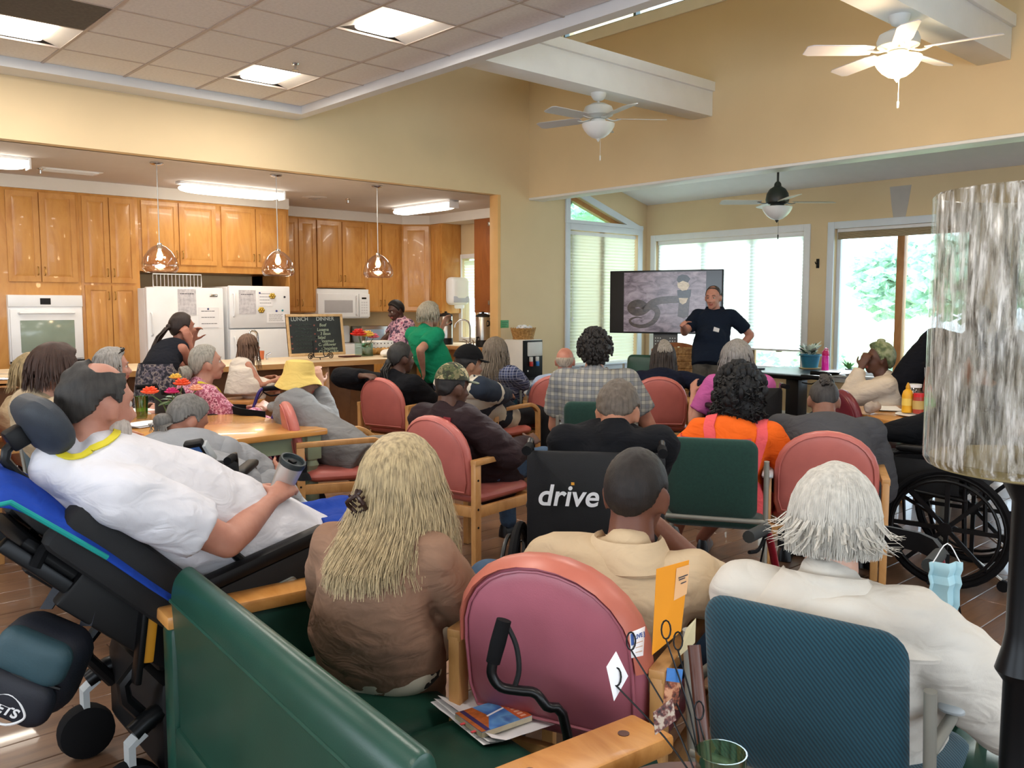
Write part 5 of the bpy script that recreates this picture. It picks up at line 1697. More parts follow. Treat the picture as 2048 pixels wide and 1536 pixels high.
    if shoes and legs:
        for s_, (hp, kn, fo) in lg.items():
            b = MB()
            c = fo + V((s_ * .012, .06, 0))
            b.rings([[c + V((w_ * cos(a), y_, -.07 + h_ * max(0, sin(a)) + .001 * sin(a))) for a in [2 * pi * j / 14 for j in range(14)]] for y_, w_, h_ in ((-.11, .02, .05), (-.1, .036, .09), (-.04, .04, .1), (.03, .046, .07), (.1, .05, .05), (.15, .03, .035), (.165, .01, .02))])
            b.build('shoe', shoes, t)
    # hair --------------------------------------------------
    if hair:
        hm_ = hair_mat(hair['col'], hair.get('dark', .6))
        s_ = hair['s']
        b = MB()
        seed = hair.get('seed', len(label))
        rnd = random.Random(seed)
        if s_ != 'none':
            hair_cap(b, M, hair.get('thick', .012), hair.get('shift', 0), hair.get('bald'), hair.get('amp', .006), hair.get('fq', 30), seed, hair.get('top', 1.0))
        if s_ in ('long', 'bob'):
            hair_strands(b, M, hair.get('n', 220), hair.get('len', .2), hair.get('thick', .015) + .004, hair.get('front', 60), hair.get('wave', .006), hair.get('flare', .015), hair.get('r', .008), seed, cut=hair.get('cut', .15), phi_end=hair.get('pe', -8), drape=hair.get('drape', .03))
        if s_ == 'curly':
            for _ in range(hair.get('n', 160)):
                th, ph = R(rnd.uniform(hair.get('front', 50), 360 - hair.get('front', 50))), R(rnd.uniform(hair.get('pmin', -45), 88))
                if degrees(ph) < hairline(th if th < pi else th - 2 * pi) + hair.get('shift', 0): continue
                p = scalp(th, ph); nn = (p - SKULL_C).normalized()
                c = p + nn * hair.get('thick', .02) * rnd.uniform(.6, 1.3)
                q = hair.get('r', .016) * rnd.uniform(.7, 1.3)
                b.ell(M @ c, (q, q, q * 1.2), nu=7, nv=5)
        if hair.get('fill'):      # heavy hanging mass behind the head
            for (c, r_) in hair['fill']: b.ell(M @ V(c), r_, M.to_3x3().to_4x4(), 18, 14)
        if hair.get('extra'): hair['extra'](b, M, rnd)
        o = b.build(hname, hm_, t, norm=False)
    t['_'] = 0
    del t['_']
    return t, M, arms, N, Lc, lg
def crown(px, py, d): return AD(px, py, d)
JEAN = mat('denim', '39506a', .9, var=.15, vs=40, bump=.1, bs=300)
DKPANT = mat('dark_trousers', '14161b', .9, var=.15, vs=20)
GREYPANT = mat('grey_trousers', '77736a', .9, var=.1, vs=20)
SHOEB = mat('black_shoe', '0d0e12', .3, var=.1)
SHOEW = mat('white_shoe', 'd0d0d0', .6, var=.05)
def cloth(name, col, var=.06, fold=.3, **kw):
    if name in MATS: return MATS[name]
    nt = NT(name); basic(nt, .92, spec=.2)
    c = lin(col)
    co = nt.coord()
    d = tuple(x * (1 - var) for x in c[:3]) + (1,); li = tuple(min(1, x * (1 + var)) for x in c[:3]) + (1,)
    nt.l(nt.ramp(nt.noise(co, 8), [(.3, d), (.7, li)]), nt.b.inputs['Base Color'])
    f1 = nt.noise(nt.coord((1, 1, 1.8)), 9, 2, .45, 1.6)
    f2 = nt.noise(co, 350, 1)
    ad = nt.n('ShaderNodeMath', operation='MULTIPLY_ADD'); ad.inputs[1].default_value = .03
    nt.l(f2, ad.inputs[0]); nt.l(f1, ad.inputs[2])
    nt.bump(ad.outputs[0], fold, .035)
    MATS[name] = nt.m
    return nt.m
PPL = {}
def fwd(az): return V((cos(az), sin(az), 0))
def rgt(az): return V((sin(az), -cos(az), 0))
def xy(p): return V((p.x, p.y, 0))
# ---- man in white shirt in the power wheelchair
WSH = cloth('white_cotton', 'cfced4')
PPL['white'] = person('man in white T-shirt reclining in the power wheelchair, holding a steel mug', PW[0], PW[1], AD(192, 724, 2.55), hd=20, pitch=4, seat=.66, pdy=.02, k=1.22, hs=1.04, skincol='b98470',
    shirt=WSH, shirt_name='white_shirt', sleeve='s', pants=cloth('blue_shorts', '1d3f97'), belly=.085, slouch=.06, neckf=.06, shoulder=1.08, sdown=.15,
    R_=AD(545, 1000, 2.85), L_=PW[0] + V((.45, .25, .72)), Rn=(.75, -.2, -.9), curl=(.75, .4), voxel=.00955, wr=.006, loose=.022, face=True,
    hair=dict(s='short', col='33302e', thick=.013, amp=.006, fq=40, bald=lambda th: 40 + 38 * max(0, (abs(th) - 120) / 60) if abs(th) > 60 else 40, shift=4))
# ---- woman with blonde hair on the loveseat
BRN = cloth('brown_knit', '8a6a56', var=.1)
LIGHTP = ramped('printed_trousers', 'noise', [(.42, '2e2a28'), (.46, 'cfc4ae')], 12, .9)
p = AZ_(795, 1380, .46)
PPL['blonde'] = person('woman with long blonde hair in a brown sweater sitting on the green loveseat', (1.27, 1.98, 0), R(28), AD(800, 882, 2.36), hd=-6, seat=.55, k=.84, skincol='c79a80', shirt=BRN, shirt_name='sweater', sleeve='l',
    pants=LIGHTP, shoes=SHOEB, hips=.04, loose=.022, wr=.005, voxel=.009, slouch=.05, shoulder=1.02, lower=.21, nk=.03,
    hair=dict(s='long', col='b39e78', dark=.5, len=.20, n=6200, thick=.026, front=46, wave=.010, flare=.035, r=.0022, cut=.45, drape=.09, seed=5))
# ---- man in cream polo
POLO = cloth('cream_pique', 'c2ab8c')
az = CH['polo'][1]
PPL['polo'] = person('man with cropped dark hair in a cream polo shirt in the foreground', CH['polo'][0] + fwd(az) * -.02, az + R(8), AD(1275, 898, 2.32), hd=-6, pitch=6, seat=.56, k=1.12, hs=1.02, skincol='6d4636', shirt=POLO, shirt_name='polo_shirt', sleeve='s',
    pants=JEAN, shoes=SHOEB, R_=AD(1318, 1052, 2.55), Rn=(.7, .1, -.7), curl=.7, voxel=.00955, wr=.005, loose=.02, collar=POLO, slouch=.03, knee_spread=.8,
    hair=dict(s='short', col='1d1613', thick=.005, amp=.002, fq=90, shift=2))
# ---- white haired woman
CREAM = cloth('cream_coat', 'cfc9bf', var=.04)
def wisps(b, M, rnd):
    for _ in range(90):
        th = R(rnd.uniform(60, 300)); p = scalp(th, R(rnd.uniform(-35, -5))); o = V((sin(th), cos(th), 0))
        p = p + o * .03
        strand(b, [M @ p, M @ (p + o * .02 + V((0, 0, -.02))), M @ (p + o * .05 + V((0, 0, -.03 + rnd.uniform(-.01, .02))))], .004, .0008)
az = CH['teal'][1]
PPL['whitehair'] = person('white-haired woman in a cream jacket on the teal chair', CH['teal'][0] + fwd(az) * .0, az + R(6), AD(1674, 938, 2.02), hd=4, pitch=8, seat=.56, k=1.08, skincol='c9a08c', shirt=CREAM, shirt_name='jacket', sleeve='l',
    pants=DKPANT, shoes=SHOEB, R_=CH['teal'][0] + fwd(az) * .05 + V((.30, -.36, .58)), loose=.034, wr=.009, voxel=.009, lower=.2, slouch=.05,
    hair=dict(s='bob', col='c9c4ba', dark=.74, len=.066, n=5200, thick=.018, front=50, wave=.006, flare=-.004, r=.0023, cut=.35, seed=3, extra=wisps))
t, M, arms, N, Lc, lg = PPL['whitehair']
rg = []
for rr, dz in ((.085, .045), (.095, .03), (.15, -.015), (.22, -.05), (.245, -.07), (.24, -.08), (.14, -.05)):
    rg.append([N + V((rr * 1.08 * cos(a), -.01 + rr * .75 * sin(a), dz - .02 * abs(cos(a)) ** 3 * rr / .2)) for a in [pi * 1.02 + (pi * .96) * j / 22 for j in range(23)]])
b = MB()
n = 23
o0 = 0
for r_ in rg: b.v += r_
for i in range(len(rg) - 1):
    for j in range(n - 1): b.f.append((i * n + j, i * n + j + 1, (i + 1) * n + j + 1, (i + 1) * n + j))
co = b.build('wide_collar', CREAM, t)
sm = co.modifiers.new('thick', 'SOLIDIFY'); sm.thickness = .006
# ---- man in the lettered wheelchair
BLKT = cloth('black_cotton', '101115', var=.15)
PPL['drive'] = person('man in black shirt bending forward in the lettered wheelchair', DRV[0], DRV[1], AD(1240, 768, 3.5), hd=-8, pitch=28, seat=.58, k=1.2, nk=.02, shoulder=.9, skincol='a8745a', shirt=BLKT, sleeve='s', pants=DKPANT, shoes=SHOEB, loose=.018, slouch=-.01, pdy=.07, wr=.006,
    L_=DRV[0] + fwd(DRV[1]) * .40 + rgt(DRV[1]) * -.12 + V((0, 0, .66)), R_=DRV[0] + fwd(DRV[1]) * .40 + rgt(DRV[1]) * .12 + V((0, 0, .66)), Rn=(.15, -.2, -1), Ln=(-.15, -.2, -1),
    hair=dict(s='short', col='5d5248', thick=.010, amp=.006, fq=70, shift=0, top=1.2))
# ---- woman in orange
ORG = cloth('orange_cotton', 'e0601a'); CORAL = cloth('coral_linen', 'd8565a')
az = CH['orange'][1]
def mane(b, M, rnd):
    for _ in range(900):
        th = rnd.uniform(0, 6.28); ph = rnd.uniform(-1.35, 1.4)
        c, r_ = ((V((0, -.06, -.05)), V((.13, .10, .15))), (V((0, -.05, .05)), V((.112, .115, .10))))[rnd.random() < .4]
        n_ = V((sin(th) * cos(ph), cos(th) * cos(ph), sin(ph)))
        if n_.y > .55: continue
        p = c + V((n_.x * r_.x, n_.y * r_.y, n_.z * r_.z))
        pts = [p + n_ * .004 * i + V((rnd.gauss(0, .009), rnd.gauss(0, .009), -.010 * i)) for i in range(5)]
        strand(b, [M @ x for x in pts], .008, .002, .8)
PPL['orange'] = person('woman with a mass of black curls in an orange shirt and coral dress', CH['orange'][0], az, AD(1480, 747, 4.6), hd=2, seat=.56, k=1.05, skincol='7a4c3c', shirt=ORG, sleeve='s', loose=.02, wr=.006,
    shoes=SHOEB, feet={-1: AZ_(1350, 1075, .075), 1: AZ_(1402, 1078, .075)}, L_=CH['orange'][0] + fwd(az) * .25 + V((-.1, .2, .66)), R_=AD(1545, 945, 4.7), hips=.03,
    hair=dict(s='curly', col='0b0a0b', thick=.045, n=420, r=.02, amp=.016, front=45, pmin=-50, shift=-6, fill=(((0, -.06, -.05), (.13, .10, .15)), ((0, -.05, .05), (.112, .115, .10))), extra=mane))
t, M, arms, N, Lc, lg = PPL['orange']
so = part(t, 'shirt')
for s_ in (-1, 1): ribbon(so, [N + V((s_ * .11, .13, -.14)), N + V((s_ * .12, .06, .0)), N + V((s_ * .12, -.05, .01)), N + V((s_ * .11, -.13, -.06)), N + V((s_ * .10, -.2, -.18)), N + V((s_ * .08, -.2, -.26))], .06, CORAL, 'dress_strap', t, .006)
ribbon(so, [N + V((x, -.25, -.19)) for x in (-.12, -.06, 0, .06, .12)], .12, CORAL, 'dress_yoke', t, .007)
b = MB()
rg = []
for zz, rx, ry, oy in ((.43, .29, .33, .17), (.5, .29, .32, .15), (.57, .25, .25, .08), (.66, .2, .155, .03), (.76, .19, .15, .02), (.84, .185, .145, .01)):
    rg.append([V((rx * cos(a) * (1 + .03 * sin(9 * a)), oy + ry * sin(a), zz - .04 * sin(3 * a) * (zz < .3))) for a in [2 * pi * j / 40 for j in range(40)]])
b.rings(rg, cap=False)
b.build('dress', CORAL, t)
# ---- person with strip of hair, grey shirt
GRT = cloth('charcoal_cotton', '47474a')
az = CH['mohawk'][1]
def mohawk(b, M, rnd):
    for _ in range(110):
        ph = R(rnd.uniform(15, 88)); th = pi + R(rnd.gauss(0, 9)) / max(.25, cos(ph))
        p = scalp(th, ph); n_ = (p - SKULL_C).normalized()
        strand(b, [M @ p, M @ (p + n_ * .012 + V((0, 0, .008))), M @ (p + n_ * .015 + V((0, .012, .02)))], .007, .003)
PPL['mohawk'] = person('person in grey shirt with a strip of hair tied in red', CH['mohawk'][0], az, AD(1648, 760, 4.82), pitch=24, hd=3, seat=.56, k=1.35, skincol='8d6350', shirt=GRT, sleeve='l', pants=DKPANT, shoes=SHOEB, loose=.025, slouch=.06, belly=.06, wr=.007,
    hair=dict(s='short', col='3a3634', thick=.003, amp=.001, shift=0, extra=mohawk))
t, M, arms, N, Lc, lg = PPL['mohawk']
MB().tube([M @ V((.016 * cos(a), -.02 + .016 * sin(a), .135)) for a in [2 * pi * j / 12 for j in range(12)]], .007, 6, closed=True).build('hair_tie', mat('red_tie', 'b04a58', .7, var=.1), t)
# ---- man in the camouflage cap
def capd(col):
    return ramped(col[0], 'noise', col[1], 16, .9)
CAMO = ramped('camouflage', 'cell', [(0, '2a2a1a'), (.3, '4a4f30'), (.55, '6b6546'), (.75, '2e3220'), (.88, '9a8a64')], 26, .9)
MARO = cloth('dark_maroon_nylon', '2b1e20', var=.1)
az = CH['camo'][1]
PPL['camo'] = person('man in a camouflage cap and dark maroon jacket', CH['camo'][0], az, AD(905, 733, 4.95), hd=-8, pitch=5, seat=.56, k=1.12, skincol='5b3d2e', shirt=MARO, shirt_name='jacket', sleeve='l', pants=JEAN, shoes=SHOEB, loose=.03, wr=.01, lower=.2, shoulder=.95, slouch=0, pdy=.04,
    R_=CH['camo'][0] + fwd(az) * .28 + V((.0, -.25, .70)), voxel=.0095,
    hair=dict(s='short', col='1b1614', thick=.006, shift=-2))
t, M, arms, N, Lc, lg = PPL['camo']
def cap(t, M, m, bill=.085, k=1.14, squash=1.0, name='cap'):
    b = MB()
    rg = []
    for j in range(11):
        ph = R(8 + 81.5 * j / 10)
        rg.append([M @ (scalp(2 * pi * i / 28, ph, k) + V((0, 0, .012 - .12 * .1 * 0))) for i in range(28)])
    b.rings(rg)
    o = b.build(name, m, t)
    if bill:
        pts = []
        for i in range(15):
            a = R(-62 + 124 * i / 14)
            pts.append((sin(a), cos(a)))
        b = MB()
        r0 = [M @ V((.084 * x, .108 * y - .008, .048)) for x, y in pts]
        r1 = [M @ V((.080 * x * 1.05, .10 * y + bill * max(0, y) ** .5, .040 - .012 * abs(x))) for x, y in pts]
        b.v += r0 + r1; n_ = 15
        b.f += [(i, i + 1, n_ + i + 1, n_ + i) for i in range(14)]
        q = b.build('bill', m, o); s_ = q.modifiers.new('t', 'SOLIDIFY'); s_.thickness = .004
    MB().ell(M @ V((0, -.008, .137 * k / 1.1)), .008, nu=8, nv=6).build('button', m, o)
    return o
cap(t, M, CAMO)
ribbon(part(t, 'jacket'), [N + V((.10, -.1, .0)), N + V((.12, -.2, -.12)), N + V((.10, -.25, -.26))], .05, mat('red_stripe', '7a1722', .7, var=.05), 'red_stripe', t, .005)
# ---- person in black flat cap
NAVY = cloth('navy_cotton', '1a2433')
PATCH = ramped('navy_cream_jacket', 'cell', [(0, '1c2736'), (.45, 'b8a98e'), (.62, '1c2736'), (.8, 'cfc6b4')], 5, .9)
az = CH['blackcap'][1]
PPL['blackcap'] = person('person in a black newsboy cap and navy and cream jacket', CH['blackcap'][0], az, AD(938, 697, 6.75), hd=-18, pitch=6, seat=.56, k=1.1, hs=1.04, skincol='9c7258', shirt=PATCH, shirt_name='jacket', sleeve='l', pants=DKPANT, shoes=SHOEB, loose=.03, wr=.008, face=True,
    hair=dict(s='short', col='1a1716', thick=.008, shift=-4))
t, M, arms, N, Lc, lg = PPL['blackcap']
BLKW = cloth('black_wool', '0b0b0d')
o = cap(t, M, BLKW, .07, 1.24)
# ---- long haired person in plaid flannel
PLN = plaid('navy_flannel', '1b2240', '4a5478', 'b0b4c4', 7)
az = CH['longhair'][1]
PPL['longhair'] = person('person with long grey-brown hair in a navy checked flannel shirt', CH['longhair'][0], az, AD(990, 677, 7.6), hd=-4, seat=.56, k=1.0, hs=1.03, skincol='b98a74', shirt=PLN, sleeve='l', pants=JEAN, shoes=SHOEB, loose=.025,
    hair=dict(s='long', col='6e6254', len=.24, n=240, thick=.02, front=50, wave=.01, flare=.03, r=.009, seed=9))
# ---- person in black sweater
az = CH['sweater'][1]
def pony(b, M, rnd):
    b.ell(M @ V((.0, -.115, -.03)), (.03, .035, .04))
    for _ in range(60):
        p = V((rnd.gauss(0, .012), -.12 + rnd.gauss(0, .01), -.03))
        strand(b, [M @ p, M @ (p + V((rnd.gauss(0, .012), -.04, -.05))), M @ (p + V((rnd.gauss(0, .02), -.03, -.15)))], .008, .002)
PPL['sweater'] = person('person in a black sweater with a low ponytail, one arm over the chair back', CH['sweater'][0], az, AD(800, 686, 7.55), hd=-16, seat=.56, k=1.1, hs=1.12, skincol='5a3e32', shirt=BLKT, shirt_name='sweater', sleeve='l', pants=DKPANT, shoes=SHOEB, loose=.03,
    L_=AD(722, 752, 7.5), Ln=(-1, -.6, .2), hair=dict(s='short', col='2a2927', thick=.012, amp=.004, extra=pony))
# ---- person in yellow bucket hat
HOOD = cloth('grey_hoodie', '7d7d7e')
az = CH['hat'][1]
PPL['hat'] = person('person in a yellow bucket hat and grey hooded top', CH['hat'][0], az + R(4), AD(598, 726, 5.85), hd=-4, pitch=4, seat=.56, k=1.05, skincol='b98f78', shirt=HOOD, shirt_name='hooded_top', sleeve='l', pants=GREYPANT, shoes=SHOEW, loose=.03, wr=.009, voxel=.0095,
    R_=AD(640, 772, 5.95), L_=AD(634, 768, 6.1), Rn=(.3, .3, -1), Ln=(-.3, .3, -1), curl=.8, face=True, hair=dict(s='short', col='8c8478', thick=.008, shift=-3))
t, M, arms, N, Lc, lg = PPL['hat']
YEL2 = cloth('yellow_cotton', 'd9bc6c')
b = MB()
rg = []
for rr, zz in ((.001, .144), (.05, .143), (.08, .132), (.09, .10), (.096, .055), (.101, .04), (.128, .0), (.142, -.028), (.138, -.032), (.10, .03), (.094, .05)):
    rg.append([M @ V((rr * cos(a), -.006 + rr * 1.1 * sin(a), zz + (.012 * sin(3 * a) if rr > .12 else 0) + (.02 * sin(a) if rr > .12 else 0))) for a in [2 * pi * j / 30 for j in range(30)]])
b.rings(rg, cap=False)
b.build('bucket_hat', YEL2, t)
b = MB()
b.tube([N + V((.09 * cos(a), -.02 + .085 * sin(a), .015 - .05 * (sin(a) < -.2))) for a in [2 * pi * j / 20 for j in range(20)]], .035, 8, closed=True)
me = remesh(b, .01, 4); me.shade_smooth(); link('hood', me, HOOD, t)
# ---- girl in white dress on a stool
WDR = cloth('white_dress', 'cfc3b4')
gp = AD(487, 790, 7.25)
ga = R(8)
PPL['girl'] = person('small girl with long brown hair in a white sundress on a stool', xy(gp), ga, AD(494, 669, 7.3), hd=-2, pitch=-4, seat=.83, k=.74, hs=.80, skincol='b57f66', shirt=WDR, shirt_name='sundress', sleeve='n', loose=.012, wr=.005, voxel=.009, face=True,
    dress=((.78, .15, .16, .0), (.80, .17, .2, .05), (.86, .17, .22, .08), (.92, .13, .12, .0), (1.0, .11, .09, 0)), shoes=None,
    R_=xy(gp) + fwd(ga) * .24 + V((.03, -.10, .88)), L_=xy(gp) + fwd(ga) * .24 + V((.0, .08, .88)),
    hair=dict(s='long', col='6b4f3c', len=.26, n=200, thick=.012, front=50, wave=.005, flare=.02, r=.008, seed=4))
t = thing('stool', 'plain wooden stool under the small girl', 'stool', xy(gp))
MB().lathe([(.001, .70), (.17, .70), (.175, .715), (.17, .735), (.001, .74)], 24).build('seat', PINEW, t)
for a in range(4):
    c, s_ = cos(a * pi / 2 + .6), sin(a * pi / 2 + .6)
    MB().tube([(c * .13, s_ * .13, .70), (c * .19, s_ * .19, 0)], .016, 10).build('leg', PINEW, t)
MB().tube([(.165 * cos(a), .165 * sin(a), .28) for a in [2 * pi * j / 16 for j in range(16)]], .009, 6, closed=True).build('foot_ring', PINEW, t)
# ---- woman with bun
FLOR = ramped('pink_floral', 'noise', [(.40, '8f4458'), (.46, 'b9758a'), (.54, 'd9a9b4'), (.6, '7c3c50')], 45, .9)
def bun(b, M, rnd):
    b.ell(M @ V((0, -.128, -.035)), (.042, .034, .042))
    for k in range(5): b.tube([M @ V((.04 * cos(a), -.128 - .01 * k, -.035 + .04 * sin(a))) for a in [2 * pi * j / 12 for j in range(12)]], .010, 6, closed=True)
PPL['bun'] = person('grey-haired woman with a bun in a pink flowered blouse', WCB[0], WCB[1], AD(404, 692, 6.35), hd=-6, pitch=-8, seat=.58, k=1.0, hs=1.1, skincol='b88a76', shirt=FLOR, shirt_name='blouse', sleeve='l', pants=FLOR, shoes=SHOEB, loose=.028, face=True, voxel=.0095,
    R_=WCB[0] + V((.35, -.12, .72)), hair=dict(s='short', col='8f8a80', thick=.012, amp=.004, extra=bun, shift=-2))
t, M, arms, N, Lc, lg = PPL['bun']
LANY = mat('yellow_lanyard', 'cfc02a', .7, var=.05)
ribbon(part(t, 'blouse'), [N + V((.07, -.03, .03)), N + V((.11, .06, .0)), N + V((.10, .18, -.1)), N + V((.03, .25, -.28))], .022, LANY, 'lanyard', t)
# ---- woman leaning on the counter
TANK = cloth('black_tank', '15171f'); SKRT = ramped('patterned_skirt', 'noise', [(.35, '23232e'), (.45, '5b5560'), (.55, '8c8078'), (.62, '3a3440')], 26, .9)
lp = AD(318, 800, 7.25)
la = R(8)
def longpony(b, M, rnd):
    b.ell(M @ V((0, -.115, .02)), (.028, .03, .03))
    for _ in range(110):
        p = V((rnd.gauss(0, .01), -.125 + rnd.gauss(0, .008), .02))
        L = rnd.uniform(.32, .5)
        strand(b, [M @ p] + [M @ (p + V((rnd.gauss(0, .008), -.05 - .02 * q - .02 * q, -L * q / 5))) for q in range(1, 6)], .009, .002)
PPL['lean'] = person('woman in black tank top leaning on the counter with chin on hands', xy(lp), la, AD(360, 627, 7.55), hd=0, pitch=-4, seat=.95, stand=True, k=.93, hs=1.05, skincol='a9705a', shirt=TANK, shirt_name='tank_top', sleeve='n', loose=.008, wr=.003, voxel=.0095, face=True,
    R_=AD(379, 688, 7.5), L_=AD(384, 684, 7.75), Rn=(.1, .1, -1), Ln=(-.1, .1, -1), curl=.8, lower=.05, shoes=SHOEB,
    hair=dict(s='short', col='2b1d17', thick=.012, amp=.003, extra=longpony))
t, M, arms, N, Lc, lg = PPL['lean']
b = MB()
rg = []
for zz, rx, ry in ((.3, .27, .24), (.55, .24, .21), (.8, .21, .17), (.95, .19, .15), (1.03, .165, .13)):
    rg.append([V((rx * cos(a) * (1 + .03 * sin(8 * a)), ry * sin(a) - .01, zz)) for a in [2 * pi * j / 36 for j in range(36)]])
b.rings(rg, cap=False); b.build('skirt', SKRT, t)
# ---- woman with sunglasses on her head
WFL = ramped('white_floral', 'noise', [(.36, '8d3d4c'), (.40, 'd8d4cf'), (.62, 'd8d4cf'), (.66, 'c9b33a')], 9, .9)
sp_ = AD(216, 800, 6.5); sa = R(-2)
sl = xy(sp_) + V((-.1, .0, 0))
PPL['sung'] = person('grey-haired woman with sunglasses pushed up on her head', sl, sa, AD(221, 698, 6.5), hd=-4, seat=.56, k=1.05, hs=1.12, skincol='c08f7c', shirt=WFL, shirt_name='blouse', sleeve='l', pants=DKPANT, shoes=SHOEB, face=True, loose=.028,
    hair=dict(s='bob', col='8d8a86', len=.06, n=140, thick=.02, front=62, r=.009, flare=.005))
t, M, arms, N, Lc, lg = PPL['sung']
b = MB()
for s_ in (-1, 1): b.ell(M @ V((s_ * .035, .055, .115)), (.03, .012, .022), M.to_3x3().to_4x4() @ Matrix.Rotation(R(-45), 4, 'X'))
b.tube([M @ V((-.085, -.03, .05)), M @ V((-.066, .05, .112)), M @ V((0, .066, .12)), M @ V((.066, .05, .112)), M @ V((.085, -.03, .05))], .004, 6)
b.build('sunglasses', mat('dark_lens', '0a0a0c', .15, var=0), t)
copy_tree(proto, sl, sa - pi / 2, 'salmon armchair of the woman with sunglasses, mostly hidden behind the table')
# ---- person with brown hair, beige top
BEI = cloth('beige_cotton', 'b09c80')
az = CH['beige'][1]
PPL['beige'] = person('person with short brown hair in a beige top at the left', CH['beige'][0], az, AD(108, 695, 4.3), hd=2, seat=.56, k=1.15, hs=1.06, skincol='c09078', shirt=BEI, sleeve='s', pants=DKPANT, shoes=SHOEB, loose=.025, voxel=.0095,
    hair=dict(s='bob', col='3a241a', len=.075, n=320, thick=.03, front=55, r=.008, flare=.008, cut=.2))
hb = AD(62, 800, 5.4)
PPL['blond2'] = person('person with sandy hair mostly hidden behind the brown-haired person', xy(hb), R(0), AD(66, 712, 5.4), seat=.56, k=1.0, skincol='c09078', shirt=cloth('sand_top', 'a08a6a'), sleeve='l', pants=DKPANT, shoes=SHOEB, voxel=.011,
    hair=dict(s='bob', col='8f7a55', len=.1, n=120, thick=.03, front=55, r=.010))
copy_tree(proto, xy(hb), -pi / 2, 'salmon armchair of the sandy-haired person at the far left, almost hidden')
# ---- person under grey shawl
SHW = cloth('grey_fleece', '8e9094')
sa2 = R(52)
sl2 = xy(AD(395, 900, 4.25))
def lowbun(b, M, rnd):
    b.ell(M @ V((0, -.12, -.05)), (.05, .035, .04))
    for _ in range(50):
        p = V((rnd.gauss(0, .03), -.1, -.05)); strand(b, [M @ p, M @ (p + V((rnd.gauss(0, .02), -.03, -.03))), M @ (p + V((rnd.gauss(0, .03), -.02, -.07)))], .006, .001)
PPL['shawl'] = person('grey-haired person slumped under a grey fleece blanket at the table', sl2, sa2, AD(392, 795, 4.6), hd=-45, pitch=28, roll=0, seat=.52, k=1.15, hs=1.05, skincol='b07a64', shirt=cloth('grey_under', '8e9094'), sleeve='l', pants=cloth('navy_fleece', '14183a'), shoes=SHOEB, loose=.03,
    R_=sl2 + fwd(sa2) * .3 + V((.25, -.2, .62)), hair=dict(s='short', col='6d6a66', thick=.014, amp=.006, extra=lowbun))
t, M, arms, N, Lc, lg = PPL['shawl']
b = MB()
for i in range(9):
    pass
S1, S2 = arms[1][0], arms[-1][0]
b.ell((N + V((0, -.06, -.16))), (.27, .20, .24)); b.ell(S1 + V((.03, .02, -.08)), (.12, .13, .16)); b.ell(S2 + V((-.03, .02, -.08)), (.12, .13, .16))
b.tube([S1 + V((.05, .05, -.1)), S1 + V((.2, .2, -.24)), S1 + V((.34, .3, -.40))], [.16, .15, .09], 16); b.ell(S1 + V((.34, .3, -.40)), .09)
b.ell(V((0, -.02, .62)), (.30, .24, .18))
me = remesh(b, .011, 8); wrinkle(me, .012, (6, 6, 12), 3); wrinkle(me, .010, (5, 9, 5), 5, 1); me.shade_smooth()
link('blanket', me, SHW, t)
# ---- kitchen worker
SCR = ramped('floral_scrubs', 'noise', [(.38, '4a3a52'), (.45, 'b48aa2'), (.55, 'd4b4c0'), (.62, '9a5a78')], 20, .9)
wp = AD(792, 800, 11.5)
PPL['worker'] = person('kitchen worker in pink flowered scrubs with dark cap behind the counter', xy(wp), R(168), AD(788, 602, 11.5), hd=8, pitch=16, seat=.92, stand=True, k=1.12, hs=1.06, skincol='4a3028', shirt=SCR, shirt_name='scrub_top', sleeve='s', pants=DKPANT, shoes=SHOEB, face=True, voxel=.010,
    R_=AD(757, 690, 11.2), L_=AD(750, 690, 11.7), hair=dict(s='short', col='14100f', thick=.012))
t, M, arms, N, Lc, lg = PPL['worker']
b = MB(); hair_cap(b, M, .017, 2); b.build('head_cover', mat('black_cover', '121114', .6, var=.1), t)
# ---- woman in green shirt
GRN = cloth('green_jersey', '16845e')
gp = AD(868, 800, 9.6)
def gglass(t, M, m):
    b = MB()
    for s_ in (-1, 1):
        b.tube([M @ V((s_ * .033 + .022 * cos(a), .102, .004 + .017 * sin(a))) for a in [2 * pi * j / 14 for j in range(14)]], .0028, 5, closed=True)
        b.tube([M @ V((s_ * .055, .1, .008)), M @ V((s_ * .078, .06, .01)), M @ V((s_ * .082, -.01, .008))], .0028, 5)
    b.tube([M @ V((-.012, .103, .006)), M @ V((.012, .103, .006))], .0025, 5)
    b.build('glasses', m, t)
PPL['green'] = person('grey-haired woman in a green T-shirt standing at the end of the counter', xy(gp), R(5), AD(858, 607, 9.55), hd=-8, seat=.90, stand=True, k=1.08, hs=1.08, skincol='bb8a74', shirt=GRN, sleeve='s', pants=DKPANT, shoes=SHOEB, face=True, loose=.028, lower=.2,
    R_=AD(846, 738, 9.35), L_=AD(884, 655, 9.85), Rn=(.3, -1, -.1), Ln=(-.1, .2, -1), hair=dict(s='bob', col='a09886', len=.07, n=180, thick=.03, front=62, r=.010, flare=.004))
gglass(PPL['green'][0], PPL['green'][1], mat('dark_frame', '2a1214', .4, var=0))
# ---- bald man
LBL = cloth('light_blue_cotton', '9fb0cc')
az = CH['bald'][1]
PPL['bald'] = person('bald man in light blue shirt beside the tall window', CH['bald'][0], az, AD(1130, 695, 8.1), hd=-8, seat=.56, k=1.1, hs=1.08, skincol='c08572', shirt=LBL, sleeve='l', pants=DKPANT, shoes=SHOEB, voxel=.010, collar=LBL,
    hair=dict(s='short', col='a89c8c', thick=.008, shift=4, bald=lambda th: 6))
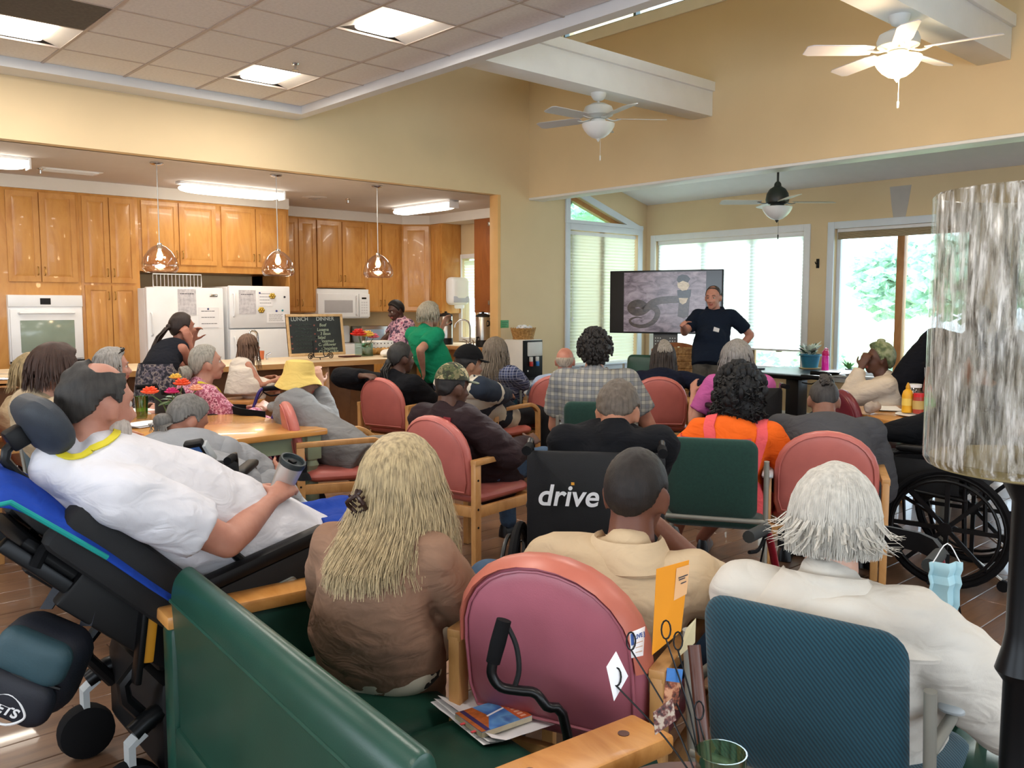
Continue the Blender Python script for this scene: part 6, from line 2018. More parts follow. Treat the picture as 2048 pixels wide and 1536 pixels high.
# ---- man in checked shirt
PLG = plaid('grey_check', '9a978c', '5f6470', '343a46', 6)
az = CH['plaid'][1]
PPL['plaid'] = person('man with thick dark hair in a grey checked shirt', CH['plaid'][0], az, AD(1190, 667, 6.2), hd=-4, seat=.56, k=1.25, hs=1.08, skincol='b5826c', shirt=PLG, sleeve='s', pants=JEAN, shoes=SHOEB, loose=.03, collar=PLG, wr=.006,
    R_=AD(1268, 838, 6.4), hair=dict(s='curly', col='1d1815', thick=.032, n=800, r=.011, front=45, amp=.01, shift=-8, pmin=-55))
# ---- woman in navy
az = CH['navy'][1]
NV = cloth('navy_knit', '12182b')
PPL['navy'] = person('woman with dark hair greying at the crown in a navy top', CH['navy'][0], az, AD(1327, 687, 8.1), hd=6, seat=.56, k=1.08, hs=1.08, skincol='b5826c', shirt=NV, sleeve='l', pants=DKPANT, shoes=SHOEB, voxel=.010,
    R_=CH['navy'][0] + fwd(az) * .1 + V((.22, -.18, .68)), hair=dict(s='long', col='3a322e', len=.20, n=260, thick=.022, front=50, r=.010, flare=.015))
t, M, arms, N, Lc, lg = PPL['navy']
b = MB()
rnd = random.Random(8)
for _ in range(90):
    th = R(rnd.uniform(140, 220)); pts = []
    for i in range(6):
        ph = R(86 - 15 * i * rnd.uniform(.8, 1)); p = scalp(th, ph); pts.append(M @ (p + (p - SKULL_C).normalized() * .036))
    strand(b, pts, .008, .002)
b.build('grey_streaks', hair_mat('9a948c'), t, norm=False)
# ---- presenter
POL = cloth('navy_polo', '121c2c')
pp_ = AD(1418, 800, 9.45)
pa = R(47.8 + 180 - 22)
PPL['presenter'] = person('presenter in navy polo shirt and grey trousers standing by the television', xy(pp_), pa, AD(1427, 572, 9.45), hd=-8, pitch=4, seat=.98, stand=True, k=1.05, hs=1.04, skincol='c48f7c', shirt=POL, shirt_name='polo_shirt', sleeve='s', pants=cloth('grey_chino', '55524c'), shoes=SHOEB, face=True, voxel=.0095, collar=POL, belly=.02,
    R_=AD(1366, 652, 9.2), Rn=(.5, -.2, -1), L_=AD(1470, 708, 9.55), curl=(.6, .4), hair=dict(s='short', col='3a312c', thick=.006, amp=.002, shift=10, bald=lambda th: 55 if abs(th) < 60 else 95))
t, M, arms, N, Lc, lg = PPL['presenter']
ribbon(part(t, 'polo_shirt'), [N + V((-.125, .3, -.165)), N + V((-.045, .3, -.165))], .055, mat('badge_white', 'd8d8dc', .4, var=.05), 'name_badge', t, .006)
# ---- woman in pink
PNK = cloth('pink_jersey', 'c05f9f')
PPL['pink'] = person('woman with curly grey hair in a pink top in a wheelchair', WCP[0], WCP[1], AD(1474, 686, 7.05), hd=-4, seat=.58, k=1.15, hs=1.08, skincol='c3907c', shirt=PNK, sleeve='s', pants=DKPANT, shoes=SHOEB, loose=.022,
    L_=WCP[0] + fwd(WCP[1]) * .22 + V((-.2, .22, .78)), Ln=(-.45, -.2, -1), hair=dict(s='bob', col='8d8a88', len=.13, n=260, thick=.034, front=55, wave=.014, r=.010, flare=.01))
# ---- woman in head wrap
WHT = cloth('white_knit', 'cdbfae')
PPL['scarf'] = person('person in a green head wrap and white top drinking by the clear window', SCF[0], SCF[1], AD(1764, 689, 7.25), hd=22, pitch=-6, seat=.56, k=1.05, hs=1.05, skincol='5c3d30', shirt=WHT, sleeve='l', pants=DKPANT, shoes=SHOEB, face=True, loose=.03,
    L_=AD(1722, 736, 7.2), Ln=(-.3, .2, -1), curl=.9, hair=dict(s='none', col='14100f'))
t, M, arms, N, Lc, lg = PPL['scarf']
b = MB(); hair_cap(b, M, .024, 0, None, .006, 25, 3, 1.1); b.ell(M @ V((0, .0, .15)), (.03, .035, .02)); b.build('head_wrap', ramped('green_wrap', 'noise', [(.4, '4c5a40'), (.5, '6f7a55'), (.6, '93987a')], 14, .8, False), t)
# ---- large person in black at the right table
bp = AD(1945, 800, 6.9)
PPL['blackback'] = person('large person in black standing behind the condiment table', xy(bp), R(5), AD(1960, 612, 6.9), hd=-10, pitch=10, seat=.95, stand=True, k=1.75, hs=1.02, skincol='6d4a3a', shirt=cloth('black_fleece', '0c0e16'), sleeve='l', pants=DKPANT, shoes=SHOEB, loose=.05, voxel=.011, belly=.1,
    hair=dict(s='short', col='14100f', thick=.012))
# ---- person in the right wheelchair
PPL['wcr'] = person('person in black trousers in the wheelchair below the glass cylinder', WCR[0], WCR[1], AD(1968, 700, 4.95), seat=.58, k=1.1, skincol='a87a64', shirt=cloth('black_jersey', '0d0e12'), sleeve='l', pants=DKPANT, shoes=SHOEB, loose=.03, voxel=.010,
    L_=WCR[0] + V((-.20, .22, .78)), hair=dict(s='short', col='2a2420', thick=.012))
# ---------------------------------------------------------------- ceiling fans
def fan(label, loc, ztop, zb, rad, body, blade, lit, a0, nb=5, dome=False, rod=None):
    t = thing('ceiling_fan', label, 'fan', (loc[0], loc[1], ztop), 0, 'ceiling fans')
    h = zb - ztop
    MB().lathe([(.001, 0), (.075, 0), (.07, -.03), (.05, -.06), (.02, -.075), (.001, -.075)], 24).build('canopy', body, t)
    MB().tube([(0, 0, -.06), (0, 0, h + .1)], .012, 10).build('downrod', body, t)
    if dome: pr_ = [(.02, .22), (.035, .2), (.04, .17), (.085, .14), (.115, .09), (.125, .03), (.12, .0), (.09, -.02)]
    else: pr_ = [(.02, .15), (.07, .14), (.13, .11), (.145, .07), (.14, .03), (.09, .01), (.06, 0)]
    MB().lathe([(r_, z_ + h) for r_, z_ in pr_], 28).build('motor', body, t)
    ir = MB()
    for k in range(nb):
        a = a0 + 2 * pi * k / nb
        m = Matrix.Rotation(a, 4, 'Z')
        MB().strip([m @ V((.08, 0, h + .0)), m @ V((.15, .015, h - .015)), m @ V((.22, 0, h + .0))], m @ V((0, 1, 0)), .03, .008, 4).build('blade_iron', body, t)
        bl = [(.18, -.055), (.26, -.07), (rad - .04, -.075), (rad, -.055), (rad, .055), (rad - .04, .075), (.26, .07), (.18, .055)]
        mm = m @ Matrix.Translation((0, 0, h)) @ Matrix.Rotation(R(12), 4, 'X')
        MB().prism(bl, -.003, .004, lambda u, v, w_: mm @ V((u, v, w_))).build('blade', blade, t, bevel=.002, seg=1)
    MB().lathe([(.05, h), (.07, h - .01), (.075, h - .04), (.05, h - .05)], 24).build('light_fitter', body, t)
    gm = glow('fan_bowl_lit', 'ffd69a', 11) if lit else mat('fan_bowl', 'e4e8ea', .3, var=.03)
    MB().lathe([(.14, h - .045), (.16, h - .05), (.155, h - .075), (.135, h - .11), (.105, h - .145), (.065, h - .175), (.02, h - .19), (.001, h - .192)], 28).build('glass_bowl', gm, t)
    MB().lathe([(.018, h - .183), (.02, h - .195), (.006, h - .215), (.001, h - .22)], 14).build('finial', body, t)
    MB().tube([(.03, 0, h - .19), (.03, 0, h - .36)], .002, 5).lathe([(.001, .02), (.008, .01), (.006, -.03), (.001, -.035)], 8, (.03, 0, h - .36)).build('pull_chain', body, t)
    if lit:
        l = bpy.data.lights.new('fan_light', 'POINT'); l.energy = 40; l.color = (1, .74, .45); l.shadow_soft_size = .12
        lo = bpy.data.objects.new('fan_light', l); COL.objects.link(lo); lo.parent = t; lo.location = (0, 0, h - .30)
    return t
FANW = mat('fan_white', 'd6dada', .4, var=.03)
FANB = mat('fan_blade', 'c6c4c6', .45, var=.03)
FANK = mat('fan_black', '232a2a', .4, var=.05)
fan('unlit white ceiling fan hanging from the beam nearer the kitchen', (6.42, 5.84), 3.54, 3.30, .66, FANW, FANB, False, R(-38))
fan('lit white ceiling fan hanging from the beam at the right', (6.31, 2.89), 3.54, 3.30, .66, FANW, mat('fan_blade_pale', 'd6d2da', .45, var=.03), True, R(138))
fan('dark ceiling fan with pale blades in the window bay', (8.6, 5.2), 3.48, 2.62, .62, FANK, mat('fan_blade_cream', 'c9c6bb', .45, var=.03), False, R(-42), 4, True)

# ---------------------------------------------------------------- television on its stand
tc = AD(1330, 604, 10.45)
ta = R(201)
t = thing('television', 'large flat television on a stand showing a rearing snake', 'television', xy(tc), ta - pi / 2)
TW, TH = 1.36, .73
z0 = tc.z - TH / 2
def tv(u, v, d=0): return V(((.5 - u) * TW * -1, .02 + d, z0 + v * TH))    # local x to the left when facing; front is +y
def tvp(u, v, d=0): return V(((.5 - u) * TW, .02 + d, z0 + v * TH))
MB().box(-TW / 2 - .012, TW / 2 + .012, -.03, .018, z0 - .012, z0 + TH + .012).build('case', BLACK, t, bevel=.006)
SCR_D = mat('screen_dark', '191a1b', .12, var=0, emit='1b1c1e', es=.35)
sc_ = MB().box(-TW / 2, TW / 2, .016, .02, z0, z0 + TH).build('screen', SCR_D, t)
def scr(name, stops, scale, es=.9):
    nt = NT(name); basic(nt, .15)
    co = nt.coord((1, 1, 2.2))
    f = nt.noise(co, scale, 6, .65, .6)
    c = nt.ramp(f, stops)
    nt.l(c, nt.b.inputs['Base Color']); nt.l(c, nt.b.inputs['Emission Color']); nt.b.inputs['Emission Strength'].default_value = es
    return nt.m
PIC = scr('screen_rocks', [(.3, '3c363e'), (.45, '6a6069'), (.6, '877d86'), (.75, '9c929c')], 6, .45)
def flat(name, poly, d, m):
    MB().prism(poly, d, d + .0006, lambda u, v, w_: tvp(u, v, w_)).build(name, m, sc_, flat=True)
flat('picture_ground', [(.125, .01), (.865, .01), (.865, .985), (.125, .985)], .0006, PIC)
SNK = scr('snake_body', [(.35, '2a2322'), (.6, '463c36')], 20, .4)
SNB = scr('snake_hood', [(.35, '1c2024'), (.6, '2c3136')], 20, .4)
SNC = scr('snake_cream', [(.35, '94866e'), (.6, 'b5a88e')], 20, .45)
def U(x, y): return ((x - 70) / 1600, 1 - (y - 110) / 940)
def band(name, pts, w0, w1, d, m):
    q = smooth_path([V((*U(*p), 0)) for p in pts], 6)
    n_ = len(q)
    L_, R2 = [], []
    for i, p in enumerate(q):
        e = q[min(i + 1, n_ - 1)] - q[max(0, i - 1)]
        e = V((e.x * TW, e.y * TH, 0)).normalized()
        w_ = (w0 + (w1 - w0) * i / (n_ - 1)) / 2
        nx = V((-e.y / TW, e.x / TH, 0)) * w_
        L_.append(p + nx); R2.append(p - nx)
    b = MB()
    for p in L_ + R2: b.v.append(tvp(p.x, p.y, d))
    b.f += [(i, i + 1, n_ + i + 1, n_ + i) for i in range(n_ - 1)]
    b.build(name, m, sc_, flat=True, norm=False)
band('snake_coil', [(580, 660), (700, 655), (770, 730), (750, 830), (680, 910), (560, 955), (430, 940), (365, 885), (390, 840), (470, 815), (550, 830)], .085, .008, .0016, SNK)
band('snake_loop', [(1075, 540), (940, 545), (800, 560), (690, 600), (620, 670), (540, 730), (440, 735), (375, 680), (410, 620), (500, 600), (590, 650)], .085, .09, .0022, SNK)
flat('snake_neck', [U(*p) for p in ((1060, 800), (1075, 600), (1065, 420), (1235, 420), (1225, 600), (1215, 800), (1150, 830))], .0028, SNK)
flat('snake_belly', [U(*p) for p in ((1075, 520), (1205, 520), (1180, 590), (1130, 620), (1090, 590))], .0036, SNC)
flat('snake_collar', [U(*p) for p in ((1050, 400), (1250, 390), (1240, 500), (1200, 520), (1075, 520), (1055, 480))], .0036, SNB)
flat('snake_throat', [U(*p) for p in ((1070, 260), (1190, 260), (1225, 330), (1190, 400), (1120, 412), (1060, 360), (1050, 300))], .0036, SNC)
flat('snake_head', [U(*p) for p in ((1040, 250), (1060, 190), (1120, 165), (1190, 180), (1235, 230), (1200, 290), (1130, 260), (1070, 290))], .0042, SNB)
MB().box(-.15, .15, -.05, -.032, .55, z0 + .1).build('mount_panel', mat('perforated_grey', '55575a', .5, var=.05), t, bevel=.004)
b = MB()
for i in range(3):
    for j in range(10):
        for sx in (-1, 1): b.lathe([(.001, 0), (.008, 0), (.001, .001)], 8, (sx * (.06 + i * .03), -.031, .8 + j * .035), Matrix.Rotation(-pi / 2, 4, 'X'))
b.build('vent_holes', mat('pale_hole', 'c9d2d4', .6, var=0), t, flat=True)
MB().tube([(0, -.08, .05), (0, -.08, z0 + .2)], .03, 12).build('pole', BLACK, t)
MB().box(-.4, .4, -.35, .2, .0, .04).build('base_plate', BLACK, t, bevel=.01)

# ---------------------------------------------------------------- water cooler and things on it
t = thing('water_cooler', 'white and black water cooler against the yellow wall', 'water cooler', (7.75, 8.33, 0))
CW, CD, CHt = .17, .18, 1.07
CLR = mat('cooler_shell', 'd8d8d4', .4, var=.03)
MB().box(-CW, CW, -CD, CD, .02, CHt).build('body', CLR, t, bevel=.012)
MB().box(-CW + .0, CW - .0, -CD - .006, -CD + .01, .56, CHt - .01).build('front_panel', BLACK, t, bevel=.004)
MB().box(-CW + .07, CW - .01, -CD - .014, -CD - .004, .86, CHt - .03).build('top_cover', CLR, t, bevel=.012)
MB().box(-CW, CW, -CD - .008, -CD, .04, .54).build('lower_door', CLR, t, bevel=.006)
for x, c_, nm in ((-.05, 'c23a33', 'hot_tap'), (.06, '2f78c8', 'cold_tap')):
    MB().box(x - .018, x + .018, -CD - .04, -CD - .005, .79, .85).build('tap_lever', CLR, t, bevel=.004)
    MB().box(x - .018, x + .018, -CD - .045, -CD - .01, .73, .79).build(nm, mat(nm, c_, .4, var=0), t, bevel=.004)
MB().box(-.13, .13, -CD - .05, -CD, .56, .585).build('drip_tray', BLACK, t, bevel=.004)
MB().lathe([(.001, 0), (.012, 0), (.001, .003)], 10, (-.09, -CD - .006, .67), Matrix.Rotation(pi / 2, 4, 'X')).build('badge', WHITE, t)
WICK = ramped('wicker', 'noise', [(.3, '8c6434'), (.55, 'b4874c'), (.7, 'cfa56a')], 40, .7, False, 3, .4)
t = thing('wicker_basket', 'oval wicker basket of small white cups on the water cooler', 'basket', (7.75, 8.33, CHt), 0)
for k in range(9):
    z_ = .008 + k * .016; r_ = .14 + .035 * k / 8
    MB().tube([(r_ * cos(a), r_ * .75 * sin(a), z_) for a in [2 * pi * j / 28 for j in range(28)]], .0095, 6, closed=True).build('woven_row', WICK, t)
b = MB()
for j in range(20):
    a = 2 * pi * j / 20
    b.tube([(.138 * cos(a), .103 * sin(a), .0), (.183 * cos(a), .137 * sin(a), .15)], .006, 5)
b.build('stakes', WICK, t)
MB().lathe([(.001, 0), (.14, 0), (.14, .008), (.001, .008)], 24).build('bottom', WICK, t)
rnd = random.Random(5)
for k in range(14):
    a, r_ = rnd.uniform(0, 6.28), rnd.uniform(.02, .11)
    o = MB().lathe([(.001, 0), (.022, 0), (.028, .05), (.024, .05), (.019, .004), (.001, .004)], 12).build('creamer_cup', WHITE)
    o.location = (7.75 + r_ * cos(a), 8.33 + r_ * .7 * sin(a), CHt + .115 + rnd.uniform(0, .02)); o.rotation_euler = (rnd.uniform(-.6, .6), rnd.uniform(-.6, .6), 0)
    tag(o, 'small white cup heaped in the wicker basket', 'cup', 'cups in the wicker basket')
p = AY(1009, 648, YK)
t = thing('green_sign', 'small green sign on the wall above the basket', 'sign', (p.x, YK - .004, p.z))
MB().box(-.07, .07, -.003, .003, -.05, .05).build('plate', mat('sign_green', '4f9a63', .5, var=.05), t, bevel=.002)
for k in range(3): MB().box(-.055, .055 - .02 * k, -.0038, -.003, .018 - .025 * k, .026 - .025 * k).build('print_line', mat('sign_dark', '2f6d43', .5, var=0), t)

# ---------------------------------------------------------------- kitchen worktop things
def urn(p, label, s_=1.0):
    t = thing('coffee_urn', label, 'urn', p, 0, 'coffee urns')
    MB().lathe([(.001, 0), (.105, 0), (.105, .09), (.1, .1), (.001, .1)], 24).build('base', BLACK, t)
    MB().lathe([(.001, .1), (.1, .1), (.1, .42), (.095, .43), (.001, .43)], 24).build('tank', STEEL, t)
    MB().lathe([(.001, .43), (.105, .43), (.1, .45), (.05, .475), (.02, .48), (.02, .5), (.001, .5)], 24).build('lid', BLACK, t)
    MB().tube([(-.1, -.02, .14), (-.135, -.03, .14), (-.14, -.03, .10)], .012, 8).build('spigot', BLACK, t)
    for s2 in (-1, 1): MB().tube([(.0, s2 * .1, .3), (.0, s2 * .14, .31), (.0, s2 * .14, .36), (0, s2 * .1, .37)], .01, 8).build('handle', BLACK, t)
p1 = AZ_(966, 694, .92)
urn(V((p1.x, p1.y, .92)), 'steel coffee urn at the wall end right of the kitchen tap')
p2_ = AZ_(892, 689, .92)
urn(V((min(p2_.x, 8.7), p2_.y, .92)), 'steel coffee urn behind the woman in green')
pf = AZ_(940, 690, .92)
t = thing('kitchen_tap', 'chrome gooseneck tap by the kitchen window', 'tap', (pf.x, pf.y, .92))
MB().lathe([(.001, 0), (.03, 0), (.025, .03), (.014, .04), (.001, .04)], 16).build('base', CHROME, t)
MB().tube([(0, 0, .03), (0, 0, .28), (-.04, .03, .36), (-.12, .09, .37), (-.17, .13, .31), (-.18, .135, .26)], .013, 10, 4).build('spout', CHROME, t)
for s_ in (-1, 1): MB().tube([(0, s_ * .08, 0), (0, s_ * .08, .06), (-.05, s_ * .1, .08)], .011, 8).build('lever', CHROME, t)
pf = AZ_(437, 712, .925)
t = thing('kitchen_tap', 'chrome gooseneck tap on the serving counter before the refrigerators', 'tap', (pf.x, 8.75, .925))
MB().lathe([(.001, 0), (.035, 0), (.025, .03), (.014, .04), (.001, .04)], 16).build('base', CHROME, t)
MB().tube([(0, 0, .03), (0, 0, .24), (-.02, 0, .30), (-.08, .0, .31), (-.10, .0, .25), (-.10, 0, .2)], .013, 10, 4).build('spout', CHROME, t)
for s_ in (-1, 1): MB().tube([(s_ * .1, 0, 0), (s_ * .1, 0, .05), (s_ * .14, -.02, .07)], .012, 8).build('lever', CHROME, t)
p = AY(906, 585, 11.0)
t = thing('towel_dispenser', 'white paper towel dispenser on the cabinet end beside the window', 'dispenser', (p.x, 11.0, p.z - .22))
MB().pad(rrect(.36, .44, .06, 5, 0, .24), .22, lambda u, v, w_: (u, -.11 + w_, v), .2).build('case', WHITE, t)
MB().box(-.15, .15, -.225, -.2, .06, .16).build('window_strip', mat('smoke_strip', 'b4b8c8', .3, var=.05), t, bevel=.01)
MB().pad(rrect(.2, .07, .02, 3, .03, -.0), .02, lambda u, v, w_: (u, -.12 + w_, v), .2).build('towel_end', PAPER, t)
# flowers in square glass vase on the counter
def flower(t, c, r_, m, seed, petals=9):
    rnd = random.Random(seed)
    b = MB()
    for ring, (n_, rr, up) in enumerate(((petals, 1.0, .25), (petals - 2, .72, .55), (5, .4, .8))):
        for k in range(n_):
            a = 2 * pi * k / n_ + ring * .4 + rnd.uniform(-.1, .1)
            d = V((cos(a), sin(a), 0))
            b.ell(V(c) + d * r_ * rr * .55 + V((0, 0, r_ * (.1 + up * .5))), (r_ * .42, r_ * .3, r_ * .14), Matrix.Rotation(a, 4, 'Z') @ Matrix.Rotation(-up * 1.1, 4, 'Y'), 8, 6)
    b.build('flower', m, t)
RED = mat('petal_red', 'c4221c', .6, var=.15); YLW = mat('petal_yellow', 'e0b64a', .6, var=.15); PKP = mat('petal_pink', 'd85f7c', .6, var=.15)
ORP = mat('petal_orange', 'e2512a', .6, var=.15); PCH = mat('petal_peach', 'e8a98a', .6, var=.1); MAG = mat('petal_magenta', 'd02f7a', .6, var=.1)
LEAFM = mat('leaf', '4f6b3f', .6, var=.2); EUC = mat('leaf_grey', '8ea693', .7, var=.1)
VG = clear_glass('vase_glass', 'dcefe6', .03, .1)
def leafshape(b, p, d, L, w_, up=V((0, 0, 1))):
    d = V(d).normalized(); s_ = d.cross(up).normalized(); n_ = s_.cross(d)
    p = V(p)
    pts = []
    for t_, q in ((0, .1), (.25, .8), (.5, 1), (.75, .7), (1, .05)):
        c = p + d * L * t_ - n_ * (L * .25 * t_ * t_)
        pts.append([c - s_ * w_ * q, c + n_ * w_ * .15 * q, c + s_ * w_ * q, c - n_ * .001])
    b.rings(pts)
def bouquet(label, loc, vase, stems, flowers, leaves, seed):
    t = thing('flower_vase', label, 'vase', loc)
    rnd = random.Random(seed)
    if vase == 'sq':
        b = MB()
        for (x0, x1_, y0, y1_) in ((-.075, .075, -.075, -.07), (-.075, .075, .07, .075), (-.075, -.07, -.07, .07), (.07, .075, -.07, .07)): b.box(x0, x1_, y0, y1_, 0, .15)
        b.box(-.07, .07, -.07, .07, 0, .012)
        b.build('vase', VG, t, flat=True)
        MB().box(-.068, .068, -.068, .068, .013, .10).build('water', clear_glass('vase_water', 'c4dccb', .02, .05), t)
        top = .15
    else:
        MB().lathe([(.04, 0), (.045, .06), (.04, .12), (.048, .16)], 20, cap=False).build('vase', VG, t, norm=False)
        MB().lathe([(.001, .005), (.038, .005), (.041, .06), (.001, .06)], 16).build('water', clear_glass('vase_water', 'c4dccb', .02, .05), t)
        top = .16
    for k, (x, y, z_, r_, m) in enumerate(flowers):
        MB().tube([(x * .3, y * .3, .02), (x * .5, y * .5, top * .8), (x, y, z_)], .004, 5, 3).build('stem', LEAFM, t)
        flower(t, (x, y, z_), r_, m, seed + k)
    for k in range(leaves):
        a = rnd.uniform(0, 6.28); b = MB()
        leafshape(b, (.03 * cos(a), .03 * sin(a), top * rnd.uniform(.5, 1.1)), (cos(a), sin(a), rnd.uniform(-.1, .7)), rnd.uniform(.07, .12), .025)
        b.build('leaf', LEAFM if k % 2 else EUC, t)
    return t
pv = AZ_(728, 712, .925)
bouquet('square glass vase with red, yellow and pink flowers on the serving counter', V((pv.x, pv.y, .925)), 'sq', 0, [(-.09, -.03, .23, .10, RED), (.03, -.03, .22, .09, YLW), (.13, 0, .2, .075, PKP), (.07, .07, .24, .06, PCH), (-.02, .07, .26, .07, RED)], 12, 4)
pv = AZ_(352, 845, .742)
bouquet('glass vase of orange, magenta and yellow flowers on the wood table', V((pv.x, pv.y, .742)), 'r', 0, [(-.17, -.03, .20, .06, ORP), (-.02, .0, .19, .05, MAG), (.04, -.02, .24, .06, ORP), (.03, .06, .28, .045, YLW), (.14, .0, .2, .05, PCH)], 10, 14)
# counter clutter
pb = AZ_(770, 709, .925)
t = thing('storage_box', 'white box with small dots on the counter beside the flowers', 'box', (pb.x, pb.y + .15, .925))
MB().box(-.16, .16, -.1, .1, 0, .16).build('box', WHITE, t, bevel=.008)
b = MB()
for i in range(6):
    for j in range(3): b.lathe([(.001, 0), (.008, 0), (.001, .002)], 8, (-.12 + i * .05, -.1, .03 + j * .05), Matrix.Rotation(pi / 2, 4, 'X'))
b.build('dots', INK, t, flat=True)
b = MB(); rnd = random.Random(2)
for k in range(9): b.ell((rnd.uniform(-.14, .14), rnd.uniform(-.06, .06), .03 + rnd.uniform(0, .02)), (.09, .06, .035), Matrix.Rotation(rnd.uniform(0, 3), 4, 'Z'))
me = remesh(b, .01, 4); wrinkle(me, .012, (14, 14, 14), 2, 1); me.shade_smooth()
o = link('dish_towel', me, cloth('towel_white', 'e6e3de')); pq2 = AZ_(772, 712, .925); o.location = (pq2.x, pq2.y - .14, .925)
tag(o, 'crumpled white dish towel on the counter before the dotted box', 'towel')
pb = V((IX1 + .05, 8.75, 0))
t = thing('bread_bag', 'plastic bag of golden rolls on the counter in front of the kitchen worker', 'bag', (pb.x, pb.y, .925))
b = MB()
for k in range(5): b.ell((-.16 + k * .08, rnd.uniform(-.02, .02), .04), (.05, .06, .04))
me = remesh(b, .008, 3); wrinkle(me, .006, (20, 20, 20), 3, 1); me.shade_smooth(); link('rolls', me, mat('bread', 'b98a44', .4, var=.25, vs=14), t)
pb = AZ_(702, 714, .925)
tag(MB().box(pb.x - .12, pb.x + .1, pb.y - .06, pb.y + .08, .926, .94).build('tray', mat('dark_red_tray', '4a1a16', .5, var=.05), bevel=.004), 'flat dark red folder on the counter beside the vase', 'folder')
pb = V((X(521, 8.85, 711), 8.85, .925))
tag(MB().lathe([(.001, 0), (.035, 0), (.042, .09), (.038, .09), (.032, .005), (.001, .005)], 18, (pb.x, pb.y, .926)).build('paper_cup', mat('orange_cup', 'd9774a', .5, var=.03)), 'orange cup on the counter beside the small girl', 'cup')
pb = V((8.15, 10.6, .92))
tag(MB().lathe([(.001, 0), (.035, 0), (.045, .1), (.041, .1), (.033, .005), (.001, .005)], 18, (pb.x, pb.y, .921)).build('paper_cup', WHITE), 'white paper cup on the worktop beside the urn', 'cup')

# ---------------------------------------------------------------- things on the left table
GRG = clear_glass('green_tumbler', 'a9cf8c', .04, .12)
def tumbler(p, label, m, h=.13, r_=.04):
    t = thing('tumbler', label, 'glass', p)
    b = MB()
    b.rings([[V((q * cos(a), q * sin(a), z_)) for a in [2 * pi * j / 24 for j in range(24)]] for q, z_ in ((r_ * .75, 0), (r_ * .8, .01), (r_, h), (r_ * .94, h), (r_ * .74, .014), (.002, .012))], cap=False)
    b.build('glass', m, t, norm=False)
    return t
pt_ = AZ_(284, 836, .742)
tumbler(V((pt_.x, pt_.y, .742)), 'green plastic tumbler on the wood table beside the napkins', GRG, .15, .045)
def papers(label, p, rz, w_, h_, n_, m, name='napkin'):
    t = thing(name, label, 'paper', p, rz)
    for k in range(n_):
        b = MB(); N_ = 8
        rr = []
        o_ = (random.uniform(-.01, .01), random.uniform(-.01, .01), random.uniform(-.06, .06))
        c_, s_ = cos(o_[2]), sin(o_[2])
        vs = []
        for i in range(N_ + 1):
            for j in range(N_ + 1):
                u, v = (i / N_ - .5) * w_, (j / N_ - .5) * h_
                z_ = .003 + k * .004 + .006 * (abs(noise.noise(V((u * 7, v * 7, k * 3.3)))))
                vs.append((u * c_ - v * s_ + o_[0], u * s_ + v * c_ + o_[1], z_))
        b.add(vs, [(i * (N_ + 1) + j, (i + 1) * (N_ + 1) + j, (i + 1) * (N_ + 1) + j + 1, i * (N_ + 1) + j + 1) for i in range(N_) for j in range(N_)])
        o = b.build('sheet', m, t, norm=False)
    return t
pn = AZ_(290, 850, .742)
papers('white napkins on the wood table in front of the green tumbler', V((pn.x, pn.y, .742)), R(20), .26, .2, 3, PAPER)
pn = AZ_(262, 822, .742)
papers('white place mat on the far side of the wood table', V((pn.x, pn.y, .742)), R(10), .3, .22, 1, PAPER)

# ---------------------------------------------------------------- right table: condiments
zt_ = .742
def bottle(label, px, py, prof, m, capm, capp, lab=None, cat='bottle', nm='condiment_bottle'):
    p = AZ_(px, py, zt_)
    t = thing(nm, label, cat, (p.x, p.y, zt_ + .012))
    MB().lathe(prof, 20).build('body', m, t)
    MB().lathe(capp, 16).build('cap', capm, t)
    if lab: MB().lathe([(r_ + .001, z_) for r_, z_ in lab[0]], 20, cap=False).build('label_band', lab[1], t)
    return t
pc_ = AZ_(1843, 832, zt_)
tag(MB().lathe([(.001, 0), (.12, 0), (.17, .012), (.165, .014), (.12, .004), (.001, .004)], 28, (pc_.x, pc_.y, zt_)).build('condiment_tray', WHITE), 'white plate under the condiments on the right table', 'plate')
bottle('yellow mustard bottle at the left of the condiment plate', 1814, 828, [(.001, 0), (.036, 0), (.038, .02), (.034, .06), (.038, .12), (.03, .15), (.014, .165), (.001, .165)], mat('mustard', 'e0a51e', .4, var=.05), mat('mustard_cap', 'd2981a', .4, var=0), [(.014, .165), (.016, .18), (.005, .21), (.001, .21)], ([(.037, .05), (.036, .1)], mat('mustard_label', 'e8c65c', .5, var=.1)))
bottle('red-capped jar in the middle of the condiment plate', 1836, 830, [(.001, 0), (.034, 0), (.036, .03), (.036, .1), (.033, .115), (.001, .115)], mat('ketchup', 'a2382a', .35, var=.05), mat('red_cap', 'c4202a', .4, var=0), [(.034, .115), (.034, .14), (.001, .14)], ([(.037, .03), (.037, .09)], mat('tan_label', 'b99a5a', .5, var=.1)))
bottle('green-labelled bottle with red nozzle at the right of the condiment plate', 1858, 830, [(.001, 0), (.036, 0), (.038, .03), (.036, .11), (.014, .15), (.001, .15)], mat('relish', '7d8a3a', .4, var=.08), mat('red_cap', 'c4202a', .4, var=0), [(.013, .15), (.016, .17), (.005, .2), (.001, .2)], ([(.0385, .05), (.0375, .11)], mat('green_label', '6fbf6a', .5, var=.1)))
bottle('large clear jar with white lid behind the mustard', 1828, 815, [(.001, 0), (.055, 0), (.06, .03), (.06, .11), (.045, .14), (.001, .14)], clear_glass('jar_glass', 'dfe3ea', .04, .15), WHITE, [(.048, .14), (.05, .165), (.001, .167)], None, 'jar', 'glass_jar')
pn = AZ_(1768, 818, zt_)
papers('sunlit white papers spread on the right table', V((pn.x, pn.y, zt_)), R(30), .3, .22, 2, PAPER, 'paper_sheets')
b = MB(); rnd = random.Random(9)
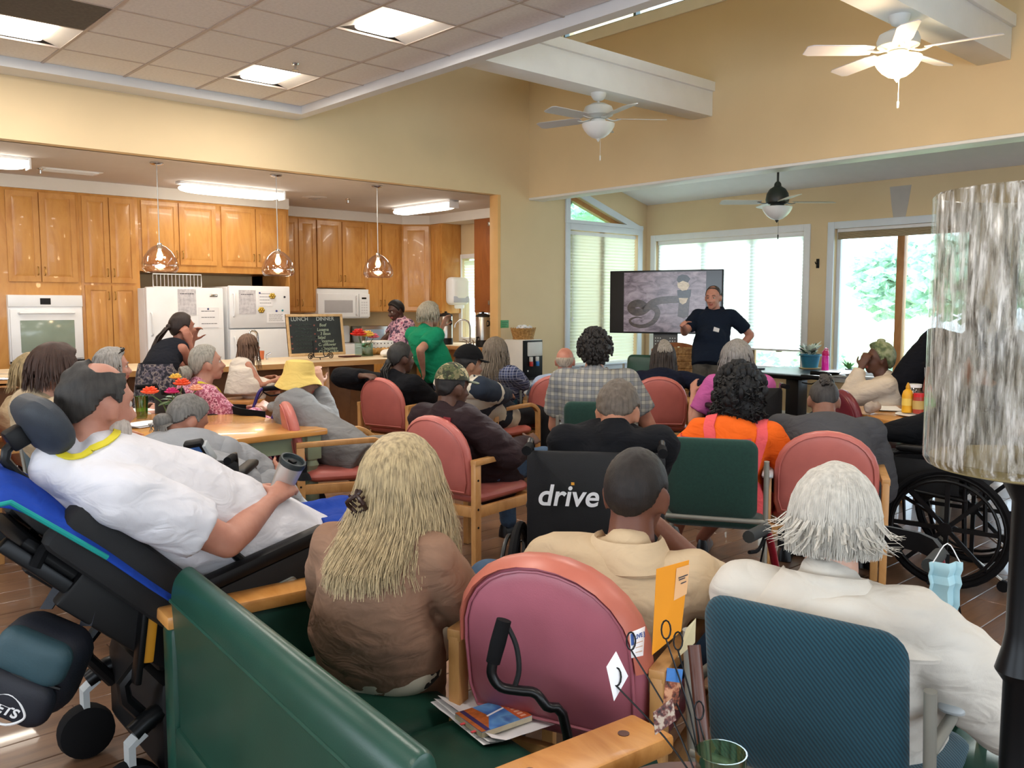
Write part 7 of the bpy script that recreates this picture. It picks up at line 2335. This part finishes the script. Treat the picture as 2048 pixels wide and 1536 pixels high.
for k in range(6): b.ell((rnd.uniform(-.04, .04), rnd.uniform(-.03, .03), .03 + rnd.uniform(0, .02)), (.035, .03, .03))
me = remesh(b, .008, 2); wrinkle(me, .012, (26, 26, 26), 4, 1); me.shade_smooth()
pn = AZ_(1738, 828, zt_); o = link('crumpled_napkin', me, mat('brown_napkin', 'a89a90', .9, var=.1)); o.location = (pn.x, pn.y, zt_ + .012)
tag(o, 'crumpled napkin at the edge of the right table', 'napkin')

# ---------------------------------------------------------------- black table: plant, bottle, laptop
TZ = .742
pp2 = AZ_(1620, 737, TZ)
t = thing('potted_plant', 'teal pot with white and green leaves on the black table', 'plant', (pp2.x, pp2.y, TZ))
MB().lathe([(.001, 0), (.125, 0), (.13, .012), (.001, .014)], 24).build('saucer', mat('tan_saucer', 'c9b98a', .6, var=.05), t)
MB().lathe([(.001, .014), (.09, .014), (.115, .15), (.13, .155), (.13, .175), (.11, .175), (.105, .15), (.001, .14)], 26).build('pot', mat('teal_pot', '2f7fa0', .5, var=.06), t)
rnd = random.Random(11)
PLW = mat('leaf_white', 'd8e0d0', .6, var=.08); PLG2 = mat('leaf_deep', '54735a', .6, var=.15)
for k in range(46):
    a = rnd.uniform(0, 6.28); e = rnd.uniform(.15, 1.3); b = MB()
    r_ = rnd.uniform(0, .08)
    leafshape(b, (r_ * cos(a), r_ * sin(a), .15 + rnd.uniform(.0, .07)), (cos(a) * cos(e), sin(a) * cos(e), sin(e)), rnd.uniform(.10, .17), rnd.uniform(.022, .034))
    b.build('leaf', PLW if k % 3 else PLG2, t)
pp3 = AZ_(1650, 742, TZ)
t = thing('water_bottle', 'bright pink water bottle beside the potted plant', 'bottle', (pp3.x, pp3.y, TZ))
MB().lathe([(.001, 0), (.04, 0), (.042, .02), (.042, .16), (.036, .18), (.001, .18)], 22).build('body', mat('magenta_plastic', 'd21f9a', .2, var=.05, emit='d21f9a', es=0), t)
MB().lathe([(.036, .18), (.04, .185), (.04, .225), (.03, .24), (.001, .24)], 22).build('cap', mat('pink_cap', 'd0246e', .35, var=0), t)
MB().tube([(.03, 0, .22), (.05, 0, .25), (0, 0, .265), (-.03, 0, .24)], .007, 8, 3).build('carry_loop', MATS['pink_cap'], t)
lpz = AD(1506, 735, 10.35)
t = thing('laptop', 'open dark laptop at the left of the black table', 'laptop', (9.25, 5.92, TZ), R(60))
MB().box(-.18, .18, -.12, .12, .0, .018).build('keyboard_base', mat('laptop_grey', '2c3440', .4, var=.05), t, bevel=.004)
MB().box(-.18, .18, -.006, .006, 0, .27, Matrix.Translation((0, .13, .01)) @ Matrix.Rotation(R(-18), 4, 'X')).build('lid', MATS['laptop_grey'], t, bevel=.004)
pn = AZ_(1668, 748, TZ)
papers('white papers on the black table beside the pink bottle', V((9.5, 5.0, TZ)), R(20), .3, .21, 2, PAPER, 'paper_sheets')
ps = AX(1692, 742, XW - .1)
t = thing('potted_plant', 'small green plant on the sill of the clear window', 'plant', (XW - .03, ps.y, .632))
MB().lathe([(.001, 0), (.035, 0), (.045, .08), (.04, .08), (.001, .07)], 18).build('pot', mat('grey_pot', '7f8f98', .5, var=.05), t)
for k in range(16):
    a = rnd.uniform(0, 6.28); e = rnd.uniform(.3, 1.3); b = MB()
    leafshape(b, (0, 0, .07), (cos(a) * cos(e), sin(a) * cos(e), sin(e)), rnd.uniform(.1, .17), .02); b.build('leaf', mat('bright_leaf', '6fae6a', .6, var=.15), t)

# ---------------------------------------------------------------- glass cylinder lantern
lc = AD(2078, 650, 1.44)
t = thing('glass_lantern', 'tall mottled glass cylinder lantern on a black post at the right', 'lantern', (lc.x, lc.y, 0))
zb, ztp = AD(2050, 938, 1.44).z + .0, AD(2050, 385, 1.44).z
nt = NT('mottled_glass')
tr = nt.t
co = nt.coord((22, 22, 3.2))
f1 = nt.noise(co, 1.6, 6, .7, .6)
f2 = nt.noise(nt.coord((46, 46, 7)), 2.2, 4, .6)
mul = nt.n('ShaderNodeMath', operation='MULTIPLY_ADD'); mul.inputs[1].default_value = .5
nt.l(f2, mul.inputs[0]); nt.l(f1, mul.inputs[2])
fac = nt.ramp(mul.outputs[0], [(.64, (.10, .10, .10, 1)), (.78, (.40, .40, .40, 1)), (.9, (.85, .85, .85, 1))])
col = nt.ramp(f2, [(.40, '40342c'), (.47, 'a8a298'), (.6, 'dad6d0')])
nt.l(col, nt.b.inputs['Base Color']); nt.b.inputs['Roughness'].default_value = .12
tb = nt.n('ShaderNodeBsdfTransparent'); tb.inputs[0].default_value = (.93, .93, .91, 1)
mxs = nt.n('ShaderNodeMixShader')
nt.l(fac, mxs.inputs[0]); nt.l(tb.outputs[0], mxs.inputs[1]); nt.l(nt.b.outputs[0], mxs.inputs[2])
nt.l(mxs.outputs[0], tr.nodes['Material Output'].inputs[0])
LR = .166
b = MB()
b.rings([[V((q * cos(a), q * sin(a), z_)) for a in [2 * pi * j / 64 for j in range(64)]] for q, z_ in ((LR - .006, zb), (LR, zb + .01), (LR, ztp - .004), (LR - .003, ztp), (LR - .006, ztp - .004), (LR - .006, zb + .012))], cap=False)
b.build('glass_cylinder', nt.m, t, norm=False)
MB().lathe([(.001, zb - .012), (LR - .05, zb - .012), (LR - .014, zb - .004), (LR - .010, zb + .012), (.001, zb + .008)], 48).build('base_plate', mat('aged_brass', '8f8058', .5, metal=.1, var=.15), t)
MB().lathe([(.028, 0), (.026, .5), (.034, .62), (.026, .66), (.026, .86), (.04, .88), (.03, .92), (.026, .95), (.026, zb - .06), (.05, zb - .012), (.001, zb - .012)], 20).build('post', DARKM, t)
MB().lathe([(.001, 0), (.2, 0), (.2, .015), (.05, .03), (.03, .05), (.001, .05)], 32).build('foot', DARKM, t)

t, M, arms, N, Lc, lg = PPL['blonde']
hcl = MB()
CLM = mat('tortoise_clip', '2a1712', .3, var=.2, vs=40)
for s_ in (-1, 1):
    hcl.tube([M @ V((-.035 + s_ * .022, -.145, -.045)), M @ V((-.035 + s_ * .026, -.168, -.02)), M @ V((-.035, -.160, -.0)), M @ V((-.035 - s_ * .006, -.150, .01))], .006, 8, 3)
    for k in range(4): hcl.tube([M @ V((-.035 + s_ * .024, -.150 - .004 * k, -.05 + .016 * k)), M @ V((-.035 + s_ * .004, -.158, -.06 + .014 * k))], .0035, 6)
hcl.build('hair_clip', CLM, t)
# ---------------------------------------------------------------- foreground: mug, towel, backpack, cane, book, cards
t, M, arms, N, Lc, lg = PPL['white']
W2 = Matrix.Translation((PW[0].x, PW[0].y, 0)) @ Matrix.Rotation(PW[1] - pi / 2, 4, 'Z')
S_, E_, Wr = arms[1]
d = (Wr - E_).normalized()
hc_ = W2 @ (Wr + d * .10 + V((-.035, .0, .0)))
mg = thing('travel_mug', 'steel travel mug with dark lid in the hand of the man in white', 'mug', hc_)
mx_ = basis((0, 0, 0), (0, 0, 0), (0, 0, 0))
zdir = (UP * .85 + RT * .42 - FW * .25).normalized(); a_, b_, _ = frame_of(zdir)
Mm = basis(a_, b_, zdir)
MUGM = mat('mug_steel', 'c9c4c0', .3, metal=.5, var=.04)
MB().lathe([(.001, -.09), (.032, -.09), (.036, -.02), (.043, .085), (.001, .085)], 28, (0, 0, 0), Mm).build('cup', MUGM, mg)
MB().lathe([(.044, .08), (.046, .09), (.044, .1), (.038, .1), (.036, .088), (.001, .088)], 28, (0, 0, 0), Mm).build('lid', mat('mug_lid', '2c3436', .4, var=.05), mg)
MB().box(-.012, .012, -.01, .012, .087, .096, Mm).build('sip_slider', BLACK, mg, bevel=.002)
# white beard and lanyard of the man
b = MB()
for s_ in (-1, 1): b.ell(M @ V((s_ * .045, .035, -.07)), (.025, .04, .04), M.to_3x3().to_4x4())
b.ell(M @ V((0, .06, -.095)), (.045, .04, .035), M.to_3x3().to_4x4())
me = remesh(b, .006, 4); wrinkle(me, .004, (60, 60, 60), 2); me.shade_smooth(); link('beard', me, hair_mat('b0a59c'), t)
ribbon(part(t, 'white_shirt'), [N + V((.03 + .10 * cos(a), .03 + .10 * sin(a), .05)) for a in [2 * pi * j / 16 for j in range(17)]], .02, LANY, 'lanyard', t, .004)
# towel behind the man
BTW = cloth('blue_towel', '1b3f9c', var=.12); TEALT = mat('teal_band', '128a86', .9, var=.1)
tw = thing('beach_towel', 'blue towel with teal edge draped behind the man in white', 'towel', PW[0], PW[1] - pi / 2)
b = MB()
pts = [bt @ V((0, .10 - .02 * 0, z_)) for z_ in (.78, .74, .6, .45, .3, .15, .02)]
rows = []
NW = 12
for i, p in enumerate([(.80, -.10), (.79, .0), (.74, .055), (.6, .075), (.45, .08), (.3, .08), (.12, .085), (.0, .09)]):
    row = []
    for j in range(NW + 1):
        u = (j / NW - .5) * .66
        ed = abs(u) / .33
        row.append(bt @ V((u, p[1] - .07 * ed ** 3 + .012 * noise.noise(V((u * 9, i * .8, 1))), p[0] - .03 * ed ** 2)))
    rows.append(row)
vs = [p for r_ in rows for p in r_]
b.add(vs, [(i * (NW + 1) + j, i * (NW + 1) + j + 1, (i + 1) * (NW + 1) + j + 1, (i + 1) * (NW + 1) + j) for i in range(len(rows) - 1) for j in range(NW)])
o = b.build('towel_cloth', BTW, tw); m_ = o.modifiers.new('t', 'SOLIDIFY'); m_.thickness = .012; m_2 = o.modifiers.new('s', 'SUBSURF'); m_2.levels = m_2.render_levels = 2
b = MB(); b.tube([r_[-1] + V((.006, 0, 0)) for r_ in rows[:5]], .007, 8); b.build('teal_edge', TEALT, tw)
# lap blanket
b = MB()
for s_ in (-1, 1):
    hp, kn, fo = lg[s_]
    b.tube([hp.lerp(kn, .25), hp.lerp(kn, .6), kn + V((0, .02, .0))], [.125, .115, .10], 14); b.ell(kn + V((0, .03, -.01)), .10)
    b.tube([kn + V((0, .03, 0)), kn.lerp(fo, .6) + V((0, .03, 0))], [.1, .09], 14)
b.ell(lg[1][0].lerp(lg[-1][1], .5) + V((0, 0, .0)), (.16, .2, .1))
me = remesh(b, .01, 6); wrinkle(me, .010, (7, 7, 9), 6); wrinkle(me, .008, (5, 9, 9), 3, 1); me.shade_smooth()
lb = thing('lap_blanket', 'blue fleece blanket over the knees of the man in white', 'blanket', PW[0], PW[1] - pi / 2)
link('blanket_cloth', me, cloth('blue_fleece', '1a3a90', var=.15), lb)
# backpack
bpk = AD(82, 1325, 2.42)
t = thing('backpack', 'navy and teal backpack with white oval emblem hanging from the wheelchair', 'backpack', (bpk.x, bpk.y, bpk.z), 0)
m3 = basis(RT, FW.cross(RT) * -1 if False else V((FW.x, FW.y, 0)).normalized(), V((0, 0, 1)))
tiltb = m3 @ Matrix.Rotation(R(24), 4, 'Y')
PKN = mat('navy_nylon', '131722', .6, var=.12, bump=.1, bs=200); PKT = mat('teal_nylon', '2c4750', .6, var=.12, bump=.1, bs=200)
MB().pad(rrect(.23, .25, .07, 5), .15, lambda u, v, w_: tiltb @ V((u, w_, v)), .6).build('main_bag', PKN, t)
MB().pad(rrect(.20, .12, .04, 5, .0, .055), .06, lambda u, v, w_: tiltb @ V((u, w_ - .075, v)), .6).build('teal_panel', PKT, t)
MB().pad(rrect(.22, .13, .05, 5, -.005, -.06), .06, lambda u, v, w_: tiltb @ V((u, w_ - .085, v)), .6).build('front_pocket', PKN, t)
MB().tube([tiltb @ V((-.10, -.078, .0)), tiltb @ V((0, -.10, .002)), tiltb @ V((.10, -.078, .0))], .005, 6, 4).build('zip', BLACK, t)
for s_ in (-1, 1): MB().strip([tiltb @ V((s_ * .06, .05, .12)), tiltb @ V((s_ * .04, .08, .25)), tiltb @ V((s_ * .02 + .08, .12, .42))], RT, .035, .006, 4).build('strap', PKN, t)
em = [(-.055 + .0 * a, 0) for a in (0,)]
MB().tube([tiltb @ V((.0 + .055 * cos(a), -.119, -.085 + .034 * sin(a) * (1 - .25 * cos(2 * a)))) for a in [2 * pi * j / 30 for j in range(30)]], .0035, 6, closed=True).build('emblem_ring', LETW, t)
text('emblem_lettering', 'JETS', .038, tiltb @ basis((1, 0, 0), (0, 0, 1), (0, -1, 0), (0, -.1205, -.086)), LETW, t, shear=.25, bold=.001, depth=.0015)
# cane with foam grip and wrist loop, hooked between sofa and chair
dc = 1.93
t = thing('walking_cane', 'black offset cane with foam grip and wrist strap by the rose chair', 'cane', xy(AD(1100, 1440, dc)))
o0 = V((t.location.x, t.location.y, 0))
def ci(px, py, d_=dc): return AD(px, py, d_) - o0
MB().tube([ci(1008, 1240), ci(996, 1285), ci(986, 1325)], [.017, .018, .016], 14).build('grip', RUBBER, t)
bot = V((AD(1165, 1500, 1.98).x, AD(1165, 1500, 1.98).y, 0)) - o0
MB().tube([ci(986, 1322), ci(984, 1350), ci(1002, 1374), ci(1040, 1381), ci(1070, 1386), ci(1092, 1412), ci(1135, 1470, 1.95), V((bot.x, bot.y, .02))], .0115, 12, 4).build('shaft', mat('cane_black', '121214', .35, metal=.3, var=.05), t)
MB().tube([ci(1012, 1246), ci(1032, 1290), ci(1038, 1340), ci(1028, 1378)], .006, 8, 4).build('wrist_strap', FABK, t)
MB().lathe([(.001, 0), (.02, 0), (.016, .03), (.001, .03)], 14, (bot.x, bot.y, 0)).build('rubber_tip', RUBBER, t)
# papers and guide book on the loveseat
sz = .458
c4 = [AZ_(px, py, sz) for px, py in ((868, 1412), (980, 1373), (1117, 1452), (975, 1499))]
cen = sum(c4, V((0, 0, 0))) / 4
t = thing('paper_stack', 'stack of white papers lying on the loveseat seat', 'paper', (cen.x, cen.y, sz))
for k in range(3):
    vs = []
    N_ = 10
    for i in range(N_ + 1):
        for j in range(N_ + 1):
            p = c4[0].lerp(c4[1], i / N_).lerp(c4[3].lerp(c4[2], i / N_), j / N_)
            z_ = .004 + .004 * k + .006 * (i < 2) * (1 - i / 2) * (1 + k) + .003 * noise.noise(V((i * .4, j * .4, k)))
            vs.append(V((p.x - cen.x + .006 * (k - 1), p.y - cen.y + .008 * (1 - k), z_)))
    b = MB().add(vs, [(i * (N_ + 1) + j, (i + 1) * (N_ + 1) + j, (i + 1) * (N_ + 1) + j + 1, i * (N_ + 1) + j + 1) for i in range(N_) for j in range(N_)])
    b.build('sheet', PAPER, t, norm=False)
bz = sz + .018
b4 = [AZ_(px, py, bz + .016) for px, py in ((914, 1426), (1012, 1395), (1058, 1428), (962, 1466))]
bc = sum(b4, V((0, 0, 0))) / 4
ux = (b4[1] - b4[0]).normalized(); uy = (b4[3] - b4[0]).normalized()
bl, bw_ = (b4[1] - b4[0]).length, (b4[3] - b4[0]).length
ang = atan2(ux.y, ux.x)
t = thing('guide_book', 'paperback with blue cover and orange title band on the papers', 'book', (bc.x, bc.y, bz), ang)
sgn = 1 if (ux.x * uy.y - ux.y * uy.x) > 0 else -1
MB().box(-bl / 2, bl / 2, -bw_ / 2, bw_ / 2, .001, .014).build('pages', mat('page_edge', 'cfc4a6', .8, var=.08, vs=60), t)
COVB = ramped('cover_picture', 'noise', [(.3, '2c4a9a'), (.48, '4f86cc'), (.6, '6fa8dc'), (.7, '3a5aa8')], 14, .3, False)
MB().box(-bl / 2, bl / 2, -bw_ / 2, bw_ / 2, .014, .0155).build('cover', COVB, t)
ORC = mat('cover_orange', 'd0653a', .35, var=.05)
MB().box(bl / 2 - .035, bl / 2, -bw_ / 2, bw_ / 2, .0155, .0159).build('title_band', ORC, t)
MB().prism([(-bl / 2, -bw_ / 2), (-bl / 2 + .02, -bw_ / 2), (-bl / 2 + .06, 0), (-bl / 2 + .05, bw_ / 2), (-bl / 2, bw_ / 2)], .0155, .0159, lambda u, v, w_: (u, v, w_)).build('cover_shore', mat('cover_rust', 'b0602e', .4, var=.3, vs=60), t)
MB().box(-bl / 2 + .012, -bl / 2 + .024, -bw_ / 2, bw_ / 2, .0159, .0162).build('cover_band', mat('cover_navy', '3a3060', .4, var=.1), t)
MB().strip([(-.02, 0, .0160), (bl / 2 - .035, -bw_ * .12 * sgn, .0160)], (0, 1, 0), .006, .0005).build('cover_streak', PAPER, t)
for k in range(8):
    v = bw_ * (-.40 + .115 * k)
    MB().box(bl / 2 - .026, bl / 2 - .011, v - .003, v + .0045, .0159, .0163).build('title_mark', mat('title_pale', 'f0b49a', .5, var=0), t)
for k in (-.3, .1): MB().box(-bl / 2 - .012, -bl / 2, bw_ * k, bw_ * k + .008, .006, .008).build('page_flag', mat('flag_red', 'e0525a', .6, var=0), t)
# side table with memo holder and tumbler
st = AD(1405, 1620, 1.47)
t = thing('side_table', 'small dark wood side table at the bottom edge of the photo', 'side table', (st.x, st.y, 0))
stz = .65
MB().lathe([(.001, stz - .03), (.17, stz - .03), (.175, stz - .02), (.17, stz), (.001, stz)], 32).build('top', DARKW, t)
MB().cyl((0, 0, .02), (0, 0, stz - .03), .03, .03, 16).build('column', DARKW, t)
MB().lathe([(.001, 0), (.14, 0), (.13, .02), (.001, .025)], 24).build('foot', DARKW, t)
def sp(px, py, d_): return AD(px, py, d_)
mh = thing('memo_holder', 'dark wood block with black wires holding cards and photos', 'memo holder', (st.x, st.y, stz), 0)
mo = V((st.x, st.y, stz))
pb_ = sp(1388, 1400, 1.52) - mo
MB().box(-.03, .07, -.05, .05, 0, .05).build('block', DARKW, mh, bevel=.005)
q0 = V((0, 0, .04))
cards = [(1233, 1372, 1.52), (1262, 1300, 1.56), (1332, 1278, 1.5), (1356, 1300, 1.54), (1398, 1440, 1.48), (1350, 1400, 1.5)]
for px, py, d_ in cards:
    e = sp(px, py, d_) - mo
    k_ = e - q0
    mid = q0 + k_ * .5 + RT * .01
    lp_ = [e + (RT * .008 * sin(a) + UP * .016 * (1 - cos(a))) for a in [2 * pi * j / 12 for j in range(12)]]
    MB().tube([q0, mid, e], .0016, 6, 4).build('wire', DARKM, mh)
    MB().tube(lp_, .0016, 6, closed=True).build('wire_loop', DARKM, mh)
MB().tube([q0 + V((.02, 0, -.03)), sp(1388, 1290, 1.56) - mo], .012, 10).build('wood_post', DARKW, mh)
def card(label, quad, m, extra=None, nm='memo_card', cat='card', th=.0012):
    P4 = [sp(*q) for q in quad]
    c = sum(P4, V((0, 0, 0))) / 4
    t = thing(nm, label, cat, c)
    n_ = (P4[1] - P4[0]).cross(P4[3] - P4[0]).normalized()
    MB().rings([[p - c - n_ * th / 2 for p in P4], [p - c + n_ * th / 2 for p in P4]]).build('sheet', m, t, flat=True)
    return t, c, P4, (n_ if n_.dot(FW) < 0 else -n_)
ENV = mat('orange_envelope', 'd98a12', .7, var=.06)
t, c, P4, n_ = card('orange envelope with taped paper label standing in the wire holder', [(1313, 1138, 1.56), (1378, 1120, 1.60), (1362, 1262, 1.60), (1304, 1310, 1.56)], ENV, nm='envelope', cat='envelope')
def onc(P4, c, n_, u0, u1, v0, v1, m, nm, par, off=.002):
    def at(u, v): return P4[0].lerp(P4[1], u).lerp(P4[3].lerp(P4[2], u), v) - c + n_ * off
    MB().add([at(u0, v0), at(u1, v0), at(u1, v1), at(u0, v1)], [(0, 1, 2, 3)]).build(nm, m, par, flat=True, norm=False)
    return at
at = onc(P4, c, n_, .6, 1.02, .06, .48, mat('tape_label', 'd9a878', .5, var=.04), 'paper_label', t)
for k, (v, a, b2) in enumerate(((.19, .68, .98), (.22, .7, .9), (.28, .78, .95))): onc(P4, c, n_, a, b2, v, v + .016, INK, 'pen_line', t, .003)
t, c, P4, n_ = card('white card with blue lettering clipped at the left of the envelope', [(1259, 1266, 1.56), (1290, 1253, 1.58), (1286, 1311, 1.58), (1263, 1316, 1.56)], PAPER)
BLUEI = mat('blue_ink', '3a5a9a', .6, var=0)
onc(P4, c, n_, .02, .22, .05, .5, BLUEI, 'blue_emblem', t)
ex = (P4[1] - P4[0]).normalized(); ey = n_.cross(ex)
text('lettering', 'LIVE J', .0105, basis(ex, ey, n_, P4[0].lerp(P4[1], .62).lerp(P4[3].lerp(P4[2], .62), .24) - c + n_ * .002), BLUEI, t, bold=.0003, depth=.0002)
for v in (.45, .62, .8): onc(P4, c, n_, .3, .85, v, v + .03, mat('tan_print', 'c8a68a', .6, var=0), 'print_line', t, .0022)
card('torn blank paper clipped on the leftmost wire', [(1232, 1303, 1.52), (1256, 1352, 1.53), (1228, 1402, 1.52), (1213, 1334, 1.51)], PAPER)
t, c, P4, n_ = card('photo tag with blue top hanging in the wire holder', [(1333, 1335, 1.49), (1365, 1338, 1.5), (1356, 1420, 1.5), (1326, 1414, 1.49)], ramped('photo_people', 'noise', [(.35, '2a1a18'), (.5, '8a4a34'), (.62, 'c08a68')], 90, .4, False))
onc(P4, c, n_, 0, 1, 0, .33, mat('tag_blue', '3f74b4', .4, var=.08, vs=80), 'blue_top', t)
card('second photo card low in the wire holder', [(1306, 1425, 1.46), (1345, 1396, 1.47), (1352, 1440, 1.47), (1310, 1470, 1.46)], ramped('photo_crowd', 'noise', [(.35, '1e1a20'), (.5, '6a3a34'), (.62, 'b0a090')], 110, .4, False))
card('folded paper leaning behind the envelope', [(1372, 1258, 1.62), (1392, 1236, 1.62), (1390, 1285, 1.63), (1356, 1315, 1.62)], mat('tan_paper', 'c4b690', .8, var=.06))
gl = sp(1441, 1560, 1.40)
tq = AD(1442, 1512, 1.42)
tumbler(V((tq.x, tq.y, stz)), 'pale green tumbler at the bottom edge beside the teal chair', clear_glass('pale_green_glass', 'cfe6cf', .04, .15), .13, .042)
# mask hanging on the walker
mk = AD(1893, 1125, 2.25)
t = thing('face_mask', 'pale blue face mask hanging from the red walker', 'mask', (mk.x, mk.y, mk.z))
b = MB()
vs = []
for i in range(9):
    for j in range(7):
        u, v = (j / 6 - .5), i / 8
        vs.append(RT * (.055 * u * (1 - .15 * v)) * 1.6 + V((0, 0, -.15 * v)) - V((FW.x, FW.y, 0)) * (.012 * cos(u * 9) + .006 * sin(v * 20)))
b.add(vs, [(i * 7 + j, i * 7 + j + 1, (i + 1) * 7 + j + 1, (i + 1) * 7 + j) for i in range(8) for j in range(6)])
o = b.build('mask_cloth', mat('mask_blue', '9fc4cf', .8, var=.05), t, norm=False); m_ = o.modifiers.new('t', 'SOLIDIFY'); m_.thickness = .002
MB().tube([RT * .035 + V((0, 0, -.0)), V((0, 0, .05)), RT * -.035], .0015, 5, 4).build('ear_loop', PAPER, t)
# controller on the power chair of the person under the blanket
ctl = AD(398, 905, 3.95)
t = thing('chair_controller', 'chair joystick box with small lit screen on an arm', 'controller', (ctl.x, ctl.y, ctl.z))
mc = basis(RT, V((FW.x, FW.y, 0)), V((0, 0, 1))) @ Matrix.Rotation(R(35), 4, 'X') @ Matrix.Rotation(R(-12), 4, 'Y')
MB().box(-.045, .045, -.02, .02, -.06, .07, mc).build('case', BLACK, t, bevel=.01)
for s_ in (-1, 1): MB().box(s_ * .05 - .008, s_ * .05 + .008, -.022, .02, -.06, .05, mc).build('side_trim', GREYP, t, bevel=.004)
MB().box(-.032, .03, -.0225, -.02, -.03, .05, mc).build('screen', mat('lcd', '26324a', .2, var=0, emit='2a4a7a', es=.8), t)
MB().tube([mc @ V((.012 * cos(a), -.023, .008 + .014 * sin(a))) for a in [1.0 + 4.4 * j / 14 for j in range(15)]], .003, 5).build('screen_icon', glow('lcd_blue', '5a6ae0', 1.2), t)
for k in range(4): MB().lathe([(.001, 0), (.006, 0), (.005, .004), (.001, .004)], 10, mc @ V((-.03 + k * .02, -.02, -.045)), mc.to_3x3().to_4x4() @ Matrix.Rotation(pi / 2, 4, 'X')).build('button', GREYP, t)
MB().tube([mc @ V((0, .02, -.05)), V((0, 0, -.12)) + RT * .02, V((0, 0, -.22)) + RT * .05 + V((FW.x, FW.y, 0)) * .1], .012, 8, 3).build('mount_arm', DARKM, t)
# chair under the person in the blanket
wheelchair('black wheelchair hidden under the person with the grey blanket', sl2 - fwd(sa2) * .02, sa2, .80)
# chrome rails of a serving cart at the far left
cr = AD(-10, 800, 7.2)
t = thing('serving_cart', 'chrome serving cart at the far left edge behind the brown-haired person', 'cart', (cr.x, cr.y, 0), R(-42))
for z_ in (.16, .52, .86):
    MB().box(-.35, .35, -.22, .22, z_ - .012, z_).build('shelf', mat('cart_wood', '9a6a3c', .5, var=.1), t, bevel=.004)
    MB().tube([(-.36, -.23, z_ + .06), (.36, -.23, z_ + .06), (.36, .23, z_ + .06), (-.36, .23, z_ + .06)], .01, 8, closed=True).build('rail', CHROME, t)
for sx in (-1, 1):
    for sy in (-1, 1):
        MB().cyl((sx * .36, sy * .23, .08), (sx * .36, sy * .23, .95), .011, .011, 10).build('post', CHROME, t)
        MB().ell((sx * .36, sy * .23, .04), (.015, .04, .04)).build('wheel', RUBBER, t)
